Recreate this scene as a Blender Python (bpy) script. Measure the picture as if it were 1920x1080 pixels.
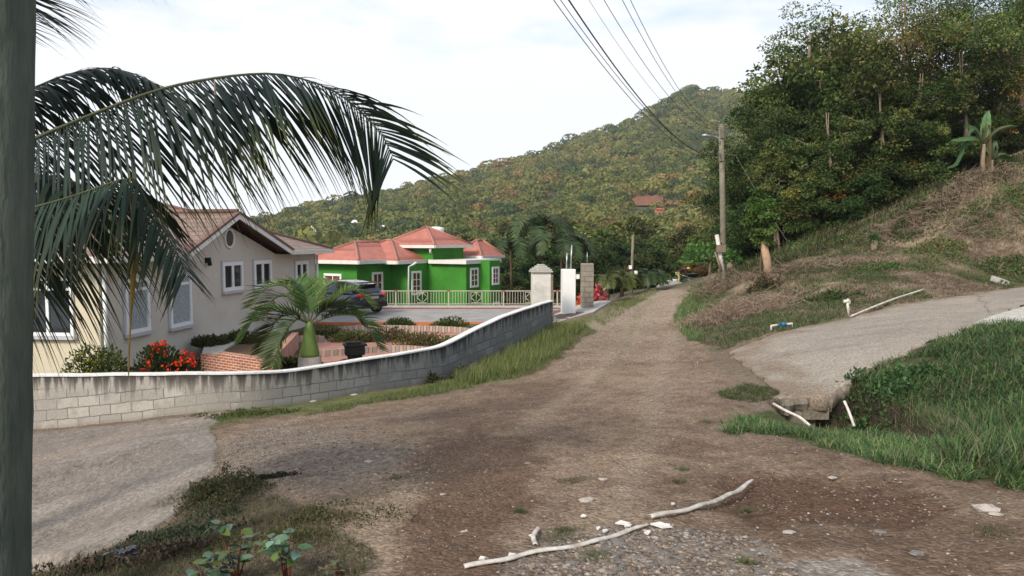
import bpy, bmesh, math, random
import numpy as np
from mathutils import Vector
R = math.radians
scene = bpy.context.scene
for o in list(bpy.data.objects): bpy.data.objects.remove(o)

# ------------------------------------------------------------ camera
TH = R(3.68); F = 1400.0
cam_d = bpy.data.cameras.new('camera'); cam = bpy.data.objects.new('camera', cam_d)
scene.collection.objects.link(cam); scene.camera = cam
cam.location = (0, 0, 0); cam.rotation_euler = (R(90) - TH, 0, 0)
cam_d.sensor_width = 36; cam_d.lens = F / 1920 * 36
cam_d.clip_start = 0.05; cam_d.clip_end = 6000
# ------------------------------------------------------------ sky
w = bpy.data.worlds.new('World'); scene.world = w; w.use_nodes = True
nt = w.node_tree; N = nt.nodes; L = nt.links
bg = N['Background']; bg.inputs['Strength'].default_value = 0.15
sky = N.new('ShaderNodeTexSky'); sky.sky_type = 'NISHITA'; sky.sun_disc = False
sky.sun_elevation = R(38); sky.sun_rotation = R(200); sky.air_density = 1.0; sky.dust_density = 1.5
tc = N.new('ShaderNodeTexCoord')
mp = N.new('ShaderNodeMapping'); mp.inputs['Scale'].default_value = (1.0, 1.0, 3.2); mp.inputs['Location'].default_value = (0.7, 0.1, 0.28)
nz = N.new('ShaderNodeTexNoise'); nz.inputs['Scale'].default_value = 2.2; nz.inputs['Detail'].default_value = 8; nz.inputs['Roughness'].default_value = 0.55
sp = N.new('ShaderNodeSeparateXYZ')
el = N.new('ShaderNodeMapRange'); el.inputs[1].default_value = 0.12; el.inputs[2].default_value = 0.27; el.inputs[3].default_value = 0.4; el.inputs[4].default_value = 0.0
ad = N.new('ShaderNodeMath'); ad.operation = 'ADD'
cr = N.new('ShaderNodeMapRange'); cr.inputs[1].default_value = 0.45; cr.inputs[2].default_value = 0.60; cr.inputs[3].default_value = 0.25; cr.inputs[4].default_value = 1.0
mx = N.new('ShaderNodeMixRGB'); mx.inputs[2].default_value = (5.1, 5.25, 5.5, 1)
L.new(tc.outputs['Generated'], mp.inputs[0]); L.new(mp.outputs[0], nz.inputs['Vector'])
L.new(tc.outputs['Generated'], sp.inputs[0]); L.new(sp.outputs['Z'], el.inputs[0])
L.new(nz.outputs['Fac'], ad.inputs[0]); L.new(el.outputs[0], ad.inputs[1]); L.new(ad.outputs[0], cr.inputs[0])
L.new(cr.outputs[0], mx.inputs[0]); L.new(sky.outputs[0], mx.inputs[1]); L.new(mx.outputs[0], bg.inputs['Color'])
# ------------------------------------------------------------ sun (veiled by cloud, behind and left of the camera)
sl = bpy.data.lights.new('sun', 'SUN'); sl.energy = 3.0; sl.angle = R(15); sl.color = (1.0, 0.92, 0.80)
so = bpy.data.objects.new('sun', sl); scene.collection.objects.link(so)
sd = Vector((-math.sin(R(38)) , -math.cos(R(38)), math.tan(R(38)))).normalized()
so.rotation_euler = sd.to_track_quat('Z', 'Y').to_euler(); so.location = (0, 0, 30)
scene.view_settings.view_transform = 'Standard'; scene.view_settings.look = 'None'
scene.view_settings.exposure = 0.46; scene.view_settings.gamma = 1.0

# ------------------------------------------------------------ helpers
rnd = random.Random(7)
COL = scene.collection
ORI = {}
ct, st = math.cos(TH), math.sin(TH)
def at(px, py, d):
    """world point seen at pixel (px,py) of the 1920x1080 photo with world depth y = d"""
    X = (px - 960) / F; Y = -(py - 540) / F
    dy = Y * st + ct; dz = Y * ct - st
    s = d / dy
    return np.array([X * s, d, dz * s])
def proj(p):
    p = np.asarray(p, float)
    zf = p[..., 1] * ct - p[..., 2] * st; yc = p[..., 1] * st + p[..., 2] * ct
    zf = np.where(zf < 0.05, 0.05, zf)
    return 960 + F * p[..., 0] / zf, 540 - F * yc / zf
def hit(px, py, P, D):
    """point on the vertical plane through P (x,y) along D (x,y): distance along D and height"""
    a = at(px, py, 1.0); rx, ry = a[0], a[1]
    # t*(rx,ry) = P + s*D
    det = rx * (-D[1]) + ry * D[0]
    t = (P[0] * (-D[1]) + P[1] * D[0]) / det
    s = (rx * P[1] - ry * P[0]) / det
    s = ((t * rx - P[0]) * D[0] + (t * ry - P[1]) * D[1])
    return s, a[2] * t
def tag(o, label=None, cat=None, group=None, kind=None):
    if label: o['label'] = label
    if cat: o['category'] = cat
    if group: o['group'] = group
    if kind: o['kind'] = kind
    return o
def thing(name, label, cat, loc=(0, 0, 0), group=None):
    o = bpy.data.objects.new(name, None); COL.objects.link(o)
    o.empty_display_size = 0.2
    o.location = tuple(float(v) for v in loc); ORI[o.name] = np.array([float(v) for v in loc])
    return tag(o, label, cat, group)
def link(name, me, m, parent=None):
    o = bpy.data.objects.new(name, me); COL.objects.link(o)
    if m is not None:
        for k in (m if isinstance(m, (list, tuple)) else [m]): me.materials.append(k)
    if parent is not None:
        o.parent = parent; ORI[o.name] = ORI[parent.name]
    else: ORI[o.name] = np.zeros(3)
    return o
def npmesh(name, V, Fc, m=None, parent=None, col=None, attrs=None, smooth=False, uv=None, local=False):
    V = np.asarray(V, np.float64); Fc = np.asarray(Fc, np.int32)
    if parent is not None and not local: V = V - ORI[parent.name]
    me = bpy.data.meshes.new(name)
    me.vertices.add(len(V)); me.vertices.foreach_set('co', V.astype(np.float32).ravel())
    k = Fc.shape[1]
    me.loops.add(Fc.size); me.loops.foreach_set('vertex_index', Fc.ravel())
    me.polygons.add(len(Fc)); me.polygons.foreach_set('loop_start', np.arange(0, Fc.size, k, dtype=np.int32))
    me.polygons.foreach_set('loop_total', np.full(len(Fc), k, dtype=np.int32))
    if smooth: me.polygons.foreach_set('use_smooth', np.ones(len(Fc), dtype=bool))
    me.update(calc_edges=True)
    if col is not None:
        a = me.attributes.new('Col', 'FLOAT_COLOR', 'POINT')
        c = np.ones((len(V), 4), np.float32); c[:, :3] = col; a.data.foreach_set('color', c.ravel())
    for kk, vv in (attrs or {}).items():
        a = me.attributes.new(kk, 'FLOAT', 'POINT'); a.data.foreach_set('value', np.asarray(vv, np.float32))
    if uv is not None:
        l = me.uv_layers.new(name='UVMap'); l.data.foreach_set('uv', np.asarray(uv, np.float32)[Fc.ravel()].ravel())
    return link(name, me, m, parent)
class MB:
    def __init__(s): s.v = []; s.f = []; s.sm = []
    def add(s, vs, fs, smooth=False):
        b = len(s.v); s.v += [tuple(float(c) for c in v) for v in vs]
        s.f += [tuple(b + i for i in f) for f in fs]; s.sm += [smooth] * len(fs); return s
    def obox(s, o, ex, ey, ez, bev=0.0):
        o, ex, ey, ez = [np.asarray(a, float) for a in (o, ex, ey, ez)]
        vs = [o, o + ex, o + ex + ey, o + ey, o + ez, o + ex + ez, o + ex + ey + ez, o + ey + ez]
        if np.dot(np.cross(ex, ey), ez) < 0: vs = [vs[i] for i in (3, 2, 1, 0, 7, 6, 5, 4)]
        return s.add(vs, [(0, 3, 2, 1), (4, 5, 6, 7), (0, 1, 5, 4), (1, 2, 6, 5), (2, 3, 7, 6), (3, 0, 4, 7)])
    def box(s, c, sz, rz=0.0):
        c = np.asarray(c, float); a = np.array([math.cos(rz), math.sin(rz), 0]); b = np.array([-math.sin(rz), math.cos(rz), 0]); z = np.array([0, 0, 1.])
        return s.obox(c - a * sz[0] / 2 - b * sz[1] / 2 - z * sz[2] / 2, a * sz[0], b * sz[1], z * sz[2])
    def tube(s, pts, rad, n=8, cap=True, smooth=True, sx=1.0):
        pts = [np.asarray(p, float) for p in pts]
        if not hasattr(rad, '__len__'): rad = [rad] * len(pts)
        vs = []; up = None
        for i, p in enumerate(pts):
            t = pts[min(i + 1, len(pts) - 1)] - pts[max(i - 1, 0)]; t = t / (np.linalg.norm(t) + 1e-9)
            if up is None: up = np.array([0, 0, 1.]) if abs(t[2]) < 0.9 else np.array([1., 0, 0])
            a = np.cross(t, up); a /= np.linalg.norm(a) + 1e-9; b = np.cross(a, t); up = b
            for k in range(n):
                q = 2 * math.pi * k / n
                vs.append(p + rad[i] * (a * math.cos(q) * sx + b * math.sin(q)))
        fs = [(i * n + k, i * n + (k + 1) % n, (i + 1) * n + (k + 1) % n, (i + 1) * n + k) for i in range(len(pts) - 1) for k in range(n)]
        s.add(vs, fs, smooth)
        if cap:
            b = len(s.v) - len(vs)
            s.f += [tuple(b + k for k in range(n))[::-1], tuple(b + (len(pts) - 1) * n + k for k in range(n))]; s.sm += [False, False]
        return s
    def lathe(s, base, prof, n=16, smooth=True):
        base = np.asarray(base, float)
        return s.tube([base + np.array([0, 0, z]) for r, z in prof], [r for r, z in prof], n, True, smooth) if False else s._lathe(base, prof, n, smooth)
    def _lathe(s, base, prof, n, smooth):
        vs = [base + np.array([r * math.cos(2 * math.pi * k / n), r * math.sin(2 * math.pi * k / n), z]) for r, z in prof for k in range(n)]
        fs = [(i * n + k, i * n + (k + 1) % n, (i + 1) * n + (k + 1) % n, (i + 1) * n + k) for i in range(len(prof) - 1) for k in range(n)]
        s.add(vs, fs, smooth); b = len(s.v) - len(vs)
        s.f += [tuple(b + k for k in range(n))[::-1], tuple(b + (len(prof) - 1) * n + k for k in range(n))]; s.sm += [False, False]
        return s
    def prism(s, poly, z0, z1):
        n = len(poly); area = sum(poly[i][0] * poly[(i + 1) % n][1] - poly[(i + 1) % n][0] * poly[i][1] for i in range(n))
        if area < 0: poly = poly[::-1]
        vs = [(p[0], p[1], z0) for p in poly] + [(p[0], p[1], z1) for p in poly]
        return s.add(vs, [tuple(range(n))[::-1], tuple(range(n, 2 * n))] + [(i, (i + 1) % n, n + (i + 1) % n, n + i) for i in range(n)])
    def blob(s, c, r, seed=0, sub=2, amp=0.2, sq=(1, 1, 1)):
        bm = bmesh.new(); bmesh.ops.create_icosphere(bm, subdivisions=sub, radius=1.0)
        rr = random.Random(seed); ph = [rr.uniform(0, 6) for _ in range(6)]
        vs = []
        for v in bm.verts:
            p = v.co; k = 1 + amp * (math.sin(3 * p.x + ph[0]) * math.sin(3.3 * p.y + ph[1]) + 0.6 * math.sin(5 * p.z + ph[2]) * math.sin(4.7 * p.x + ph[3]) + 0.3 * rr.uniform(-1, 1))
            vs.append((c[0] + p.x * r * k * sq[0], c[1] + p.y * r * k * sq[1], c[2] + p.z * r * k * sq[2]))
        fs = [tuple(v.index for v in f.verts) for f in bm.faces]; bm.free()
        return s.add(vs, fs, sub > 2)
    def build(s, name, m=None, parent=None):
        me = bpy.data.meshes.new(name)
        o0 = ORI[parent.name] if parent is not None else np.zeros(3)
        V = np.array(s.v) - o0
        me.from_pydata(V.tolist(), [], s.f); me.update()
        me.polygons.foreach_set('use_smooth', s.sm)
        uv = me.uv_layers.new(name='UVMap')
        W = np.array(s.v)
        for p in me.polygons:
            n = np.array(p.normal); t = np.cross((0, 0, 1.), n)
            if np.linalg.norm(t) < 0.05: t = np.array([1., 0, 0])
            t /= np.linalg.norm(t); b = np.cross(n, t)
            for li in p.loop_indices:
                q = W[me.loops[li].vertex_index]; uv.data[li].uv = (q @ t, q @ b)
        return link(name, me, m, parent)
def bevel(o, wd=0.01, seg=2):
    md = o.modifiers.new('bevel', 'BEVEL'); md.width = wd; md.segments = seg; md.limit_method = 'ANGLE'; md.angle_limit = R(40); return o
def copy_tree(o, parent=None):
    c = o.copy(); COL.objects.link(c); c.parent = parent
    for ch in list(o.children): copy_tree(ch, c)
    return c

# ---- numpy noise
def vnoise(x, y, seed=0):
    xi = np.floor(x).astype(np.int64); yi = np.floor(y).astype(np.int64); fx = x - xi; fy = y - yi
    fx = fx * fx * (3 - 2 * fx); fy = fy * fy * (3 - 2 * fy)
    def h(a, b):
        n = (a * 374761393 + b * 668265263 + seed * 1442695041) & 0xffffffff
        n = ((n ^ (n >> 13)) * 1274126177) & 0xffffffff
        return ((n ^ (n >> 16)) & 0xffff) / 65535.0
    return (h(xi, yi) * (1 - fx) + h(xi + 1, yi) * fx) * (1 - fy) + (h(xi, yi + 1) * (1 - fx) + h(xi + 1, yi + 1) * fx) * fy
def fbm(x, y, seed=0, o=4):
    s = 0; a = 0.5; t = 0
    for i in range(o):
        s = s + a * vnoise(x * 2 ** i, y * 2 ** i, seed + i * 17); t += a; a *= 0.5
    return s / t
def sstep(a, b, x):
    t = np.clip((x - a) / (b - a), 0, 1); return t * t * (3 - 2 * t)
def inpoly(px, py, poly):
    px = np.asarray(px, float); py = np.asarray(py, float); r = np.zeros(px.shape, bool); n = len(poly)
    for i in range(n):
        x1, y1 = poly[i]; x2, y2 = poly[(i + 1) % n]
        if y1 == y2: continue
        c = ((y1 > py) != (y2 > py)) & (px < (x2 - x1) * (py - y1) / (y2 - y1) + x1); r ^= c
    return r
def sdist(px, py, poly):
    """signed distance in photo pixels (negative inside); rows weigh 2.2x for the grazing view"""
    d = np.full(np.shape(px), 1e9); n = len(poly); k = 2.2
    for i in range(n):
        x1, y1 = poly[i]; x2, y2 = poly[(i + 1) % n]; y1 *= k; y2 *= k
        ex, ey = x2 - x1, y2 - y1; q = ex * ex + ey * ey + 1e-9
        t = np.clip(((px - x1) * ex + (py * k - y1) * ey) / q, 0, 1)
        d = np.minimum(d, np.hypot(px - x1 - t * ex, py * k - y1 - t * ey))
    return np.where(inpoly(px, py, poly), -d, d)

# ---- materials
def mat(name, color, rough=0.8, scale=8.0, amt=0.25, bump=0.0, spec=0.3, metal=0.0, color2=None, bscale=None, coord='Object', coat=0.0, trans=0.0):
    m = bpy.data.materials.new(name); m.use_nodes = True; t = m.node_tree; n = t.nodes; l = t.links
    b = n['Principled BSDF']; b.inputs['Roughness'].default_value = rough; b.inputs['Metallic'].default_value = metal
    b.inputs['Specular IOR Level'].default_value = spec
    if coat: b.inputs['Coat Weight'].default_value = coat; b.inputs['Coat Roughness'].default_value = 0.05
    c = n.new('ShaderNodeTexCoord'); z = n.new('ShaderNodeTexNoise'); z.inputs['Scale'].default_value = scale; z.inputs['Detail'].default_value = 6; z.inputs['Roughness'].default_value = 0.65
    l.new(c.outputs[coord], z.inputs['Vector'])
    rp = n.new('ShaderNodeMapRange'); rp.inputs[1].default_value = 0.3; rp.inputs[2].default_value = 0.7
    l.new(z.outputs['Fac'], rp.inputs[0])
    mxx = n.new('ShaderNodeMixRGB'); l.new(rp.outputs[0], mxx.inputs[0])
    c2 = color2 if color2 else tuple(v * (1 - amt) for v in color)
    mxx.inputs[1].default_value = (*c2, 1); mxx.inputs[2].default_value = (*(color if color2 else tuple(min(1, v * (1 + amt * 0.4)) for v in color)), 1)
    l.new(mxx.outputs[0], b.inputs['Base Color'])
    if bump:
        z2 = n.new('ShaderNodeTexNoise'); z2.inputs['Scale'].default_value = bscale or scale * 4; z2.inputs['Detail'].default_value = 5
        l.new(c.outputs[coord], z2.inputs['Vector'])
        bp = n.new('ShaderNodeBump'); bp.inputs['Strength'].default_value = bump; bp.inputs['Distance'].default_value = 0.02
        l.new(z2.outputs['Fac'], bp.inputs['Height']); l.new(bp.outputs[0], b.inputs['Normal'])
    return m
def foliage_mat(name, trans=0.3, rough=0.55, hue=0.06, spec=0.25):
    m = bpy.data.materials.new(name); m.use_nodes = True; t = m.node_tree; n = t.nodes; l = t.links
    b = n['Principled BSDF']; b.inputs['Roughness'].default_value = rough; b.inputs['Specular IOR Level'].default_value = spec
    a = n.new('ShaderNodeAttribute'); a.attribute_name = 'Col'
    oi = n.new('ShaderNodeObjectInfo')
    h = n.new('ShaderNodeHueSaturation')
    r1 = n.new('ShaderNodeMapRange'); r1.inputs[3].default_value = 0.5 - hue * 0.5; r1.inputs[4].default_value = 0.5 + hue * 0.3
    r2 = n.new('ShaderNodeMapRange'); r2.inputs[3].default_value = 0.62; r2.inputs[4].default_value = 1.3
    l.new(oi.outputs['Random'], r1.inputs[0]); l.new(r1.outputs[0], h.inputs['Hue'])
    fr = n.new('ShaderNodeMath'); fr.operation = 'FRACT'; ml = n.new('ShaderNodeMath'); ml.operation = 'MULTIPLY'; ml.inputs[1].default_value = 7.3
    l.new(oi.outputs['Random'], ml.inputs[0]); l.new(ml.outputs[0], fr.inputs[0]); l.new(fr.outputs[0], r2.inputs[0]); l.new(r2.outputs[0], h.inputs['Value'])
    l.new(a.outputs['Color'], h.inputs['Color']); l.new(h.outputs[0], b.inputs['Base Color'])
    tr = n.new('ShaderNodeBsdfTranslucent'); l.new(h.outputs[0], tr.inputs['Color'])
    ms = n.new('ShaderNodeMixShader'); ms.inputs[0].default_value = trans
    l.new(b.outputs[0], ms.inputs[1]); l.new(tr.outputs[0], ms.inputs[2]); l.new(ms.outputs[0], n['Material Output'].inputs['Surface'])
    return m
def brick_mat(name, c1, c2, mortar, bw, bh, msize, coord='UV', rough=0.85, bump=0.4, bias=0.0, dirt=0.35):
    m = bpy.data.materials.new(name); m.use_nodes = True; t = m.node_tree; n = t.nodes; l = t.links
    b = n['Principled BSDF']; b.inputs['Roughness'].default_value = rough; b.inputs['Specular IOR Level'].default_value = 0.25
    c = n.new('ShaderNodeTexCoord'); k = n.new('ShaderNodeTexBrick'); l.new(c.outputs[coord], k.inputs['Vector'])
    k.inputs['Scale'].default_value = 1.0; k.inputs['Brick Width'].default_value = bw; k.inputs['Row Height'].default_value = bh; k.inputs['Mortar Size'].default_value = msize
    k.inputs['Color1'].default_value = (*c1, 1); k.inputs['Color2'].default_value = (*c2, 1); k.inputs['Mortar'].default_value = (*mortar, 1); k.inputs['Bias'].default_value = bias; k.inputs['Mortar Smooth'].default_value = 0.2
    z = n.new('ShaderNodeTexNoise'); z.inputs['Scale'].default_value = 3; z.inputs['Detail'].default_value = 8; z.inputs['Roughness'].default_value = 0.7; l.new(c.outputs['Object'], z.inputs['Vector'])
    rp = n.new('ShaderNodeMapRange'); rp.inputs[1].default_value = 0.3; rp.inputs[2].default_value = 0.7; rp.inputs[3].default_value = 1 - dirt; rp.inputs[4].default_value = 1.1
    l.new(z.outputs['Fac'], rp.inputs[0])
    mu = n.new('ShaderNodeMixRGB'); mu.blend_type = 'MULTIPLY'; mu.inputs[0].default_value = 1; l.new(k.outputs['Color'], mu.inputs[1]); l.new(rp.outputs[0], mu.inputs[2]); l.new(mu.outputs[0], b.inputs['Base Color'])
    bp = n.new('ShaderNodeBump'); bp.inputs['Strength'].default_value = bump; bp.inputs['Distance'].default_value = 0.01; bp.invert = True
    l.new(k.outputs['Fac'], bp.inputs['Height']); l.new(bp.outputs[0], b.inputs['Normal'])
    return m
def leafcards(P, D, Nn, Ln, Wd):
    """pointed leaf quads: P base, D axis, Nn normal, Ln length, Wd width"""
    D = D / (np.linalg.norm(D, axis=1, keepdims=True) + 1e-9); S = np.cross(D, Nn); S /= np.linalg.norm(S, axis=1, keepdims=True) + 1e-9
    U = np.cross(S, D); Ln = np.reshape(Ln, (-1, 1)) * np.ones((len(P), 1)); Wd = np.reshape(Wd, (-1, 1)) * np.ones((len(P), 1))
    V = np.stack([P, P + D * Ln * 0.45 + S * Wd * 0.5 + U * Ln * 0.06, P + D * Ln - U * Ln * 0.1, P + D * Ln * 0.45 - S * Wd * 0.5 + U * Ln * 0.06], 1).reshape(-1, 3)
    return V, np.arange(len(V)).reshape(-1, 4)
def blades(P, Ln, Wd, lean, az, rs, curl=0.9):
    n = len(P); lv = 4; d = np.stack([np.cos(az), np.sin(az), np.zeros(n)], 1); s = np.stack([-np.sin(az), np.cos(az), np.zeros(n)], 1)
    out = np.zeros((n, lv, 2, 3)); p = P.copy(); ang = lean.copy(); 
    for i in range(lv):
        wv = (Wd * (1 - (i / (lv - 1)) ** 1.5 * 0.92))[:, None] * 0.5
        out[:, i, 0] = p - s * wv; out[:, i, 1] = p + s * wv
        st_ = (Ln / (lv - 1))[:, None]
        p = p + (d * np.sin(ang)[:, None] + np.array([0, 0, 1.]) * np.cos(ang)[:, None]) * st_
        ang = ang + curl * (0.3 + rs.random(n) * 0.7)
    V = out.reshape(-1, 3); b = (np.arange(n) * lv * 2)[:, None]
    q = np.array([[i * 2, i * 2 + 1, i * 2 + 3, i * 2 + 2] for i in range(lv - 1)]).reshape(1, -1)
    return V, (b + q).reshape(-1, 4)
def smoothpts(pts, n):
    pts = np.array(pts, float); m = len(pts); d = np.r_[0, np.cumsum(np.linalg.norm(np.diff(pts, axis=0), axis=1))]
    tt = np.linspace(0, d[-1], n); 
    # catmull-rom on arclength
    T = np.zeros_like(pts)
    for i in range(m):
        a, c = max(i - 1, 0), min(i + 1, m - 1); T[i] = (pts[c] - pts[a]) / max(d[c] - d[a], 1e-6)
    out = []
    for t in tt:
        i = min(max(np.searchsorted(d, t) - 1, 0), m - 2); h = d[i + 1] - d[i]; s = (t - d[i]) / h
        out.append((2 * s ** 3 - 3 * s ** 2 + 1) * pts[i] + (s ** 3 - 2 * s ** 2 + s) * h * T[i] + (-2 * s ** 3 + 3 * s ** 2) * pts[i + 1] + (s ** 3 - s ** 2) * h * T[i + 1])
    return np.array(out)
# ============================================================ MATERIALS
M = {}
M['plaster_shaded'] = mat('plaster_shaded', (0.55, 0.51, 0.45), 0.9, 1.3, 0.10, 0.15, 0.15, bscale=60)  # house plaster with the shade of the long side put into its colour
M['plaster_sunlit'] = mat('plaster_sunlit', (0.58, 0.52, 0.39), 0.9, 1.3, 0.10, 0.15, 0.15, bscale=60)  # same plaster for the end wall, warm sunlight put into its colour
M['white'] = mat('white_paint', (0.78, 0.78, 0.76), 0.5, 3, 0.08, 0, 0.4)
M['white_trim'] = mat('white_trim', (0.74, 0.74, 0.74), 0.6, 5, 0.10)
M['grey_trim'] = mat('grey_trim', (0.45, 0.45, 0.47), 0.7, 5, 0.10)
M['glass'] = mat('window_glass', (0.02, 0.025, 0.03), 0.06, 2, 0.3, 0, 0.6)
M['curtain'] = mat('curtained_glass', (0.30, 0.36, 0.40), 0.15, 12, 0.35, 0, 0.6)
M['redglass'] = mat('red_curtained_glass', (0.14, 0.03, 0.02), 0.15, 12, 0.4, 0, 0.6)
M['green_wall'] = mat('green_wall', (0.05, 0.215, 0.028), 0.85, 0.7, 0.32, 0.1, 0.15, bscale=40)
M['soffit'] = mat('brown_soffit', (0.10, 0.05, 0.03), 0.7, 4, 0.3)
M['fascia'] = mat('fascia', (0.66, 0.63, 0.58), 0.6, 3, 0.12)
M['brown_ridge'] = mat('brown_ridge', (0.17, 0.10, 0.08), 0.6, 4, 0.2)
M['black'] = mat('black_plastic', (0.012, 0.012, 0.013), 0.4, 8, 0.2)
M['concrete'] = mat('deck_concrete', (0.30, 0.285, 0.27), 0.9, 1.2, 0.25, 0.3, 0.2, bscale=30)
M['conc_pale'] = mat('pale_concrete', (0.44, 0.42, 0.38), 0.9, 6, 0.25, 0.4, 0.2)
M['conc_dark'] = mat('weathered_concrete', (0.22, 0.19, 0.15), 0.95, 7, 0.45, 0.8, 0.15, bscale=26)
M['terracotta'] = mat('terracotta', (0.52, 0.17, 0.075), 0.8, 6, 0.2, 0.2)
M['pvc'] = mat('white_pvc', (0.70, 0.67, 0.62), 0.45, 7, 0.28, 0.1, 0.4, color2=(0.36, 0.31, 0.25))
M['pvc_dirty'] = mat('mud_stained_pvc', (0.62, 0.60, 0.56), 0.55, 9, 0.3, 0.1, 0.4, color2=(0.30, 0.25, 0.19))
M['blue'] = mat('blue_valve', (0.02, 0.12, 0.25), 0.4, 8, 0.2)
M['metal'] = mat('galvanised', (0.45, 0.46, 0.47), 0.4, 8, 0.2, 0, 0.5, 0.6)
M['wood_pole'] = mat('grey_timber', (0.21, 0.19, 0.145), 0.95, 3, 0.4, 0.8, 0.15, bscale=22)
M['bark'] = mat('bark', (0.12, 0.085, 0.055), 0.95, 5, 0.4, 0.8, 0.1, bscale=18)
M['palebark'] = mat('pale_bark', (0.23, 0.175, 0.125), 0.9, 5, 0.3, 0.5, 0.1, bscale=18)
M['wire'] = mat('wire', (0.02, 0.02, 0.025), 0.6, 8, 0.1)
M['stone'] = mat('stone', (0.20, 0.18, 0.16), 0.9, 20, 0.4, 0.5, 0.2)
M['palestone'] = mat('pale_stone', (0.42, 0.37, 0.33), 0.9, 20, 0.3, 0.5, 0.2)
M['rail'] = mat('cream_rail_paint', (0.42, 0.38, 0.31), 0.6, 6, 0.15)
M['railred'] = mat('red_rail_collar', (0.28, 0.06, 0.035), 0.6, 6, 0.15)
M['leaf'] = foliage_mat('foliage', spec=0.12, rough=0.7)
M['leafg'] = foliage_mat('glossy_foliage', 0.18, 0.38, 0.03, 0.5)
M['flower'] = foliage_mat('flower_petal', .2, .7, 0.0, .1)
M['grass'] = foliage_mat('grass', 0.3, 0.6, 0.0, 0.2)
M['brick'] = brick_mat('red_brick', (0.50, 0.14, 0.06), (0.36, 0.10, 0.05), (0.55, 0.50, 0.44), 0.22, 0.075, 0.012)
M['paving'] = brick_mat('pink_paving', (0.46, 0.22, 0.17), (0.38, 0.19, 0.15), (0.30, 0.22, 0.18), 0.2, 0.1, 0.006)
M['pillar_block'] = brick_mat('pillar_block', (0.32, 0.28, 0.22), (0.27, 0.235, 0.19), (0.19, 0.17, 0.14), 0.4, 0.2, 0.014, bump=0.8)

# ============================================================ TERRAIN
CP = [ # (photo x, photo y, depth in metres): surveyed ground points
 (960,1080,3.8),(960,985,4.9),(960,900,6.3),(960,800,9.3),(1100,720,14),(1190,650,20),(1200,590,28),(1265,545,47),(1270,541,60),
 (1350,1080,3.7),(1700,1080,3.6),(1920,1060,3.7),(1350,900,6.2),(1600,960,4.9),(1920,960,4.7),(1300,800,9.2),(1360,760,10.6),(1300,700,13.8),
 (600,1080,4.2),(300,1080,4.8),(60,1080,5.6),(500,1020,4.9),(600,960,5.6),(700,900,7.2),(700,1000,4.9),
 (60,850,12),(60,950,9),(60,1040,7.3),(-250,900,10.5),(-250,1040,7.5),(400,870,8.9),(400,920,7.3),(250,1010,6.4),(240,850,10.3),(330,950,7.2),
 (60,806,14),(-250,812,14),(240,789,14),(390,772,14.1),(560,757,15),(700,733,16),(830,716,17.3),(550,800,11.4),(700,800,10.8),(850,760,12.8),
 (870,700,18),(940,665,20),(1037,615,23),(1100,640,20.5),(1020,680,17),(1060,600,25.5),(1065,587,27),(1100,572,30),(1140,575,29),(1150,600,26),
 (1362,664,16.5),(1450,629,17),(1560,606,18.2),(1700,574,20),(1800,559,21.5),(1920,541,23.5),(2050,520,26),
 (1462,748,11.3),(1600,710,12),(1650,684,12.4),(1720,654,13.3),(1800,626,14.8),(1850,605,16),(1920,576,18),(2060,560,19),
 (1400,790,9.3),(1500,815,8.2),(1650,840,7.4),(1800,860,6.6),(1920,880,6.1),(2100,900,5.8),
 (1560,790,11.0),(1700,800,9.8),(1700,720,11.0),(1800,690,11.5),(1920,630,12.3),(1920,770,9.0),(1800,780,9.2),(2100,700,9),
 (1300,620,23),(1320,570,30),(1300,545,40),(1400,600,22),(1440,520,29),(1500,480,33),(1600,545,24),(1600,500,28),(1700,520,25),(1920,460,29),(1800,470,29),
 (1350,525,38),(1400,503,38),(1560,430,38),(1700,378,38),(1850,325,33),(1920,290,35),(2100,230,35),(1700,440,32),(2050,400,30),(2150,450,25),
 (1400,490,52),(1700,330,52),(1920,260,52),(2150,190,50),(1340,515,60),
 (1180,550,45),(1180,545,55),(1120,575,40),(1050,590,45),(900,615,50),
]
ctrl = np.array([at(*c) for c in CP] + [
  (-9, 16.5, -3.62), (-14, 15.5, -3.7), (-5, 17.5, -3.6), (-11, 24, -3.6), (-6, 23, -3.6), (-2.5, 22, -3.62), (-1, 25.5, -3.3), (-5, 30, -3.62), (0.3, 29, -3.3),
  (-8, 37, -3.7), (-2, 37, -3.8), (-20, 25, -3.8), (-20, 40, -4.5), (-25, 14, -3.9), (-10, 50, -6), (2, 55, -5.2), (-25, 60, -6.5), (5, 65, -4.8), (25, 65, 4), (45, 55, 14), (40, 25, 6), (25, 12, 0.5), (14, 4, -1.2), (0, 2, -1.62), (-4, 2, -1.9), (-12, 3, -3.2)])
def tps_fit(P, Z, lam=0.02):
    n = len(P); d = np.linalg.norm(P[:, None] - P[None], axis=2); K = np.where(d > 0, d * d * np.log(d + 1e-12), 0) + lam * np.eye(n)
    A = np.zeros((n + 3, n + 3)); A[:n, :n] = K; A[:n, n] = 1; A[:n, n + 1:] = P; A[n, :n] = 1; A[n + 1:, :n] = P.T
    return np.linalg.solve(A, np.r_[Z, 0, 0, 0])
TP = ctrl[:, :2]; TW = tps_fit(TP, ctrl[:, 2], 0.15)
def tps(x, y):
    n = len(TP); out = np.full(x.shape, TW[n]) + TW[n + 1] * x + TW[n + 2] * y
    for i in range(n):
        r2 = (x - TP[i, 0]) ** 2 + (y - TP[i, 1]) ** 2 + 1e-12; out = out + TW[i] * 0.5 * r2 * np.log(r2)
    return out
SLAB_U = [(1362,662,16.5),(1450,626,17),(1560,603,18.2),(1700,570,20),(1800,555,21.5),(1920,537,23.5),(2060,515,26)]
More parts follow.
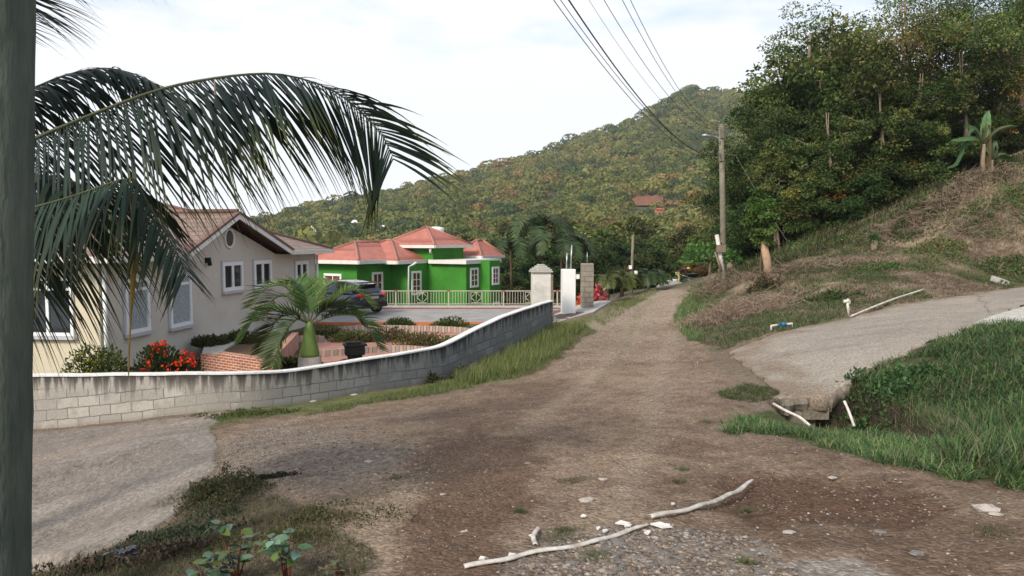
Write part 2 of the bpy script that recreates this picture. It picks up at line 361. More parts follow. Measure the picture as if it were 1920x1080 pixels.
SLAB_L = [(1462,742,11.3),(1555,737,11.4),(1600,705,12),(1650,680,12.4),(1720,650,13.3),(1800,622,14.8),(1850,602,16),(1920,572,18),(2060,556,19.5)]
slab_poly = [c[:2] for c in SLAB_U] + [c[:2] for c in SLAB_L][::-1]
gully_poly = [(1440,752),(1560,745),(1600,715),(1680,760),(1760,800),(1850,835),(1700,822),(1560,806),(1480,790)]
def gz(x, y, detail=True):
    x = np.asarray(x, float); y = np.asarray(y, float)
    yy = np.clip(y, 2.2, 75); xx = np.clip(x, -32, 50)
    z = tps(xx, yy)
    far = -6.5 + 0.20 * np.maximum(0, x - 0.12 * y - 6) * np.clip(y / 70, 0, 1)
    wv = sstep(58, 92, y); z = z * (1 - wv) + far * wv
    wl = sstep(24, 45, np.abs(x + 4) - 0.5 * np.maximum(y, 0)); z = z * (1 - wl) + np.clip(z, -7, 12) * wl
    z = np.clip(z, -9, 30)
    # garden inside the wall is level
    if detail:
        px, py = proj(np.stack([x, y, z], -1))
        near = (y > 3) & (y < 40)
        z = z - 0.14 * (sdist(px, py, slab_poly) < -4) * near
        g = sdist(px, py, gully_poly); z = z - 0.55 * sstep(4, -22, g) * (y > 7) * (y < 14)
        z = z + 0.05 * (fbm(x * 1.1, y * 1.1, 3) - 0.5) + 0.03 * (fbm(x * 5, y * 5, 9, 3) - 0.5) * (np.abs(y) < 40)
        sl_ = ((px > 1290) & (y > 17) & (y < 60) & (x > 4)); z = z + sl_ * sstep(17, 22, y) * 0.35 * (fbm(x * 0.9, y * 0.9, 31, 3) - 0.5)
    return z
def gz1(x, y): return float(gz(np.array([x]), np.array([y]))[0])
def ground_at(px, py):
    """terrain point seen at a photo pixel"""
    a = at(px, py, 1.0); lo = None
    ds = np.geomspace(2.6, 75, 260); zz = gz(a[0] * ds, ds, False); df = a[2] * ds - zz
    i = np.where(df < 0)[0]
    d = ds[i[0]] if len(i) else 60.0
    return np.array([a[0] * d, d, gz1(a[0] * d, d)])

ROAD = [(1236,542),(1302,541),(1282,570),(1270,605),(1290,640),(1335,668),(1372,712),(1350,745),(1410,775),(1370,800),(1500,835),(1700,878),(1925,915),(2600,940),(2600,1400),(640,1400),(700,1050),(640,985),(560,945),(470,905),(400,890),(412,850),(385,812),(430,792),(560,778),(690,758),(830,738),(960,712),(1035,668),(1080,625),(1130,585),(1185,560)]
LCON = [(-900,822),(60,812),(240,795),(395,777),(425,768),(392,800),(410,850),(400,885),(360,905),(345,945),(262,1012),(170,1042),(40,1056),(-900,1075)]
# --- one sheet, split into ground / dirt road / driveway by face
nu = 760; us = np.concatenate([np.linspace(-3.5, -0.86, 50)[:-1], np.linspace(-0.86, 0.86, nu), np.linspace(0.86, 3.5, 50)[1:]])
ys = np.concatenate([[-60, -40, -25, -15, -8, -4, -1.5, 0.5, 1.5], np.geomspace(2.4, 75, 620), np.geomspace(78, 130, 25), [160, 220, 320, 480, 700, 900]])
wr = np.where(ys > 1.6, ys, 1.6 + (1.6 - ys))
GX = us[None, :] * wr[:, None]; GY = np.repeat(ys[:, None], len(us), 1)
GZ = gz(GX.ravel(), GY.ravel()).reshape(GX.shape)
PX, PY = proj(np.stack([GX, GY, GZ], -1))
vis = (GY > 2.0) & (GY < 75)
n1 = fbm(GX * 1.3, GY * 1.3, 5); n2 = fbm(GX * 6, GY * 6, 6, 3); n3 = fbm(GX * 0.4, GY * 0.4, 8); n4 = fbm(GX * 22, GY * 22, 12, 2)
jit = (n1 - 0.5) * 46 + (n2 - 0.5) * 34
def mask(poly, soft=10, jam=1.0): return np.where(vis, sstep(soft, -soft, sdist(PX, PY, poly) + jit * jam), 0)
C = lambda *c: np.array(c)[None, None, :]
def mixc(a, b, m_): return a * (1 - m_[..., None]) + b * m_[..., None]
earth = mixc(C(0.155, 0.115, 0.082), C(0.225, 0.175, 0.13), n3)
col = earth * np.ones(GX.shape + (1,))
grassc = mixc(C(0.055, 0.085, 0.028), C(0.13, 0.13, 0.055), n1)
dry = mixc(C(0.145, 0.105, 0.072), C(0.26, 0.20, 0.135), sstep(0.35, 0.65, n1 * 0.6 + n2 * 0.4))
rock = mixc(C(0.165, 0.145, 0.125), C(0.25, 0.225, 0.20), n2)
col = mixc(col, grassc * 1.0, np.where(vis, 0.0, 1.0))
far_g = sstep(40, 60, GY); col = mixc(col, C(0.05, 0.065, 0.03), far_g)
# right slope: straw with green patches
slope = [(1300,545),(1262,600),(1290,645),(1345,660),(1450,632),(1700,578),(1920,545),(2600,520),(2600,0),(1340,300),(1335,500)]
ms_ = mask(slope, 8, 0.4); col = mixc(col, mixc(dry, grassc, sstep(0.52, 0.62, fbm(GX * 0.7, GY * 0.7, 41)) * 0.75), ms_)
# left garden (behind the wall)
gard = [(-900,800),(60,760),(400,740),(560,720),(830,690),(1030,600),(1000,560),(560,560),(-900,600)]
col = mixc(col, mixc(C(0.10, 0.085, 0.05), grassc, n1), mask(gard, 8, 0.0))
# verges
vL = [(560,790),(430,800),(350,815),(430,770),(600,742),(830,712),(940,660),(1040,606),(1110,592),(1180,556),(1240,545),(1190,575),(1120,625),(1075,655),(1020,705),(900,725),(800,742),(680,760)]
col = mixc(col, mixc(grassc, C(0.15, 0.15, 0.06), n2), mask(vL, 9, 0.5))
vR = [(1300,548),(1268,590),(1262,612),(1300,640),(1330,600),(1320,560)]
col = mixc(col, grassc, mask(vR, 9, 0.6))
vG = [(1320,792),(1450,770),(1560,800),(1700,830),(2600,860),(2600,985),(1900,910),(1650,862),(1450,815)]
col = mixc(col, grassc * 0.8, mask(vG, 9, 0.6))
bank = [(1560,745),(1600,712),(1720,655),(1850,610),(2600,560),(2600,900),(1850,840),(1600,800)]
col = mixc(col, mixc(C(0.07, 0.055, 0.035), grassc * 0.7, n1), mask(bank, 9, 0.3))
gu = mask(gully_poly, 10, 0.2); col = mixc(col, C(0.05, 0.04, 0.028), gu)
# foreground verge with weeds at bottom left
vF = [(360,905),(460,900),(560,945),(640,985),(720,1060),(700,1300),(-300,1300),(60,1060),(262,1012),(345,945)]
col = mixc(col, mixc(C(0.14, 0.11, 0.075), grassc, sstep(0.4, 0.6, n2)), mask(vF, 26, 2.2) * 0.5 * sstep(.3, .7, n2 * .6 + n1 * .4))
ditch = [(40,1052),(170,1040),(262,1010),(300,1080),(300,1300),(-300,1300),(-300,1070)]
dm = mask(ditch, 10, 0.2); col = mixc(col, C(0.06, 0.045, 0.03), dm)
# road: brown, darker reddish damp patches, pale wheel tracks, grey gravel
mr = mask(ROAD, 12, 0.8)
rd = mixc(C(0.145, 0.104, 0.074), C(0.255, 0.196, 0.142), sstep(0.32, 0.68, n1 * 0.35 + n3 * 0.45 + n2 * 0.2))
rd = rd * np.array([1.02, .97, .94])
for tr_ in ([(1228,560),(1178,640),(1100,720),(980,800),(830,885),(700,960)], [(1266,560),(1252,640),(1240,740),(1205,850),(1150,980),(1120,1100)]):
    tx_ = np.interp(PY, [q[1] for q in tr_], [q[0] for q in tr_]); tw_ = 5 + (PY - 540) * .09
    rd = mixc(rd, C(0.33, 0.262, 0.19), np.where(vis, np.exp(-((PX - tx_ + (n3 - .5) * 40) / tw_) ** 2), 0) * .42)
red = [(760,860),(880,800),(1020,830),(1000,930),(930,1010),(1000,1080),(1000,1200),(700,1200),(740,1000),(790,930)]
red2 = [(1360,905),(1500,890),(1680,905),(1800,950),(1700,985),(1560,970),(1420,985),(1340,950)]
track = [(1150,745),(1180,640),(1215,560),(1245,560),(1215,640),(1230,740),(1100,850),(980,930),(960,880)]
for pz, cc, am in ((red, C(0.115, 0.070, 0.046), 0.78), (red2, C(0.11, 0.062, 0.040), 0.78), ([(820,760),(1000,790),(1120,800),(1100,840),(900,820),(760,790)], C(0.15, 0.10, 0.07), 0.45)):
    rd = mixc(rd, cc, np.where(vis, sstep(28, -28, sdist(PX, PY, pz) + jit * 1.3), 0) * am)
grav = [(400,830),(520,800),(640,810),(760,850),(700,900),(600,925),(470,900),(400,885)]
grav2 = [(1000,1000),(1150,985),(1380,1010),(1480,1080),(1480,1200),(950,1200),(960,1060)]
for pz in (grav, grav2): rd = mixc(rd, rock, np.where(vis, sstep(20, -20, sdist(PX, PY, pz) + jit * 2.4), 0) * 0.42)
slate = [(1480,1050),(1600,1045),(1680,1085),(1660,1200),(1450,1200)]
rd = mixc(rd, C(0.30, 0.27, 0.24), np.where(vis, sstep(10, -10, sdist(PX, PY, slate) + jit * 0.6), 0) * 0.7)
rd = mixc(rd, C(0.33, 0.265, 0.195), sstep(14, 28, GY) * 0.75)
mid = np.where(vis, sstep(10, -6, np.abs(PX - (1215 - (PY - 560) * 0.55 + (fbm(GX * .3, GY * .3, 77) - .5) * 40)) - 5) * (PY > 560) * (PY < 720), 0) * sstep(0.42, 0.6, n2)
rd = mixc(rd, grassc, mid * 0.5)
col = mixc(col, rd, mr)
# left concrete apron
lc = np.where(vis, sstep(3, -3, sdist(PX, PY, LCON) + jit * 0.45), 0)
lcc = mixc(C(0.175, 0.150, 0.128), C(0.245, 0.215, 0.185), sstep(0.25, 0.75, fbm(GX * 0.8, GY * 1.3, 51)))
lcc = mixc(lcc, C(0.30, 0.225, 0.165), np.where(vis, sstep(14, -6, np.abs(PY - (885 - PX * 0.27) + jit * 0.3)), 0) * 0.5)
col = mixc(col, lcc, lc)
# hairline crack in the apron
ck = np.where(vis & (PX < 330), np.exp(-np.abs(PY - (930 - PX * 0.32 + (fbm(GX * 3, GY * 3, 99) - .5) * 46)) / 1.3), 0) * lc; col = mixc(col, C(0.06, 0.05, 0.04), ck * 0.7)
col = col * (0.80 + 0.4 * n4)[..., None] * (0.85 + 0.3 * n2)[..., None]
GZ = GZ + 0.022 * sstep(6, -3, np.where(vis, sdist(PX, PY, LCON) + jit * 0.45, 50)) - 0.25 * dm
GZ = GZ + np.where(vis & (GY < 14), (n4 - 0.5) * 0.014 * mr, 0) - 0.05 * np.where(vis, sstep(30, -40, sdist(PX, PY, red2) + jit * .4), 0)
def ground_mat(name, rough=0.95, bump=0.9):
    m = bpy.data.materials.new(name); m.use_nodes = True; t = m.node_tree; n = t.nodes; l = t.links
    b = n['Principled BSDF']; b.inputs['Roughness'].default_value = rough; b.inputs['Specular IOR Level'].default_value = 0.15
    a = n.new('ShaderNodeAttribute'); a.attribute_name = 'Col'; g = n.new('ShaderNodeTexCoord')
    z = n.new('ShaderNodeTexNoise'); z.inputs['Scale'].default_value = 30; z.inputs['Detail'].default_value = 9; z.inputs['Roughness'].default_value = 0.75; l.new(g.outputs['Object'], z.inputs['Vector'])
    rp = n.new('ShaderNodeMapRange'); rp.inputs[1].default_value = 0.3; rp.inputs[2].default_value = 0.7; rp.inputs[3].default_value = 0.70; rp.inputs[4].default_value = 1.28; l.new(z.outputs['Fac'], rp.inputs[0])
    vo = n.new('ShaderNodeTexVoronoi'); vo.inputs['Scale'].default_value = 34; l.new(g.outputs['Object'], vo.inputs['Vector'])
    vr = n.new('ShaderNodeMapRange'); vr.inputs[1].default_value = 0.0; vr.inputs[2].default_value = 1.0; vr.inputs[3].default_value = 0.75; vr.inputs[4].default_value = 1.3
    sx = n.new('ShaderNodeSeparateXYZ'); l.new(vo.outputs['Color'], sx.inputs[0]); l.new(sx.outputs[0], vr.inputs[0])
    m1 = n.new('ShaderNodeMath'); m1.operation = 'MULTIPLY'; l.new(rp.outputs[0], m1.inputs[0]); l.new(vr.outputs[0], m1.inputs[1])
    mu = n.new('ShaderNodeMixRGB'); mu.blend_type = 'MULTIPLY'; mu.inputs[0].default_value = 1; l.new(a.outputs['Color'], mu.inputs[1]); l.new(m1.outputs[0], mu.inputs[2]); l.new(mu.outputs[0], b.inputs['Base Color'])
    ah = n.new('ShaderNodeMath'); ah.operation = 'SUBTRACT'; l.new(z.outputs['Fac'], ah.inputs[0]); l.new(vo.outputs['Distance'], ah.inputs[1])
    bp = n.new('ShaderNodeBump'); bp.inputs['Strength'].default_value = bump; bp.inputs['Distance'].default_value = 0.025; l.new(ah.outputs[0], bp.inputs['Height']); l.new(bp.outputs[0], b.inputs['Normal'])
    return m
M['ground'] = ground_mat('earth_and_grass'); M['dirt'] = ground_mat('dirt'); M['apron'] = ground_mat('apron_concrete', 0.9, 0.35)
nr, nc = GX.shape
Vg = np.stack([GX, GY, GZ], -1).reshape(-1, 3); idx = np.arange(nr * nc).reshape(nr, nc)
Q = np.stack([idx[:-1, :-1], idx[:-1, 1:], idx[1:, 1:], idx[1:, :-1]], -1).reshape(-1, 4)
cl = np.zeros(GX.shape, int); cl[mr > 0.5] = 1; cl[lc > 0.5] = 2; clf = cl[:-1, :-1].ravel(); cf = col.reshape(-1, 3)
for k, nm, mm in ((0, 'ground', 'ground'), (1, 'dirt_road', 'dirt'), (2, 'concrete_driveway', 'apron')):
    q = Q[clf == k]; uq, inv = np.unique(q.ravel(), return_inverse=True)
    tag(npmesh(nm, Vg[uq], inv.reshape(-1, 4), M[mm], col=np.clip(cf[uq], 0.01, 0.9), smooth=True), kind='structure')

# ============================================================ HILL
RIDGE = [(-2400,430,380),(-600,440,380),(200,436,380),(480,411,400),(560,390,420),(700,362,440),(800,338,460),(880,318,480),(1000,288,500),(1030,282,510),(1085,254,530),(1180,224,560),(1235,190,580),(1270,170,590),(1290,164,600),(1330,170,610),(1400,174,620),(1500,182,620),(1700,190,600),(2400,200,560),(3600,300,500)]
ru = np.array([(p[0] - 960) / F for p in RIDGE]); rdp = np.array([p[2] for p in RIDGE], float); rz = np.array([at(*p)[2] for p in RIDGE]) - 3.5
def hillz(x, y):
    u = x / y; dr = np.interp(u, ru, rdp); zr = np.interp(u, ru, rz); t = np.clip((y - 95) / (dr - 95), 0, 1.35)
    s = np.where(t < 1, 0.12 * t + 0.88 * (t ** 1.45), 1 - 0.8 * (t - 1))
    z = -7 + (zr + 7) * s
    am = 13 * np.clip(t, 0, 1) * (1 - np.clip(t, 0, 1)) * 4 * np.clip(zr / 60, 0.1, 1)
    return z + am * (fbm(x / 55, y / 80, 61, 4) - 0.5)
hu = np.linspace(-1.5, 1.6, 260); hy = np.geomspace(92, 780, 120)
HX = hu[None] * hy[:, None]; HY = np.repeat(hy[:, None], len(hu), 1); HZ = hillz(HX, HY)
ii = np.arange(HX.size).reshape(HX.shape)
tag(npmesh('hill', np.stack([HX, HY, HZ], -1).reshape(-1, 3), np.stack([ii[:-1, :-1], ii[:-1, 1:], ii[1:, 1:], ii[1:, :-1]], -1).reshape(-1, 4), mat('hill_soil', (0.06, 0.065, 0.03), 0.95, 0.2, 0.4), smooth=True), kind='structure')
rs = np.random.RandomState(11)
def crowns(P, Rr, ncard, colr, rs, cs=0.34):
    n = len(P); q = rs.normal(size=(n, ncard, 3)); q /= np.linalg.norm(q, axis=2, keepdims=True)
    q[..., 2] = np.abs(q[..., 2]) * 1.0 - 0.25
    # lumpy crown: a few sub-lobes
    lob = rs.normal(size=(n, 5, 3)); lob /= np.linalg.norm(lob, axis=2, keepdims=True); lob[..., 2] = np.abs(lob[..., 2])
    w_ = np.max(np.einsum('nki,nli->nkl', q, lob), axis=2); rad = (0.72 + 0.34 * np.clip(w_, 0, 1) ** 2)
    c = P[:, None] + q * (Rr[:, None, None] * rad[..., None]) * np.array([1, 1, 0.8])
    nn = q + rs.normal(size=q.shape) * 0.45; nn = nn.reshape(-1, 3); nn /= np.linalg.norm(nn, axis=1, keepdims=True)
    D = np.cross(nn, rs.normal(size=nn.shape)); c = c.reshape(-1, 3); sz = np.repeat(Rr, ncard) * cs * rs.uniform(0.6, 1.3, len(c))
    D /= np.linalg.norm(D, axis=1, keepdims=True)
    V, Fq = leafcards(c - D * sz[:, None] * 0.5, D, nn, sz, sz * 0.8)
    cc = np.repeat(np.repeat(colr, ncard, 0) * rs.uniform(0.72, 1.3, (len(c), 1)), 4, 0)
    return V, Fq, cc
pts = []
dd = 98.0
while dd < 660:
    sp_ = 3.6 + dd * 0.0052; hw = 0.74 * dd; uu = np.arange(-0.62 * dd, 0.62 * dd, sp_)
    pts.append(np.stack([uu + rs.uniform(-.5, .5, len(uu)) * sp_, dd + rs.uniform(-.5, .5, len(uu)) * sp_], 1)); dd += sp_ * (0.85 if dd < 300 else 1.1)
pts = np.concatenate(pts); hz_ = hillz(pts[:, 0], pts[:, 1]); u_ = pts[:, 0] / pts[:, 1]
dr_ = np.interp(u_, ru, rdp); keep = pts[:, 1] < dr_ + 12
P3 = np.c_[pts, hz_]; ppx, ppy = proj(P3)
keep &= (ppx > 420) & (ppx < 1560)
bare_poly = [(1168,386),(1172,372),(1200,368),(1242,366),(1250,384),(1240,391)]
clear_poly = [(1170,394),(1260,390),(1268,408),(1180,412)]
keep &= ~inpoly(ppx, ppy - 2, bare_poly) & ~(inpoly(ppx, ppy, clear_poly) & (rs.random(len(ppx)) < 0.4))
for hx_, hy_, hw_ in ((588, 442, 13), (669, 432, 10), (716, 440, 16), (572, 420, 7), (1231, 405, 8), (1237, 452, 13)): keep &= ~((np.abs(ppx - hx_) < hw_) & (ppy > hy_ - 5) & (ppy < hy_ + 14))
P3 = P3[keep]; Rr = (2.0 + P3[:, 1] * 0.0036) * np.exp(rs.normal(0, .26, len(P3))) * np.where(P3[:,1] < 160, 1.15, 1)
ho = fbm(P3[:, 0] / 40, P3[:, 1] / 60, 71); hb = rs.random(len(P3))
gA = np.array([0.075, 0.105, 0.032]); gB = np.array([0.175, 0.18, 0.058]); gC = np.array([0.215, 0.165, 0.062]); gD = np.array([0.05, 0.08, 0.035])
cm = gA + (gB - gA) * np.clip(rs.normal(0.5, 0.30, len(P3)) + 1.6 * (fbm(P3[:, 0] / 25, P3[:, 1] / 35, 75) - .5), 0, 1)[:, None]
cm = np.where(((hb < 0.02) | ((ho > 0.63) & (hb < 0.18)))[:, None], gC * rs.uniform(0.7, 1.2, (len(P3), 1)), cm); cm = np.where((hb > 0.83)[:, None], gD, cm)
P3[:, 2] += Rr * 0.55
V, Fq, cc = crowns(P3, Rr, 124, cm, rs, 0.25)
print('hill crowns', len(P3))
tag(npmesh('hillside_forest', V, Fq, M['leaf'], col=cc), 'mixed olive green and rust coloured forest covering the whole hill behind the houses', 'forest', kind='stuff')
bp_ = []
for t in np.linspace(0, 1, 24):
    for s in np.linspace(0, 1, 10):
        X = 1166 + 84 * t; top = 372 + 4 * math.sin(t * 9) * (1 - t) - 3 * t + 2.2 * math.sin(t * 31); Yv = top + (389 - top) * s
        a = at(X, Yv, 1.0); ds = np.linspace(120, 560, 500); k = np.argmax(hillz(a[0] * ds, ds) > a[2] * ds); d = ds[k]; bp_.append((a[0] * d, d, a[2] * d + 0.6))
ii = np.arange(240).reshape(24, 10)
tag(npmesh('bare_earth', bp_, np.stack([ii[:-1, :-1], ii[:-1, 1:], ii[1:, 1:], ii[1:, :-1]], -1).reshape(-1, 4), mat('red_earth', (0.24, 0.085, 0.055), 0.95, 0.5, 0.4, color2=(0.11, 0.07, 0.035)), smooth=False), kind='structure')
def hill_hit(px, py):
    a = at(px, py, 1.0); ds = np.linspace(96, 640, 1200); h = hillz(a[0] * ds, ds) > a[2] * ds; d = ds[np.argmax(h)] if h.any() else 200.
    return np.array([a[0] * d, d, a[2] * d])
def far_house(px, py, wd, hh, wallc, roofc, label, dep=None):
    p = hill_hit(px, py) if dep is None else at(px, py, dep); k = p[1] / F; wx, wz = wd * k, hh * k
    p = p + np.array([0, -4, 1.2])
    t = thing('hillside_house', label, 'house', p)
    MB().box(p + np.array([0, wx * .3, wz * .3 - 1.5]), (wx, wx * .6, wz * .6 + 3), 0.2).build('wall', wallc, t)
    m = MB(); a, b = wx * .58, wx * .4; z0 = p[2] + wz * .6; c0 = p + np.array([0, wx * .3, 0])
    rot = lambda x, y: (c0[0] + x * math.cos(.2) - y * math.sin(.2), c0[1] + x * math.sin(.2) + y * math.cos(.2))
    q = [(*rot(-a, -b), z0), (*rot(a, -b), z0), (*rot(a, b), z0), (*rot(-a, b), z0), (*rot(-a * .4, 0), z0 + wz * .45), (*rot(a * .4, 0), z0 + wz * .45)]
    m.add(q, [(0, 1, 5, 4), (1, 2, 5), (2, 3, 4, 5), (3, 0, 4), (3, 2, 1, 0)]); m.build('roof', roofc, t)
    for i in (-1, 1):
        MB().box(p + np.array([i * wx * .22 , -0.05 + i * wx * .045, wz * .32]), (wx * .14, .1, wz * .24), 0.2).build('window', M['glass'], t)
M['orange'] = mat('orange_wall', (0.42, 0.20, 0.11), 0.8); M['redroof'] = mat('red_roof', (0.48, 0.10, 0.08), 0.7); M['palewall'] = mat('pale_wall', (0.62, 0.6, 0.55), 0.8)
far_house(588, 442, 18, 11, M['palewall'], M['white_trim'], 'small white house among trees on the hill above the brown tiled roof')
far_house(669, 432, 12, 12, M['orange'], M['white_trim'], 'small orange walled house on the hill behind the green house')
far_house(716, 440, 24, 10, M['palewall'], M['white_trim'], 'long white house on the hill right behind the drooping palm frond')
far_house(572, 420, 7, 6, M['palewall'], M['white_trim'], 'tiny pale house, highest among the trees left on the hill')
far_house(1231, 406, 14, 6, M['orange'], M['redroof'], 'small orange roofed house below the red bare earth on the hill')
far_house(1237, 452, 20, 14, M['palewall'], M['redroof'], 'red roofed house showing over dark trees beyond the end of the road')
# ============================================================ BOUNDARY WALL
WP = [(-420,14.2),(-150,14.1),(60,14.0),(240,14.0),(400,14.1),(480,14.4),(560,15.0),(648,15.7),(720,16.3),(790,17.0),(836,17.6),(880,18.6),(947,20.2),(997,21.6),(1036,23.0)]
WT = [703,703,703,701,699,698,692,678,667,656,645,623,592,575,563]
WB = [822,815,807,790,773,768,757,744,732,722,714,694,664,640,617]
wp = np.array([(at(a, 600, d)[0], d, at(a, t_, d)[2], at(a, b_, d)[2]) for (a, d), t_, b_ in zip(WP, WT, WB)])
wp = smoothpts(wp, 120)
wl = np.r_[0, np.cumsum(np.hypot(np.diff(wp[:, 0]), np.diff(wp[:, 1])))]
PIL = float(np.interp(at(402, 700, 14.1)[0], wp[:, 0], wl)); PEND = float(np.interp(at(880, 623, 18.6)[0], wp[:, 0], wl)); print('wall', PIL, PEND, wl[-1])
wall_m = bpy.data.materials.new('block_wall'); wall_m.use_nodes = True
def mk_wall_mat(m):
    t = m.node_tree; n = t.nodes; l = t.links; b = n['Principled BSDF']; b.inputs['Roughness'].default_value = 0.92; b.inputs['Specular IOR Level'].default_value = 0.2
    def math_(op, a, c=None, v=None):
        q = n.new('ShaderNodeMath'); q.operation = op; q.use_clamp = False
        l.new(a, q.inputs[0]) if hasattr(a, 'links') else None
        if c is not None: l.new(c, q.inputs[1])
        elif v is not None: q.inputs[1].default_value = v
        return q.outputs[0]
    def rng(a, i0, i1, o0=0.0, o1=1.0):
        q = n.new('ShaderNodeMapRange'); q.inputs[1].default_value = i0; q.inputs[2].default_value = i1; q.inputs[3].default_value = o0; q.inputs[4].default_value = o1; l.new(a, q.inputs[0]); return q.outputs[0]
    def mix_(f, a, c, bt='MIX'):
        q = n.new('ShaderNodeMixRGB'); q.blend_type = bt
        if hasattr(f, 'links'): l.new(f, q.inputs[0])
        else: q.inputs[0].default_value = f
        for i, z in ((1, a), (2, c)):
            if hasattr(z, 'links'): l.new(z, q.inputs[i])
            else: q.inputs[i].default_value = (*z, 1)
        return q.outputs[0]
    def noise(vec, sc, det=6, ro=0.65):
        q = n.new('ShaderNodeTexNoise'); q.inputs['Scale'].default_value = sc; q.inputs['Detail'].default_value = det; q.inputs['Roughness'].default_value = ro; l.new(vec, q.inputs['Vector']); return q
    uv = n.new('ShaderNodeUVMap'); at_ = n.new('ShaderNodeAttribute'); at_.attribute_name = 'vt'; tc_ = n.new('ShaderNodeTexCoord')
    nw = noise(tc_.outputs['Object'], 5, 3)
    wob = n.new('ShaderNodeVectorMath'); wob.operation = 'SCALE'; wob.inputs['Scale'].default_value = 0.06; l.new(nw.outputs['Color'], wob.inputs[0])
    va = n.new('ShaderNodeVectorMath'); va.operation = 'ADD'; l.new(uv.outputs[0], va.inputs[0]); l.new(wob.outputs[0], va.inputs[1])
    k = n.new('ShaderNodeTexBrick'); l.new(va.outputs[0], k.inputs['Vector']); k.inputs['Scale'].default_value = 1; k.inputs['Brick Width'].default_value = 0.405; k.inputs['Row Height'].default_value = 0.202
    k.inputs['Mortar Size'].default_value = 0.009; k.inputs['Mortar Smooth'].default_value = 0.4
    k.inputs['Color1'].default_value = (0.42, 0.395, 0.35, 1); k.inputs['Color2'].default_value = (0.31, 0.29, 0.26, 1); k.inputs['Mortar'].default_value = (0.19, 0.17, 0.145, 1)
    k.inputs['Bias'].default_value = -0.1
    big = noise(tc_.outputs['Object'], 1.4, 5); sm = noise(tc_.outputs['Object'], 34, 7, 0.75)
    render_c = mix_(big.outputs['Fac'], (0.235, 0.215, 0.185), (0.37, 0.345, 0.305))
    # smeared render hides some of the joints, fully over the top band
    top = rng(math_('ADD', at_.outputs['Fac'], math_('MULTIPLY', big.outputs['Fac'], v=0.16)), 0.33, 0.40, 1, 0)
    smear = rng(big.outputs['Fac'], 0.47, 0.56, 0, 0.92)
    base = mix_(smear, k.outputs['Color'], render_c)
    base = mix_(top, base, mix_(0.35, render_c, (0.46, 0.43, 0.38)))
    uxx = n.new('ShaderNodeSeparateXYZ'); l.new(va.outputs[0], uxx.inputs[0]); pil = math_('ABSOLUTE', math_('SUBTRACT', uxx.outputs['X'], v=PIL)); base = mix_(rng(pil, .16, .20, .95, 0.0), base, render_c)
    # mould streaks below the coping
    mpn = n.new('ShaderNodeMapping'); mpn.inputs['Scale'].default_value = (9, 0.9, 1); l.new(uv.outputs[0], mpn.inputs[0]); s1 = noise(mpn.outputs[0], 1.0, 6, 0.6)
    depth = rng(s1.outputs['Fac'], 0.36, 0.62, 0.04, 0.55)
    sk = math_('DIVIDE', at_.outputs['Fac'], depth); sk = rng(sk, 0.2, 1.0, 0.92, 0.0); sk = math_('MULTIPLY', sk, rng(s1.outputs['Fac'], 0.38, 0.47))
    base = mix_(sk, base, (0.035, 0.032, 0.03))
    # shade painted in on the side turned to the lane: bluish grey further along
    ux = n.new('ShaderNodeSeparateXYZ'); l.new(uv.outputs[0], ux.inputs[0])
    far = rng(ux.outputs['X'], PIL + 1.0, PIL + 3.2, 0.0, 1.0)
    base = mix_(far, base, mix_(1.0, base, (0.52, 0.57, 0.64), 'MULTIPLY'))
    dirt = rng(ux.outputs['Y'], 0.0, 0.10, 0.45, 0.0); base = mix_(dirt, base, (0.15, 0.11, 0.08))
    fine = rng(sm.outputs['Fac'], 0.3, 0.7, 0.78, 1.16); cfi = n.new('ShaderNodeCombineXYZ'); [l.new(fine, cfi.inputs[i]) for i in range(3)]
    base = mix_(1.0, base, cfi.outputs[0], 'MULTIPLY')
    l.new(base, b.inputs['Base Color'])
    hh_ = math_('SUBTRACT', math_('MULTIPLY', sm.outputs['Fac'], v=0.35), math_('MULTIPLY', k.outputs['Fac'], rng(top, 0, 1, 1, 0)))
    bp = n.new('ShaderNodeBump'); bp.inputs['Strength'].default_value = 0.8; bp.inputs['Distance'].default_value = 0.015; l.new(hh_, bp.inputs['Height']); l.new(bp.outputs[0], b.inputs['Normal'])
mk_wall_mat(wall_m)
tw = thing('block_wall', 'long curved grey concrete block wall with black mould streaks and white coping beside the dirt road', 'wall', (wp[40][0], wp[40][1], wp[40][3]))
tv = np.gradient(wp[:, :2], axis=0); tv /= np.linalg.norm(tv, axis=1, keepdims=True); nv = np.stack([-tv[:, 1], tv[:, 0]], 1)  # away from road (left/back)
rows = 14; V = []; UV = []; VT = []
for i in range(len(wp)):
    for j in range(rows):
        h = wp[i, 2] - wp[i, 3]; z = wp[i, 3] - 0.4 + (h + 0.4) * j / (rows - 1)
        V.append((wp[i, 0], wp[i, 1], z)); UV.append((wl[i], z - wp[i, 3])); VT.append(wp[i, 2] - z)
for i in range(len(wp)):
    for j in range(rows):
        v = V[i * rows + j]; V.append((v[0] + nv[i, 0] * .15, v[1] + nv[i, 1] * .15, v[2])); UV.append((wl[i] + .1, UV[i * rows + j][1])); VT.append(VT[i * rows + j])
n0 = len(wp) * rows; Fw = []
for i in range(len(wp) - 1):
    for j in range(rows - 1):
        a = i * rows + j; b = a + rows
        Fw += [(a, b, b + 1, a + 1), (n0 + b, n0 + a, n0 + a + 1, n0 + b + 1)]
    a = i * rows + rows - 1; Fw.append((a, a + rows, n0 + a + rows, n0 + a))
for i in (0, len(wp) - 1):
    for j in range(rows - 1):
        a = i * rows + j; Fw.append((a, a + 1, n0 + a + 1, n0 + a) if i == 0 else (a + 1, a, n0 + a, n0 + a + 1))
npmesh('wall_body', V, Fw, wall_m, tw, attrs={'vt': VT}, uv=UV)
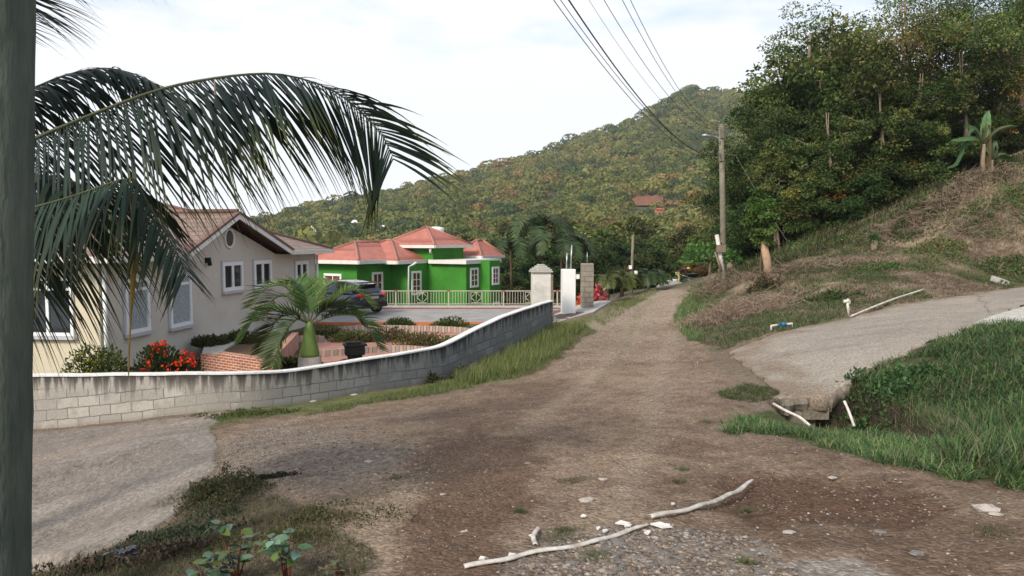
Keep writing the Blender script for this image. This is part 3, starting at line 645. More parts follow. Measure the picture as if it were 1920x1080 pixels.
mb = MB(); sec = [(-0.025, 0.012), (-0.025, 0.042), (0.0, 0.05), (0.15, 0.05), (0.175, 0.042), (0.175, 0.012)]
vs = []
for i in range(len(wp)):
    for a, z in sec: vs.append((wp[i, 0] + nv[i, 0] * a, wp[i, 1] + nv[i, 1] * a, wp[i, 2] - 0.045 + z + 0.004 * math.sin(wl[i] * 5)))
k = len(sec); fs = [(i * k + j, (i + 1) * k + j, (i + 1) * k + (j + 1) % k, i * k + (j + 1) % k) for i in range(len(wp) - 1) for j in range(k)]
fs += [tuple(range(k))[::-1], tuple((len(wp) - 1) * k + j for j in range(k))]
mb.add(vs, [f[::-1] for f in fs]); mb.build('coping', mat('coping_paint', (0.70, 0.69, 0.66), .6, 7, .25, .1), tw)

# ============================================================ window builder
def window(parent, P, D, nrm, s0, s1, z0, z1, frame='white_trim', glass='glass', cols=2, rows_=1, fw=0.09, sill='grey_trim', mull=0.06, trim=0.0, transom=None):
    """window with frame, mullions, panes and sill on the vertical plane P + s*D"""
    P = np.array([P[0], P[1], 0.0]); Dv = np.array([D[0], D[1], 0.0]); Nv = np.array([nrm[0], nrm[1], 0.0]); Z = np.array([0, 0, 1.])
    o = lambda s, n_, z: P + Dv * s + Nv * n_ + Z * z
    m = MB()
    for (a, b, c, d) in ((s0, s0 + fw, z0, z1), (s1 - fw, s1, z0, z1), (s0 + fw, s1 - fw, z0, z0 + fw), (s0 + fw, s1 - fw, z1 - fw, z1)):
        m.obox(o(a, -0.02, c), Dv * (b - a), Nv * 0.08, Z * (d - c))
    for i in range(1, cols):
        sc = s0 + fw + (s1 - s0 - 2 * fw) * i / cols; m.obox(o(sc - mull / 2, -0.02, z0 + fw), Dv * mull, Nv * 0.065, Z * (z1 - z0 - 2 * fw))
    ws = [z0 + fw + (z1 - z0 - 2 * fw) * j / rows_ for j in range(1, rows_)] if transom is None else [z0 + (z1 - z0) * transom]
    for zc in ws:
        m.obox(o(s0 + fw, -0.02, zc - mull * .4), Dv * (s1 - s0 - 2 * fw), Nv * 0.055, Z * mull * .8)
    fr = m.build('window', M[frame], parent)
    MB().obox(o(s0 + fw * .5, -0.02, z0 + fw * .5), Dv * (s1 - s0 - fw), Nv * 0.035, Z * (z1 - z0 - fw)).build('pane', M[glass], fr)
    if sill:
        MB().obox(o(s0 - 0.06, -0.01, z0 - 0.085), Dv * (s1 - s0 + 0.12), Nv * 0.13, Z * 0.08).build('sill', M[sill], fr)
    if trim:
        q = MB()
        for (a, b, c, d) in ((s0 - trim, s0 - 0.003, z0, z1 + trim), (s1 + 0.003, s1 + trim, z0, z1 + trim), (s0 - 0.003, s1 + 0.003, z1 + 0.003, z1 + trim)):
            q.obox(o(a, -0.01, c), Dv * (b - a), Nv * 0.05, Z * (d - c))
        q.build('surround', M['grey_trim'], fr)
    return fr
def win_px(parent, P, D, nrm, x0, x1, y0, y1, **k):
    xm = (x0 + x1) / 2; s0, _ = hit(x0, y0, P, D); s1, _ = hit(x1, y0, P, D); _, za = hit(xm, y0, P, D); _, zb = hit(xm, y1, P, D)
    return window(parent, P, D, nrm, min(s0, s1), max(s0, s1), zb, za, **k)

# ============================================================ CREAM HOUSE
P0 = at(190, 600, 18.3)[:2]; P1 = at(592, 500, 31.7)[:2]; U = P1 - P0; Lh = np.linalg.norm(U); U = U / Lh; Nw = np.array([U[1], -U[0]])
EZ = -0.52; GB = -4.2; WD = 9.2
th_ = thing('rendered_house', 'grey rendered bungalow with brown tiled roof and a round vent in its gable', 'house', (P0[0], P0[1], GB))
p3 = lambda s, n_, z: np.array([*(P0 + U * s + Nw * n_), z])
# gable plane data
PO_ = P0 + Nw * 0.5
sg0, _ = hit(350, 480, PO_, U); sg1, zg1 = hit(548, 487, PO_, U); sga, zga = hit(447, 405, PO_, U); print('gable', sg0, sg1, sga, zga, zg1)
zg0 = EZ - 0.02; sgc = sga; zga = 0.80
m = MB(); eave_h = EZ - 0.05
m.obox(p3(0, -WD, GB), np.r_[U * Lh, 0], np.r_[Nw * WD, 0], np.array([0, 0, EZ - GB]))
gh = 0.26
m.add([p3(sg0 + .35, 0.0, EZ), p3(sg1 - .35, 0.0, EZ), p3(sgc, 0.0, zga - gh), p3(sg0 + .35, -3.0, EZ), p3(sg1 - .35, -3.0, EZ), p3(sgc, -3.0, zga - gh)], [(0, 1, 2), (5, 4, 3), (0, 2, 5, 3), (1, 4, 5, 2)])
m.build('wall', M['plaster_shaded'], th_)
# end wall: thin added skin, warm sunlight painted over the short side
m = MB(); m.obox(p3(-0.05, -WD, GB), np.r_[U * 0.046, 0], np.r_[Nw * (WD - 0.004), 0], np.array([0, 0, EZ - GB - .05])); m.build('end_wall', M['plaster_sunlit'], th_)
tile = bpy.data.materials.new('brown_roof_tile'); tile.use_nodes = True
def mk_tile(m, c1, c2, rw, cw, st_=0.6):
    t = m.node_tree; n = t.nodes; l = t.links; b = n['Principled BSDF']; b.inputs['Roughness'].default_value = 0.6; b.inputs['Specular IOR Level'].default_value = 0.3
    uv = n.new('ShaderNodeUVMap'); s = n.new('ShaderNodeSeparateXYZ'); l.new(uv.outputs[0], s.inputs[0])
    def f(sock, sc):
        a = n.new('ShaderNodeMath'); a.operation = 'MULTIPLY'; a.inputs[1].default_value = 1 / sc; l.new(sock, a.inputs[0]); q = n.new('ShaderNodeMath'); q.operation = 'FRACT'; l.new(a.outputs[0], q.inputs[0]); return q.outputs[0]
    v = f(s.outputs['Y'], rw); u = f(s.outputs['X'], cw)
    pp = n.new('ShaderNodeMath'); pp.operation = 'PINGPONG'; pp.inputs[1].default_value = 0.5; l.new(u, pp.inputs[0])
    h = n.new('ShaderNodeMath'); h.operation = 'SUBTRACT'; l.new(pp.outputs[0], h.inputs[0]); l.new(v, h.inputs[1])
    bp = n.new('ShaderNodeBump'); bp.inputs['Strength'].default_value = st_; bp.inputs['Distance'].default_value = 0.05; l.new(h.outputs[0], bp.inputs['Height']); l.new(bp.outputs[0], b.inputs['Normal'])
    z = n.new('ShaderNodeTexNoise'); z.inputs['Scale'].default_value = 2.2; z.inputs['Detail'].default_value = 7; tcc = n.new('ShaderNodeTexCoord'); l.new(tcc.outputs['Object'], z.inputs['Vector'])
    r0 = n.new('ShaderNodeMapRange'); r0.inputs[1].default_value = 0.02; r0.inputs[2].default_value = 0.2; l.new(v, r0.inputs[0])
    ml = n.new('ShaderNodeMath'); ml.operation = 'MULTIPLY'; l.new(r0.outputs[0], ml.inputs[0]); l.new(z.outputs['Fac'], ml.inputs[1])
    mr_ = n.new('ShaderNodeMapRange'); mr_.inputs[1].default_value = 0.0; mr_.inputs[2].default_value = 0.65; l.new(ml.outputs[0], mr_.inputs[0])
    mx_ = n.new('ShaderNodeMixRGB'); mx_.inputs[1].default_value = (*c1, 1); mx_.inputs[2].default_value = (*c2, 1); l.new(mr_.outputs[0], mx_.inputs[0]); l.new(mx_.outputs[0], b.inputs['Base Color'])
mk_tile(tile, (0.095, 0.062, 0.048), (0.265, 0.185, 0.145), 0.36, 0.22)
M['tile'] = tile
OH = 0.55
def hip_roof(parent, O, A, B, la, lb, z0, rise, mt, ridge_mt, fascia_mt, th=0.2, gut=True, name='roof', inset=None):
    """hip roof on the rectangle O + a*A + b*B; the slopes meet at a ridge along the longer side"""
    O = np.array([O[0], O[1], 0.]); A = np.array([*A, 0.]); B = np.array([*B, 0.]); Z = np.array([0, 0, 1.])
    c = [O, O + A * la, O + A * la + B * lb, O + B * lb]; h = min(la, lb) / 2 if inset is None else inset
    if la >= lb: r0, r1 = O + A * h + B * lb / 2, O + A * (la - h) + B * lb / 2
    else: r0, r1 = O + A * la / 2 + B * h, O + A * la / 2 + B * (lb - h)
    c = [q + Z * z0 for q in c]; r0 = r0 + Z * (z0 + rise); r1 = r1 + Z * (z0 + rise)
    m = MB(); vs = c + [r0, r1]
    fs = [(0, 1, 5, 4), (1, 2, 5), (2, 3, 4, 5), (3, 0, 4)] if la >= lb else [(0, 1, 4), (1, 2, 5, 4), (2, 3, 5), (3, 0, 4, 5)]
    # orientation
    if np.dot(np.cross(A, B), Z) < 0: fs = [f[::-1] for f in fs]
    m.add(vs, fs); ro = m.build(name, mt, parent)
    rm = MB()
    for a, b in ((c[0], r0), (c[3], r0) if la >= lb else (c[1], r0), (c[1], r1) if la >= lb else (c[3], r1), (c[2], r1), (r0, r1)):
        if np.linalg.norm(a - b) > 0.05: rm.tube([a + Z * .01, b + Z * .02], 0.09, 6)
    rm.build('ridge_cap', ridge_mt, ro)
    fm = MB(); cc = [c[i] for i in range(4)]; ctr = sum(cc) / 4
    for i in range(4):
        a, b = cc[i], cc[(i + 1) % 4]; t = (b - a) / np.linalg.norm(b - a); nn = np.cross(t, Z); nn = nn if np.dot(nn, a - ctr) > 0 else -nn
        fm.obox(a - Z * th - nn * 0.03 - t * 0.0, (b - a), nn * 0.09, Z * (th + 0.012))
    fm.build('gutter', fascia_mt, ro)
    sm_ = MB(); sm_.add([q - Z * (th - .03) + (ctr - Z * (ctr[2] - q[2]) - q) * 0.004 for q in cc], [(0, 1, 2, 3), (3, 2, 1, 0)][:1]); sm_.build('soffit', M['fascia'], ro)
    return ro
ez0 = EZ + 0.12; sl_k = 1.85 / (WD / 2 + OH); RL = WD / 2 + OH
c0_, c1_, c2_, c3_ = p3(-OH, OH, ez0), p3(Lh + OH, OH, ez0), p3(Lh + OH, -WD - OH, ez0), p3(-OH, -WD - OH, ez0); r0_, r1_ = p3(-OH + RL, -WD / 2, ez0 + 1.85), p3(Lh + OH - RL, -WD / 2, ez0 + 1.85)
nz_ = ez0 + (OH + .10) * sl_k; n0_, n1_ = sg0 + .12, sg1 - .12
m = MB(); m.add([c0_, p3(n0_, OH, ez0), p3(n0_, -.10, nz_), p3(n1_, -.10, nz_), p3(n1_, OH, ez0), c1_, r1_, r0_, c2_, c3_], [(0, 1, 2, 3, 4, 5, 6, 7), (5, 8, 6), (8, 9, 7, 6), (9, 0, 7)])
ro_ = m.build('roof', tile, th_)
m = MB()
for a_, b_ in ((c0_, r0_), (c3_, r0_), (c1_, r1_), (c2_, r1_), (r0_, r1_)): m.tube([a_ + np.array([0, 0, .01]), b_ + np.array([0, 0, .02])], 0.08, 6)
m.build('ridge_cap', M['brown_ridge'], ro_)
for sa, sb in ((-OH, n0_), (n1_, Lh + OH)): m = MB(); m.obox(p3(sa, OH - .03, ez0 - .15), np.r_[U * (sb - sa), 0], np.r_[Nw * .1, 0], np.array([0, 0, .16])); m.build('gutter', M['fascia'], ro_)
m = MB(); m.obox(p3(-OH - .07, -WD - OH, ez0 - .152), np.r_[U * .1, 0], np.r_[Nw * (WD + 2 * OH - .05), 0], np.array([0, 0, .16])); m.build('gutter', M['fascia'], ro_); m = MB(); m.obox(p3(Lh + OH - .03, -WD - OH, ez0 - .152), np.r_[U * .1, 0], np.r_[Nw * (WD + 2 * OH - .05), 0], np.array([0, 0, .16]))
m.build('gutter', M['fascia'], ro_)
for sa, sb in ((-OH, n0_), (n1_, Lh + OH)): m = MB(); q = [p3(sa, OH - .03, ez0 - .14), p3(sb, OH - .03, ez0 - .14), p3(sb, -.05, ez0 - .14), p3(sa, -.05, ez0 - .14)]; m.add(q, [(0, 1, 2, 3)]); m.build('soffit', M['fascia'], ro_)
m = MB(); q = [p3(-OH, OH - .04, ez0 - .142), p3(.05, OH - .04, ez0 - .142), p3(.05, -WD, ez0 - .142), p3(-OH, -WD, ez0 - .142)]; m.add(q, [(0, 1, 2, 3)])
m.build('soffit', M['fascia'], ro_)
# gable roof: two slopes running back from the front plane, with white bargeboards under brown verge tiles
m = MB(); ov = 0.5; bk = -3.3; zt = zga + .08; e0, e1 = sg0 - 0.05, sg1 + 0.05
A0, A1, AC = p3(e0, ov, EZ + .14), p3(e1, ov, EZ + .14), p3(sgc, ov, zt)
B0, B1, BC = p3(e0, bk, EZ + .14), p3(e1, bk, EZ + .14), p3(sgc, bk - 1.2, zt)
m.add([A0, A1, AC, B0, B1, BC], [(0, 2, 5, 3), (2, 1, 4, 5)][:2]); 
gr_ = m.build('gable_roof', tile, th_)
m = MB(); Z3 = np.array([0, 0, 1.])
for a, b in ((A0, AC), (AC, A1)):
    t = b - a; m.obox(a - Z3 * .2 + np.r_[Nw * 0.0, 0], t, np.r_[Nw * .05, 0], Z3 * .16)
m.build('bargeboard', M['white_trim'], gr_)
m = MB()
for a, b in ((A0, AC), (AC, A1)):
    t = b - a; m.obox(a - Z3 * .038 + np.r_[Nw * -0.08, 0], t, np.r_[Nw * .16, 0], Z3 * .085)
m.tube([AC + Z3 * .04, BC + Z3 * .04], 0.09, 6); m.build('verge_tiles', M['brown_ridge'], gr_)
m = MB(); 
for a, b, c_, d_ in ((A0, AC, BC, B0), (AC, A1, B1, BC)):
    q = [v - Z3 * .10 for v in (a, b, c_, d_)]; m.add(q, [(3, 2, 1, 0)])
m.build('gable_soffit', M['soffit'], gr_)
# round vent
sv, zv = hit(429, 447, P0, U); m = MB(); m2 = MB()
ring = [p3(sv + 0.30 * math.cos(a), 0.02, zv + 0.30 * math.sin(a)) for a in np.linspace(0, 2 * math.pi, 25)]
m.tube(ring, 0.045, 6, False); vt_ = m.build('round_vent', M['white_trim'], th_)
m2.add([p3(sv + 0.29 * math.cos(a), 0.02, zv + 0.29 * math.sin(a)) for a in np.linspace(0, 2 * math.pi, 24, endpoint=False)], [tuple(range(24))]); m2.build('pane', M['glass'], vt_)
win_px(th_, P0, U, Nw, 415, 453, 491, 545, cols=2, fw=0.12, mull=0.13, trim=0.05)
win_px(th_, P0, U, Nw, 474, 507, 488, 539, cols=2, fw=0.13, mull=0.14, trim=0.05)
win_px(th_, P0, U, Nw, 552, 576, 489, 533, cols=2, fw=0.15, mull=0.16, trim=0.05)
for (a, b, c_, d_) in ((231, 277, 522, 624), (315, 356, 512, 612)):
    win_px(th_, P0, U, Nw, a, b, c_, d_, cols=1, transom=0.80, fw=0.1, mull=0.10, glass='curtain', trim=0.07)
# end wall window
sE = P0 - U * 0.05
win_px(th_, sE, Nw, -U, 40, 137, 520, 629, cols=2, transom=0.8, fw=0.08, mull=0.08, trim=0.0)
# wall lamp
sl_, zl_ = hit(386, 491, P0, U); m = MB(); m.box(p3(sl_, 0.05, zl_ + .05), (0.12, 0.1, 0.16), math.atan2(U[1], U[0])); m.tube([p3(sl_, 0.04, zl_ + .1), p3(sl_, 0.12, zl_ + .12), p3(sl_, 0.13, zl_ - .12)], [.03, .05, .07], 8); m.build('wall_lamp', M['black'], th_)
# downpipes
m = MB(); m.tube([p3(0.04, 0.08, EZ - .1), p3(0.04, 0.08, GB + .1)], 0.05, 8); m.build('downpipe', M['white'], th_)
m = MB(); m.tube([p3(Lh - 0.04, 0.08, EZ - .1), p3(Lh - 0.04, 0.08, GB + .1)], 0.05, 8); m.build('downpipe', M['white'], th_)

# ============================================================ GREEN HOUSE
AR = np.array([0.868, -0.496]); BR = np.array([0.496, 0.868])
def step(P, D, px):
    r = (px - 960) / F; t = -(P[0] - r * P[1]) / (D[0] - r * D[1]); return P + D * t
W1 = at(669, 500, 43.0)[:2]; W0 = step(W1, AR, 560); W2 = step(W1, BR, 733); W3 = step(W2, AR, 768); W4 = step(W3, BR, 803)
W5 = step(W4, AR, 874); W6 = step(W5, BR, 897); W7 = step(W6, AR, 918); W8 = step(W7, BR, 938)
tg = thing('green_house', 'bright green house with salmon pink hip roofs beyond the railing', 'house', (W3[0], W3[1], -6.5))
chain = [W0, W1, W2, W3, W4, W5, W6, W7, W8]; bk_ = [W8 + (-AR) * 2, W0 + BR * 8]
wall_top = at(669, 492, 43.0)[2]
m = MB(); poly = [tuple(p) for p in chain + [W8 - AR * 6, W0 + BR * 5.5]]; m.prism(poly, -6.5, wall_top); m.build('wall', M['green_wall'], tg)
sal = bpy.data.materials.new('salmon_sheet_roof'); sal.use_nodes = True; mk_tile(sal, (0.25, 0.085, 0.06), (0.43, 0.155, 0.112), 3.0, 0.19, 0.25)
rcap = mat('salmon_ridge', (0.36, 0.16, 0.125), 0.6, 4, 0.1)
K1 = at(672, 489, 42.3); hip_roof(tg, K1[:2] - AR * 4.4, AR, BR, 4.4, 7.0, K1[2], 1.05, sal, rcap, M['fascia'], 0.20)
K2 = at(745, 490, 44.0); hip_roof(tg, K2[:2] - AR * 5.0, AR, BR, 5.0, 4.6, K2[2] + .02, 1.22, sal, rcap, M['fascia'], 0.20)
K3 = at(815, 460, 45.6); hip_roof(tg, K3[:2] - AR * 4.3, AR, BR, 4.3, 4.3, K3[2], 1.16, sal, rcap, M['fascia'], 0.17)
K4 = at(903, 480, 49.3); hip_roof(tg, K4[:2] - AR * 2.3, AR, BR, 2.3, 3.0, K4[2], 1.04, sal, rcap, M['fascia'], 0.17)
# storey under the high roof
q0 = K3[:2] - AR * 0.45 + BR * 0.45; m = MB(); m.prism([tuple(q0), tuple(q0 - AR * 3.4), tuple(q0 - AR * 3.4 + BR * 3.4), tuple(q0 + BR * 3.4)], wall_top - .1, K3[2] - .12); m.build('wall', M['green_wall'], tg)
q0 = K4[:2] - AR * 0.5 + BR * 0.5; m = MB(); m.prism([tuple(q0), tuple(q0 - AR * 1.2), tuple(q0 - AR * 1.2 + BR * 1.7), tuple(q0 + BR * 1.7)], wall_top - .1, K4[2] - .12); m.build('wall', M['green_wall'], tg)
# flat white canopy slab
C1 = at(874, 493, 44.9)[:2]; zc = at(874, 495.5, 44.9)[2]; ca = step(C1, AR, 803); cb = step(C1, BR, 940)
m = MB(); m.prism([tuple(C1), tuple(cb), tuple(cb - AR * 2.5), tuple(ca + BR * 2.2), tuple(ca)], zc, zc + .24); m.build('canopy', M['fascia'], tg)
NA = np.array([-0.496, -0.868]); NB = np.array([0.868, -0.496])
kw = dict(frame='white', glass='redglass', sill=None, fw=0.13, mull=0.05)
win_px(tg, W1, AR, NA, 608, 641, 513, 566, cols=2, rows_=2, **kw)
win_px(tg, W1, BR, NB, 697, 717, 510, 566, cols=2, rows_=3, **kw)
win_px(tg, W3, BR, NB, 771, 789, 508, 553, cols=2, rows_=3, **kw)
win_px(tg, W5, BR, NB, 881, 896.3, 502, 539, cols=2, rows_=3, **kw)
win_px(tg, W7, BR, NB, 922, 935, 500, 534, cols=2, rows_=3, **kw)
win_px(tg, W7, BR, NB, 924, 936, 566, 578, cols=2, rows_=1, **kw)
m = MB(); g0 = at(780, 492, 43.6); g1 = at(767, 500, 44.3)
m.tube([g0, g0 + np.array([-.15, 0.1, -.12]), g1, at(766, 577, 44.3)], 0.06, 8); m.build('downpipe', M['white'], tg)
m = MB(); m.tube([at(807, 462, 45.9), at(807, 475, 45.9)], 0.07, 8); m.build('downpipe', M['white'], tg)
m = MB(); c_ = at(818, 437, 51.5); m.lathe(c_, [(0.55, -.9), (0.55, .25), (.5, .38), (.2, .44)], 16); m.build('water_tank', M['white'], tg)

# ============================================================ PARKING DECK + RAILING
DZ = at(640, 588, 35.0)[2]
dk = [at(x, 500, d)[:2] for x, d in ((560, 31.4), (905, 31.4), (985, 30.5), (1030, 28.2), (1046, 27.6), (1066, 30), (1068, 38.6), (560, 38.6))]
m = MB(); m.prism([tuple(p) for p in dk], DZ - .5, DZ); d_ = m.build('parking_deck', M['concrete']); tag(d_, kind='structure')
m = MB(); a = at(560, 500, 31.4)[:2]; b = at(905, 500, 31.4)[:2]; m.obox(np.r_[a, DZ - .26], np.r_[b - a, 0], np.array([0, -0.14, 0]), np.array([0, 0, .265])); tag(m.build('terracotta_step', M['terracotta']), 'terracotta painted step along the near edge of the parking deck', 'step')
m = MB(); a = at(600, 500, 37.5)[:2]; b = at(1066, 500, 37.5)[:2]; m.obox(np.r_[a, DZ], np.r_[b - a, 0], np.array([0, 0.9, 0]), np.array([0, 0, .10])); tag(m.build('kerb', M['conc_pale']), 'low pale concrete kerb with a red line under the railing', 'kerb')
m = MB(); m.obox(np.r_[a, DZ + .004] - np.array([0, .03, 0]), np.r_[b - a, 0], np.array([0, 0.027, 0]), np.array([0, 0, .05])); tag(m.build('painted_line', M['railred']), 'thin dull red painted line along the kerb foot', 'line')
rl = thing('railing', 'cream and red metal railing with diamond panels along the far edge of the parking deck', 'railing', (*at(840, 560, 38)[:2], DZ + .1))
RY = 38.0; zb = DZ + 0.10; zt_ = at(800, 545.5, RY)[2]
xs = lambda px: (px - 960) / F * (RY * ct - zt_ * st)
m = MB(); m.box(((xs(600) + xs(1064)) / 2, RY, zt_), (xs(1064) - xs(600), .06, .045)); m.build('top_rail', M['rail'], rl)
m = MB(); m.box(((xs(600) + xs(1064)) / 2, RY, zb + .1), (xs(1064) - xs(600), .04, .035)); m.build('bottom_rail', M['rail'], rl)
posts = [641, 742, 841, 944, 1045]
for px in posts:
    m = MB(); m.box((xs(px), RY, (zb + zt_) / 2), (.065, .065, zt_ - zb)); m.build('post', M['rail'], rl)
    m = MB(); m.box((xs(px), RY, zt_ + .01), (.16, .075, .075)); m.build('collar', M['railred'], rl)
m = MB(); dia = [(692), (792), (893), (995)]
x = 604.0
while x < 1062:
    if min(abs(x - p) for p in posts) > 3 and min(abs(x - p) for p in dia) > 11.5:
        m = MB(); m.box((xs(x), RY, (zb + zt_) / 2 + .05), (.024, .024, zt_ - zb - .1)); m.build('baluster', M['rail'], rl)
    x += 5.1
for px in dia:
    m = MB(); a, b = xs(px - 10), xs(px + 10); z0, z1 = zb + .16, zt_ - .07; c = (a + b) / 2; zc_ = (z0 + z1) / 2
    for (p, q) in (((a, z0), (a, z1)), ((b, z0), (b, z1)), ((a, z1), (b, z1)), ((a, z0), (b, z0)), ((a, zc_), (c, z1)), ((c, z1), (b, zc_)), ((b, zc_), (c, z0)), ((c, z0), (a, zc_)), ((c, z0), (c, z1))):
        m.tube([(p[0], RY, p[1]), (q[0], RY, q[1])], 0.017, 5)
    m.build('diamond_panel', M['rail'], rl)

# ============================================================ GATE PILLARS
def pillar(name, label, px0, px1, ptop, pbot, d, mt, rz=0.12, group='gate pillars'):
    a = at(px0, pbot, d); b = at(px1, pbot, d); wd = b[0] - a[0]; c = (a + b) / 2; zt = at(px0, ptop, d)[2]
    t = thing(name, label, 'gate pillar', (c[0], c[1] + wd / 2, c[2]), group)
    m = MB(); m.box((c[0], c[1] + wd / 2, (zt + c[2]) / 2 - .15), (wd, wd, zt - c[2] + .3), rz); o = m.build('shaft', mt, t); bevel(o, 0.012)
    return t, (c[0], c[1] + wd / 2, zt), wd
stain = mat('stained_white_render', (0.66, 0.64, 0.58), 0.8, 1.6, 0.35, 0.2, 0.2)
t1, c1, w1 = pillar('gate_pillar', 'white stained gate pillar with stepped grey stone cap at the end of the block wall', 998, 1031, 511, 590, 25.2, stain)
m = MB(); z = c1[2]
for dz, k, h in ((0, 1.22, .05), (.05, 1.12, .06), (.11, .92, .05), (.16, .66, .06), (.22, .42, .05)): m.box((c1[0], c1[1], z + dz + h / 2), (w1 * k, w1 * k, h - .002), 0.12)
bevel(m.build('cap', M['conc_pale'], t1), 0.012)
t2, c2, w2 = pillar('gate_pillar', 'plain white gate pillar without cap, two steel rods rising from its top', 1054, 1078, 505, 587, 27.0, M['white'])
for dx, h in ((-.07, .58), (.09, .88)):
    m = MB(); m.tube([(c2[0] + dx, c2[1], c2[2] - .02), (c2[0] + dx + .04 * h, c2[1], c2[2] + h)], 0.028, 6); m.build('rod', M['metal'], t2)
m = MB(); m.box((c2[0] + w2 * .68, c2[1] - .1, c2[2] - .27), (.16, .14, .16)); m.build('box_lamp', M['white'], t2)
t3, c3, w3 = pillar('gate_pillar', 'bare concrete block gate pillar with one thin steel rod, beside red leaved plants', 1091, 1112, 494, 570, 28.6, M['pillar_block'])
m = MB(); m.tube([(c3[0], c3[1], c3[2] - .02), (c3[0], c3[1], c3[2] + .42)], 0.015, 6); m.build('rod', M['metal'], t3)
t4, c4, w4 = pillar('gate_pillar', 'thin brown post half hidden behind the white stained gate pillar', 1031, 1037, 515, 585, 29.0, M['palebark'])
# gate apron slab
m = MB(); pl = [(1036, 612, 24.2), (1060, 600, 25.6), (1112, 586, 27), (1146, 565, 30.5), (1128, 564, 31.5), (1100, 567, 30.5), (1040, 590, 27.4)]
P_ = [at(*p) for p in pl]; n = len(P_); vs = [p + np.array([0, 0, .02]) for p in P_] + [p - np.array([0, 0, .45]) for p in P_]
m.add(vs, [tuple(range(n)), tuple(range(n, 2 * n))[::-1]] + [((i + 1) % n, i, n + i, n + (i + 1) % n) for i in range(n)]); tag(m.build('gate_slab', M['conc_pale']), 'pale concrete slab bridging from the gate pillars to the dirt road', 'slab')

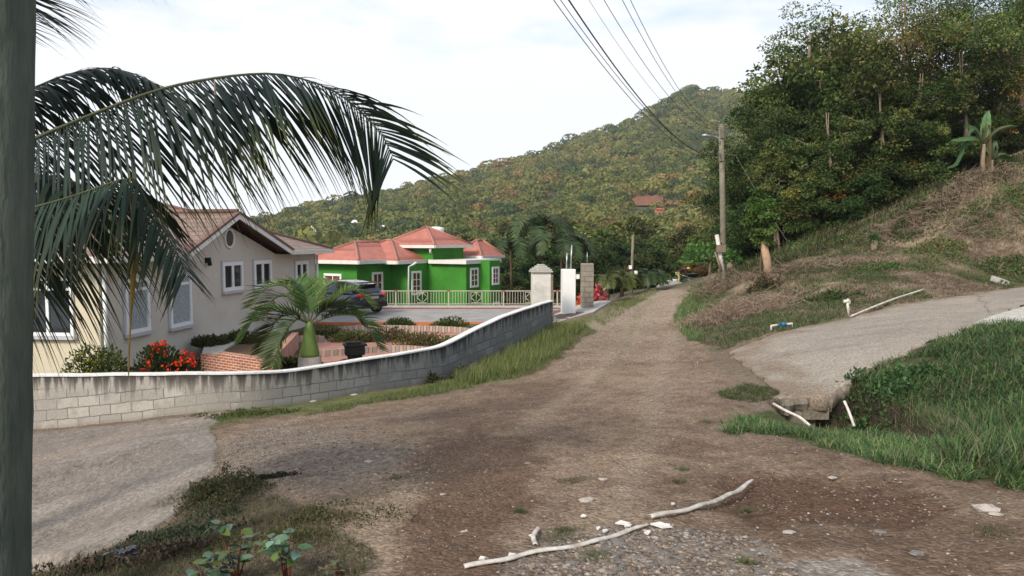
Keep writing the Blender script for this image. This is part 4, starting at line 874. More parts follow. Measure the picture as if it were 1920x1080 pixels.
# ============================================================ CAR (rear three-quarter, heading left and away)
def car():
    base = at(700, 588, 34.6); ang = math.atan2(math.sin(R(36)), -math.cos(R(36)))
    t = thing('parked_car', 'dark navy compact crossover parked on the deck beside the green house', 'car', (base[0] - 1.55, base[1] + 1.1, DZ))
    O = ORI[t.name]; f = np.array([math.cos(ang), math.sin(ang), 0]); s = np.array([-f[1], f[0], 0]); Z = np.array([0, 0, 1.])
    W = lambda x, y, z: O + f * x + s * y + Z * z
    paint = mat('navy_paint', (0.012, 0.014, 0.025), 0.25, 4, 0.1, 0, 0.6, coat=1.0); gl = mat('dark_car_glass', (0.01, 0.012, 0.015), 0.05, 3, 0.1, 0, 0.9)
    tail = mat('tail_lamp_red', (0.55, 0.015, 0.01), 0.2, 3, 0.1, 0, 0.6); tyre = mat('tyre', (0.015, 0.015, 0.015), 0.9, 9, 0.2); rim = mat('rim', (0.35, 0.35, 0.37), 0.3, 3, 0.1, 0, 0.5, 0.8)
    # body cross sections along x (front = +2.05)
    X = [-2.0, -1.93, -1.75, -1.4, -0.9, -0.2, 0.5, 1.0, 1.5, 1.9, 2.05]
    belt = [.86, .98, 1.02, 1.00, .97, .95, .94, .93, .90, .80, .62]
    hw = [.72, .80, .86, .88, .88, .87, .87, .87, .86, .80, .66]
    bot = [.36, .30, .26, .24, .22, .22, .22, .22, .24, .28, .34]
    vs = []
    for x, b, h, bo in zip(X, belt, hw, bot):
        for y, z in ((-h * .9, bo), (-h, bo + .14), (-h * 1.0, (b + bo) / 2 + .08), (-h * .96, b - .06), (-h * .80, b), (0, b + .03), (h * .80, b), (h * .96, b - .06), (h, (b + bo) / 2 + .08), (h, bo + .14), (h * .9, bo)): vs.append(W(x, y, z))
    k = 11; fs = [(i * k + j, i * k + (j + 1) % k, (i + 1) * k + (j + 1) % k, (i + 1) * k + j) for i in range(len(X) - 1) for j in range(k)]
    fs += [tuple(range(k))[::-1], tuple((len(X) - 1) * k + j for j in range(k))]
    m = MB(); m.add(vs, fs, True); b = m.build('body', paint, t); sub = b.modifiers.new('s', 'SUBSURF'); sub.levels = 1; sub.render_levels = 1
    # cabin: glasshouse with roof
    X2 = [-1.86, -1.55, -1.15, -0.5, 0.1, 0.55, 1.15]; top = [1.02, 1.38, 1.50, 1.56, 1.55, 1.46, .98]; hb = [.72, .76, .79, .80, .80, .79, .72]; htp = [.66, .60, .60, .61, .61, .60, .66]
    def cab(inset, zoff, x0, x1, ymn=None):
        v = []
        for x, tp, a_, c_ in zip(X2, top, hb, htp):
            bz = .93
            for y, z in ((-a_ + inset, bz), (-(a_ * .45 + c_ * .55) + inset, bz + (tp - bz) * .6), (-c_ + inset, tp - .045 + zoff), (-c_ * .6, tp + zoff), (c_ * .6, tp + zoff), (c_ - inset, tp - .045 + zoff), ((a_ * .45 + c_ * .55) - inset, bz + (tp - bz) * .6), (a_ - inset, bz)): v.append(W(x, y, z))
        return v
    v = cab(0.0, 0, 0, 0); k = 8; fs = [(i * k + j, i * k + (j + 1) % k, (i + 1) * k + (j + 1) % k, (i + 1) * k + j) for i in range(len(X2) - 1) for j in range(k)]
    m = MB(); m.add(v, fs, True); cb = m.build('cabin', paint, t)
    roofm = mat('roof_sky_sheen', (0.05, 0.055, 0.07), 0.18, 4, 0.1, 0, 0.8, coat=1.0)  # paler than the body: sky reflection put into the roof colour
    m = MB(); rv = []
    for x, tp, c_ in zip(X2[1:6], top[1:6], htp[1:6]):
        for y in (-c_ * .97, -c_ * .5, 0, c_ * .5, c_ * .97): rv.append(W(x, y, tp + .012 - (.04 if abs(y) > c_ * .8 else 0)))
    m.add(rv, [(i * 5 + j, i * 5 + j + 1, (i + 1) * 5 + j + 1, (i + 1) * 5 + j)[::-1] for i in range(4) for j in range(4)], True); m.build('roof_panel', roofm, t)
    for sy in (-1, 1):
        for (xa, xb, xc, xd) in ((-1.42, -0.62, -0.62, -1.22), (-0.55, 0.35, 0.22, -0.55), (0.40, 0.92, 0.46, 0.27)):
            m = MB(); y0, y1 = .79, .655; m.add([W(xa, sy * (y0 + .012), .99), W(xb, sy * (y0 + .012), .99), W(xc, sy * (y1 + .012), 1.40), W(xd, sy * (y1 + .012), 1.38)], [(0, 1, 2, 3) if sy < 0 else (3, 2, 1, 0)]); m.build('side_window', gl, t)
        m = MB(); c = W(-1.83, sy * .70, .90); m.blob(c, 0.17, 3, 3, 0.0, (1.0, 1.0, .75)); m.build('tail_lamp', tail, t)
        m = MB(); m.blob(W(0.8, sy * 1.0, 1.02), 0.10, 5, 2, 0, (1.2, .8, .7)); m.build('mirror', paint, t)
        for sxx in (-1.28, 1.27):
            def disc(r, w0, y, mt, nm, par):
                mm = MB(); prof = []; c0 = W(sxx, y, .33); n = 20; ring = []
                for off, rr in ((-w0 / 2, r * .82), (-w0 / 2, r * .97), (-w0 / 4, r), (w0 / 4, r), (w0 / 2, r * .97), (w0 / 2, r * .82)):
                    for q in range(n): ring.append(c0 + s * off + f * rr * math.cos(2 * math.pi * q / n) + Z * rr * math.sin(2 * math.pi * q / n))
                ff = [(i * n + q, i * n + (q + 1) % n, (i + 1) * n + (q + 1) % n, (i + 1) * n + q) for i in range(5) for q in range(n)] + [tuple(range(n))[::-1], tuple(5 * n + q for q in range(n))]
                mm.add(ring, ff, False); return mm.build(nm, mt, par)
            wv = disc(.33, .2, sy * .80, tyre, 'wheel', t); disc(.20, .22, sy * .80, rim, 'rim', wv)
    m = MB(); m.add([W(-1.80, -.60, 1.05), W(-1.80, .60, 1.05), W(-1.50, .53, 1.40), W(-1.50, -.53, 1.40)], [(0, 1, 2, 3)]); m.v = [tuple(np.array(v) - f * .055) for v in m.v]; m.build('rear_window', gl, t)
    m = MB(); m.obox(W(-1.78, -.58, 1.46), s * 1.16, f * .34, Z * .045); sp_ = m.build('spoiler', paint, t); m = MB(); m.obox(W(-1.80, -.16, 1.462), s * .32, f * .015, Z * .035); m.build('brake_lamp', tail, sp_)
    m = MB(); m.obox(W(-2.06, -.80, .34), s * 1.6, f * .12, Z * .27); bevel(m.build('bumper', M['black'], t), .04)
    m = MB(); m.obox(W(-2.03, -.25, .74), s * .5, f * .02, Z * .12); m.build('number_plate', M['palestone'], t)
car()

# ============================================================ GARDEN
GZ0 = -3.62
# pink paving and round bed
pv = [at(x, y, d)[:2] for x, y, d in ((545, 0, 22), (560, 0, 19.5), (720, 0, 19.5), (800, 0, 20), (905, 0, 23), (940, 0, 29), (560, 0, 29))]
m = MB(); m.prism([tuple(p) for p in pv], GZ0 - .12, GZ0 + .06); tag(m.build('garden_paving', M['paving']), kind='structure')
GT = GZ0 + .06
# brick planter
t = thing('brick_planter', 'raised red brick planter with sloping pale slab beside the grey house', 'planter', (*at(440, 600, 20.5)[:2], GZ0))
pr = [at(x, 0, d)[:2] for x, d in ((358, 20.6), (497, 18.8), (548, 24.5), (420, 26))]
zt1 = at(430, 664, 19.8)[2]; mid_ = pr[0] + (pr[1] - pr[0]) * 0.26
m = MB()
def bwall(a, b, z0, z1, th=.2):
    v = (b - a) / np.linalg.norm(b - a); n_ = np.array([-v[1], v[0]]); m.obox(np.r_[a, z0], np.r_[b - a, 0], np.r_[n_ * th, 0], np.array([0, 0, z1 - z0]))
bwall(mid_, pr[1], GZ0 - .2, zt1); bwall(pr[1], pr[2], GZ0 - .2, zt1 + .002)
m.build('brick_wall', M['brick'], t)
m = MB(); bwall(pr[0], mid_ - (pr[1] - pr[0]) * .002, GZ0 - .2, zt1 - .11); m.build('low_brick_wall', M['brick'], t)
m = MB(); q = [np.r_[pr[0] + (pr[3] - pr[0]) * .04, zt1 - .12], np.r_[mid_ + (pr[3] - pr[0]) * .04, zt1 - .07], np.r_[pr[0] + (pr[2] - pr[1]) * .9 + (pr[1] - pr[0]) * .35, zt1 + .12], np.r_[pr[3] - np.array([.8, 0]), zt1 + .04]]
m.add(q + [v - np.array([0, 0, .1]) for v in q], [(0, 1, 2, 3), (7, 6, 5, 4), (0, 4, 5, 1), (1, 5, 6, 2), (2, 6, 7, 3), (3, 7, 4, 0)]); m.build('slab', M['conc_pale'], t)
m = MB(); m.add([np.r_[mid_ + np.array([.1, .2]), zt1 - .07], np.r_[pr[1] + np.array([-.1, .2]), zt1 - .07], np.r_[pr[2] + np.array([-.2, 0]), zt1 - .07], np.r_[pr[3] + np.array([0, 0]), zt1 - .07]], [(0, 1, 2, 3)]); m.build('soil', M['bark'], t)
# scalloped edging of upright bricks
edA = mat('edging_tan', (0.50, 0.33, 0.24), 0.8, 5, 0.25); edB = mat('edging_grey', (0.30, 0.28, 0.27), 0.8, 5, 0.25)
def edging(label, pts, h=0.24):
    P = smoothpts([np.array([*at(x, 0, d)[:2]]) for x, d in pts], 400); ln = np.r_[0, np.cumsum(np.linalg.norm(np.diff(P, axis=0), axis=1))]
    t = thing('brick_edging', label, 'edging', (*P[200], GT), 'upright brick edgings in the garden')
    ms = [MB(), MB()]; s = 0; i = 0
    while s < ln[-1] - .12:
        a = np.array([np.interp(s, ln, P[:, 0]), np.interp(s, ln, P[:, 1])]); b = np.array([np.interp(s + .1, ln, P[:, 0]), np.interp(s + .1, ln, P[:, 1])])
        c = (a + b) / 2; q = MB(); q.box((c[0], c[1], GT + h / 2 - .03), (.105, .07, h + rnd.uniform(-.015, .015)), math.atan2(b[1] - a[1], b[0] - a[0])); q.build('brick', (edA, edB)[i % 2], t); s += .125; i += 1
edging('upright brick edging farthest from the lane, curving below the terracotta step', [(592, 27.5), (640, 29.0), (700, 29.3), (860, 28.6), (905, 27.0)])
edging('upright brick edging nearest the lane, passing behind the palm trunk', [(560, 22.4), (620, 22.8), (720, 23.6), (800, 23.2), (850, 22.0)])
edging('short upright brick edging beside the brick planter, left of the palm trunk', [(505, 24.6), (540, 25.8), (570, 26.2), (600, 25.9)])
# stone ornament
o_ = at(665, 668, 21.0); t = thing('stone_ornament', 'dark squat stone garden ornament with a wide blocky top, right of the garden palm', 'ornament', (o_[0], o_[1], GT))
dk_ = mat('dark_stone', (0.035, 0.03, 0.026), 0.8, 12, 0.4, 0.6)
m = MB(); m.box((o_[0] - .09, o_[1], GT + .13), (.2, .3, .30), .3); m.box((o_[0] + .12, o_[1] + .04, GT + .12), (.16, .3, .28), .35); m.box((o_[0], o_[1], GT + .29), (.40, .3, .07), .3); m.build('foot', dk_, t)
m = MB(); m.box((o_[0], o_[1], GT + .45), (.54, .4, .26), .3); m.box((o_[0] + .01, o_[1], GT + .60), (.64, .46, .06), .33); m.box((o_[0] - .03, o_[1], GT + .66), (.42, .34, .07), .25); bevel(m.build('lantern_top', dk_, t), .02)
def bush(name, label, cat, c, r, ncard, cols, rs, sz=0.10, flowers=None, nf=0, fsz=0.07, sq=(1, 1, .8), mt='leaf', upright=0.0):
    c = np.asarray(c, float); t = thing(name, label, cat, c)
    q = rs.normal(size=(ncard, 3)); q /= np.linalg.norm(q, axis=1, keepdims=True); q[:, 2] = np.abs(q[:, 2])
    lob = rs.normal(size=(9, 3)); lob /= np.linalg.norm(lob, axis=1, keepdims=True); lob[:, 2] = np.abs(lob[:, 2])
    k = (0.62 + .42 * np.clip(np.max(q @ lob.T, axis=1), 0, 1) ** 3) * rs.uniform(.12, 1.15, ncard) ** .55
    P = c + q * k[:, None] * r * np.array(sq)
    D = q + rs.normal(size=q.shape) * .7 + np.array([0, 0, upright]); Nn = np.cross(D, rs.normal(size=q.shape)); cc = np.array(cols)[rs.randint(0, len(cols), ncard)] * rs.uniform(.7, 1.3, (ncard, 1))
    V, Fq = leafcards(P, D, Nn, sz * rs.uniform(.7, 1.3, ncard), sz * .45 * rs.uniform(.7, 1.3, ncard))
    npmesh('foliage', V, Fq, M[mt], t, col=np.repeat(cc, 4, 0))
    m = MB()
    for i in range(9):
        e = c + np.array([rs.uniform(-.6, .6) * r * sq[0], rs.uniform(-.6, .6) * r * sq[1], r * sq[2] * .7]); m.tube([c + np.array([rs.uniform(-.1, .1), 0, -.08]), (c + e) / 2 + np.array([0, 0, .05]), e], [.02, .014, .006], 5)
    m.build('stems', M['bark'], t)
    if flowers:
        q = rs.normal(size=(nf, 3)); q /= np.linalg.norm(q, axis=1, keepdims=True); q[:, 2] = np.abs(q[:, 2]); 
        P = c + q * r * np.array(sq) * rs.uniform(.8, 1.06, (nf, 1)); P = np.repeat(P, 9, 0) + rs.normal(size=(nf * 9, 3)) * fsz * .45
        V, Fq = leafcards(P, rs.normal(size=P.shape), rs.normal(size=P.shape), fsz * .7, fsz * .6); npmesh('flowers', V, Fq, M['flower'], t, col=np.array(flowers) * np.ones((len(V), 1)))
    return t
rs = np.random.RandomState(3)
gb = [(0.07, 0.12, 0.02), (0.13, 0.17, 0.03), (0.045, 0.09, 0.02)]
p = at(180, 700, 16.6); bush('flowering_shrub', 'rounded yellow green shrub with tiny yellow flowers behind the left of the block wall', 'shrub', (p[0], p[1], -3.75), 1.0, 6200, gb, rs, .09, (0.6, 0.5, 0.03), 34, .045, (.80, .62, 1.36))
p = at(312, 700, 17.0); bush('flowering_shrub', 'dark green shrub covered in red flower heads, left of the brick planter', 'shrub', (p[0], p[1], -3.75), 1.0, 4200, [(0.03, 0.06, 0.02), (0.05, 0.09, 0.025)], rs, .11, (0.80, 0.05, 0.012), 95, .10, (.84, .62, 1.42), upright=1.2)
hedge = [(0.055, 0.085, 0.02), (0.12, 0.13, 0.035), (0.15, 0.09, 0.05), (0.04, 0.07, 0.02)]
for i, (px, d, r, lb) in enumerate(((600, 27.2, .7, 'low leafy garden plant in the bed behind the palm crown'), (725, 26.2, .75, 'low reddish green plant in the bed right of the stone ornament'), (790, 25.2, .7, 'low green plant in the curved bed close to the wall bend'),
        (655, 26.0, .6, 'low garden plant directly behind the stone ornament'), (640, 20.3, .4, 'small yellow green plant at the foot of the stone ornament'), (540, 20.6, .5, 'leafy plant between the brick planter and the palm trunk'),
        (840, 30.0, .55, 'spindly light green plant in front of the terracotta step'), (745, 30.3, .5, 'small yellowish plant left in front of the terracotta step'), (430, 22.5, .5, 'loose green plant growing inside the brick planter'), (375, 22.0, .4, 'thin green plant beside the grey house wall behind the planter'))):
    q = at(px, 0, d); zc_ = GT if i not in (8, 9) else zt1 - .1
    bush('garden_plant', lb, 'plant', (q[0], q[1], zc_ - .02), r, 1300, hedge if i not in (4, 6, 7) else gb, rs, .10, None, 0, 0, (1.45, .7, .62 if i < 6 else .8), upright=.6)
for i, (px, py, d, lb) in enumerate(((1098, 585, 30.5, 'orange and red leaved plant between the white and the block gate pillars'), (1122, 575, 31.5, 'crimson leaved plant right behind the block gate pillar'), (1012, 583, 31.0, 'orange tipped plant behind the white stained gate pillar'))):
    q = at(px, py, d); bush('croton', lb, 'plant', (q[0], q[1], q[2] - .1), .62, 620, [(0.55, 0.04, 0.06), (0.6, 0.12, 0.03)] if i != 1 else [(0.42, 0.04, 0.06), (0.34, 0.05, 0.07), (0.10, 0.10, 0.03)], rs, .22, None, 0, 0, (.55, .5, 1.35), upright=.6, mt='leafg')
# ============================================================ far things at the road head
q = at(1184, 545, 50); t = thing('utility_pole', 'thin grey wooden pole with two white meter boxes by the far end of the road', 'utility pole', q)
m = MB(); m.tube([q - np.array([0, 0, .5]), q + np.array([.02, 0, 1.5]), at(1187, 441, 50)], [.11, .1, .085], 8); m.build('pole', M['wood_pole'], t)
for x, y in ((1182, 501), (1192, 511)): m = MB(); m.box(at(x, y, 49.8), (.2, .14, .24)); m.build('meter_box', M['white'], t)
gp = at(1262, 541, 56); gp[2] = gz1(gp[0], 56) + .1; m = MB(); m.blob((gp[0], gp[1], gp[2] - .1), .8, 4, 3, .15, (1.6, .8, .42)); tag(m.build('gravel_heap', mat('heap_gravel', (.30, .29, .27), .95, 20, .3, .6)), 'low heap of grey gravel across the head of the road', 'gravel heap')
for x, lb in ((1253, 'white plastic bucket leftmost beside the gravel heap'), (1266, 'white plastic bucket nearest the bending worker')):
    b = at(x, 539, 56.8); b[2] = gz1(b[0], b[1]) + .16; t = thing('bucket', lb, 'bucket', b, 'white buckets at the gravel heap')
    MB().lathe(b, [(.17, 0), (.21, .42), (.22, .44), (.2, .44), (.18, .4)], 14).build('pail', M['white'], t)
    MB().tube([b + np.array([.21 * math.cos(a), 0, .42 + .14 * math.sin(a)]) for a in np.linspace(0, math.pi, 9)], .008, 5).build('handle', M['metal'], t)
b = at(1296, 540, 57.0); b[2] = gz1(b[0], b[1]) + .12; t = thing('wheelbarrow', 'small dark wheelbarrow standing on the road in front of the worker', 'wheelbarrow', b); MB_ = MB
m = MB(); z = b[2]; x0 = b[0]; y0 = b[1]
m.add([(x0 - .38, y0 - .3, z + .62), (x0 + .55, y0 - .3, z + .66), (x0 + .55, y0 + .3, z + .66), (x0 - .38, y0 + .3, z + .62), (x0 - .22, y0 - .18, z + .34), (x0 + .25, y0 - .18, z + .34), (x0 + .25, y0 + .18, z + .34), (x0 - .22, y0 + .18, z + .34)], [(4, 7, 6, 5), (0, 1, 5, 4), (1, 2, 6, 5), (2, 3, 7, 6), (3, 0, 4, 7), (0, 4, 5, 1), (0, 3, 2, 1)]); m.build('tray', M['black'], t)
m = MB(); m.tube([(x0 + .55 + .17 * math.cos(a), y0, z + .19 + .17 * math.sin(a)) for a in np.linspace(0, 2 * math.pi, 15)], .035, 6, False); m.build('wheel', M['black'], t)
for sy in (-1, 1):
    m = MB(); m.tube([(x0 + .55, y0 + sy * .06, z + .19), (x0 - .2, y0 + sy * .24, z + .36), (x0 - .85, y0 + sy * .28, z + .58)], .02, 6); m.build('handle', M['metal'], t)
    m = MB(); m.tube([(x0 - .2, y0 + sy * .22, z + .36), (x0 - .28, y0 + sy * .24, z)], .02, 6); m.build('leg', M['metal'], t)
# bending worker
def worker():
    b = at(1279, 540, 56.6); b[2] = gz1(b[0], b[1]) + .12; t = thing('person', 'person bending forward over a wheelbarrow in dark top, pale yellow trousers and yellow cap', 'person', b)
    x, y, z = b
    def skin(nm, pts, edges, rad, mt, par, root=0):
        me = bpy.data.meshes.new(nm); me.from_pydata([tuple(np.array(p) + b - ORI[par.name]) for p in pts], edges, []); o = link(nm, me, mt, par)
        o.modifiers.new('skin', 'SKIN'); sd_ = me.skin_vertices[0].data
        for i, r in enumerate(rad): sd_[i].radius = (r, r)
        sd_[root].use_root = True
        s = o.modifiers.new('sub', 'SUBSURF'); s.levels = 2; s.render_levels = 2; return o
    skinm = mat('skin', (0.10, 0.05, 0.03), .6, 5, .1); shirt = mat('dark_shirt', (0.035, 0.015, 0.015), .9, 5, .2); trou = mat('yellow_trousers', (0.42, 0.36, 0.16), .9, 5, .2); cap = mat('yellow_cap', (0.65, 0.40, 0.04), .6, 5, .1)
    pts = [(-.35, 0, .88), (-.12, 0, 1.06), (.14, 0, 1.16), (.27, 0, 1.17), (.37, 0, 1.15), (.46, 0, 1.12),
           (.12, -.19, 1.10), (.22, -.22, .86), (.36, -.17, .68), (.12, .19, 1.10), (.24, .22, .88), (.38, .17, .70),
           (-.35, -.11, .82), (-.26, -.13, .46), (-.34, -.13, .08), (-.20, -.13, .04), (-.35, .11, .82), (-.14, .14, .46), (-.20, .14, .08), (-.06, .14, .04)]
    ed = [(0, 1), (1, 2), (2, 3), (3, 4), (4, 5), (2, 6), (6, 7), (7, 8), (2, 9), (9, 10), (10, 11), (0, 12), (12, 13), (13, 14), (14, 15), (0, 16), (16, 17), (17, 18), (18, 19)]
    ra = [.13, .13, .13, .055, .085, .085, .06, .045, .03, .06, .045, .03, .09, .06, .045, .035, .09, .06, .045, .035]
    bd = skin('body', pts, ed, ra, skinm, t)
    skin('shirt', [(-.30, 0, .93), (-.12, 0, 1.07), (.14, 0, 1.165), (.13, -.2, 1.10), (.20, -.22, .92), (.13, .2, 1.10), (.21, .22, .94)], [(0, 1), (1, 2), (2, 3), (3, 4), (2, 5), (5, 6)], [.15, .155, .15, .08, .06, .08, .06], shirt, bd)
    skin('trousers', [(-.35, 0, .88), (-.35, -.11, .80), (-.26, -.13, .46), (-.33, -.13, .12), (-.35, .11, .80), (-.14, .14, .46), (-.20, .14, .12)], [(0, 1), (1, 2), (2, 3), (0, 4), (4, 5), (5, 6)], [.15, .11, .08, .065, .11, .08, .065], trou, bd)
    m = MB(); m.blob(b + np.array([.45, 0, 1.19]), .115, 2, 3, 0, (1.1, 1, .8)); m.box(b + np.array([.56, 0, 1.15]), (.1, .14, .02)); m.build('cap', cap, bd)
    for sy in (-1, 1):
        for j in range(5):
            m = MB(); q = b + np.array([.37, sy * .17, .66]); e = np.array([.03 + .01 * j, (j - 2) * .014, -.05 - .012 * (2 - abs(j - 2))]); m.tube([q + np.array([0, (j - 2) * .012, 0]), q + e * .6, q + e + np.array([.005, 0, -.01])], [.011, .009, .007], 5)
            m.build('finger', skinm, bd)
worker()
# ============================================================ RIGHT DRIVEWAY SLAB
ns_ = 170
SU = smoothpts([at(a, b, d) for a, b, d in SLAB_U], ns_); SL = smoothpts([at(a, b, d) for a, b, d in SLAB_L], ns_)
V = []; nt_ = 60
rr = np.random.RandomState(5)
for i in range(ns_):
    for j in range(nt_ + 1):
        s = j / nt_; p = SU[i] * (1 - s) + SL[i] * s; edge = min(j, nt_ - j)
        wob = (0.06 * math.sin(i * .6) + 0.05 * math.sin(i * .23 + 2) + .03 * rr.uniform(-1, 1)) if j in (0, nt_) else 0; wob2 = (.16 * math.sin(j * .5) + .07 * rr.uniform(-1, 1)) * (i == 0)
        p = p + np.array([wob2, wob, -.05 * (i == 0)]) + np.array([0, 0, 0.012 * math.sin(i * .12) * math.sin(s * 3.1)]); V.append(p)
Fs = [(i * (nt_ + 1) + j, i * (nt_ + 1) + j + 1, (i + 1) * (nt_ + 1) + j + 1, (i + 1) * (nt_ + 1) + j) for i in range(ns_ - 1) for j in range(nt_)]
V = np.array(V); per = [i * (nt_ + 1) + nt_ for i in range(ns_)] + [(ns_ - 1) * (nt_ + 1) + j for j in range(nt_ - 1, -1, -1)] + [i * (nt_ + 1) for i in range(ns_ - 2, -1, -1)] + [j for j in range(1, nt_)]
nb = len(V); V2 = V[per] - np.array([0, 0, .23]) + np.array([0, .05, 0]) * 0
Fs += [(per[(k + 1) % len(per)], per[k], nb + k, nb + (k + 1) % len(per)) for k in range(len(per))]
VV = np.r_[V, V2]; slabmat = ground_mat('driveway_concrete', .9, .35)
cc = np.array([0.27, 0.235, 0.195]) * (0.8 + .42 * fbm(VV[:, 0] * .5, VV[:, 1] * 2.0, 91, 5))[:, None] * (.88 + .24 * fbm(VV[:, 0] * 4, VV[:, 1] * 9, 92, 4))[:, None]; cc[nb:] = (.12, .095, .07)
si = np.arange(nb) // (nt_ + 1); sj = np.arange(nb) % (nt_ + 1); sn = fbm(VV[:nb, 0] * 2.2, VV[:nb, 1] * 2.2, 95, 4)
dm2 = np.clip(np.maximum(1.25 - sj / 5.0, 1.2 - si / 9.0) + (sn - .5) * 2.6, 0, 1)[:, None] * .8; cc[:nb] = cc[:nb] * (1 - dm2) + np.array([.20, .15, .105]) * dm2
crk = np.exp(-np.abs(si - (98 + 14 * (fbm(sj / 9.0, sj * 0 + 3.3, 96, 3) - .5))) / .5)[:, None] * .7; cc[:nb] = cc[:nb] * (1 - crk) + np.array([.06, .05, .04]) * crk
o = npmesh('concrete_ramp', VV, Fs, slabmat, col=cc, smooth=False); tag(o, kind='structure')
# second broken slab at the right edge
def flat_slab(name, pts, th, mt, label, cat, up=.03):
    P = [at(*p) + np.array([0, 0, up]) for p in pts]; n = len(P); m = MB()
    m.add(P + [p - np.array([0, 0, th]) for p in P], [tuple(range(n)), tuple(range(n, 2 * n))[::-1]] + [((i + 1) % n, i, n + i, n + (i + 1) % n) for i in range(n)]); return tag(m.build(name, mt), label, cat)
flat_slab('broken_slab', [(1828, 608, 15.8), (1860, 596, 16.3), (1925, 577, 17.8), (2060, 560, 19), (2060, 590, 16.5), (1925, 606, 15.2)][::-1], .16, M['conc_pale'], 'pale broken concrete slab at the right edge below the ramp', 'slab', .05)
# culvert under the ramp corner: rough beam, block and dark mouth
t = thing('culvert_wall', 'rough concrete and block culvert wall under the near corner of the ramp', 'culvert', at(1500, 785, 11.2))
m = MB(); a = at(1462, 752, 11.32); b = at(1556, 745, 11.42)
pr_ = []
for i in range(15):
    s = i / 14; p = a * (1 - s) + b * s; pr_.append(p + np.array([0, rr.uniform(-.03, .03), 0]))
vs = []
for i, p in enumerate(pr_):
    dz = .17 + .05 * math.sin(i * 1.1) + rr.uniform(-.02, .02)
    vs += [p + np.array([0, -.06, .03]), p + np.array([0, -.1 + rr.uniform(-.02, .02), -.05]), p + np.array([0, -.05, -dz]), p + np.array([0, .3, -dz]), p + np.array([0, .3, .0])]
fs = [(i * 5 + j, i * 5 + (j + 1) % 5, (i + 1) * 5 + (j + 1) % 5, (i + 1) * 5 + j) for i in range(14) for j in range(5)]; fs += [(0, 4, 3, 2, 1), tuple(70 + j for j in range(5))]
m.add(vs, fs); m.build('broken_beam', M['conc_dark'], t)
m = MB(); c = at(1523, 772, 11.45); m.box(c, (.40, .3, .19), .05); bevel(m.build('block', M['conc_dark'], t), .01)
m = MB(); c = at(1480, 778, 11.5); m.box(c, (.42, .3, .36), -.05); c = at(1505, 792, 11.55); m.box(c, (.30, .26, .16), 0.0); bevel(m.build('block', M['conc_dark'], t), .01)
# rubble on the right slab edge
# ============================================================ PIPES
def pipe(name, pts, r, label, mt='pvc', cat='pipe', n=10, group=None):
    P = smoothpts(pts, max(8, len(pts) * 5)); m = MB(); m.tube(P, r, n); return tag(m.build(name, M[mt]), label, cat, group)
pipe('plastic_pipe', [at(1450, 757, 11.1), at(1475, 771, 10.8), at(1500, 783, 10.55), at(1519, 792, 10.35) - np.array([0, 0, .05])], .021, 'thin white plastic pipe sloping across the front of the culvert')
pipe('plastic_pipe', [at(1583, 752, 10.9), at(1591, 770, 10.8), at(1602, 800, 10.6)], .020, 'short white plastic pipe standing upright in the gully right of the culvert')
def gp_(px, py, up=0.0): return ground_at(px, py) + np.array([0, 0, up])
a = gp_(1592, 597, .02); b = gp_(1732, 553, .08); tp = a + np.array([-.06, 0, .40])
t = thing('standpipe', 'white plastic pipe lying along the upper ramp edge with an upright tap end', 'pipe', a)
m = MB(); m.tube(smoothpts([a, (a + b) / 2 + np.array([0, 0, .04]), b], 14), .03, 8); m.build('ground_pipe', M['pvc'], t)
m = MB(); m.tube([a, tp], .032, 8); m.build('riser', M['pvc'], t)
m = MB(); m.tube([tp + np.array([-.09, 0, .0]), tp, tp + np.array([.04, 0, .05])], .045, 8); m.tube([tp + np.array([0.05, 0, .03]), tp + np.array([.06, 0, -.07])], .03, 6); m.build('tap', M['pvc'], t)
a = gp_(1446, 622); b = gp_(1485, 616); t = thing('water_valve', 'white U shaped plastic pipe with a blue valve beside the ramp', 'pipe', a)
ta, tb = a + np.array([0, 0, .15]), b + np.array([0, 0, .13])
m = MB(); m.tube([a, ta, ta + (tb - ta) * .3], .03, 8); m.tube([ta + (tb - ta) * .62, tb, b], .03, 8); m.build('pipe', M['pvc'], t)
m = MB(); m.tube([ta + (tb - ta) * .25, ta + (tb - ta) * .50], .022, 8); m.tube([ta + (tb - ta) * .48, ta + (tb - ta) * .70], .06, 10); m.build('valve', M['blue'], t)
# concrete block lying on slope
c = gp_(1873, 532, .10); t = thing('concrete_block', 'pale hollow concrete block lying tilted on the grass above the ramp', 'block', c)
ex = np.array([.36, .06, -.10]); ey = np.array([-.10, .30, .10]); ez = np.array([.02, -.05, .17]); m = MB(); o = c - ex / 2 - ey / 2
m.obox(o + ez * .8, ex, ey, ez * .2)
for k in (0, .44, .88): m.obox(o + ex * k, ex * .12, ey, ez * .8)
m.obox(o, ex, ey, ez * .16 ) if False else None
m.obox(o + ex * .12, ex * .32, ey, ez * .15); m.obox(o + ex * .56, ex * .32, ey, ez * .15)
m.build('shell', M['conc_pale'], t)
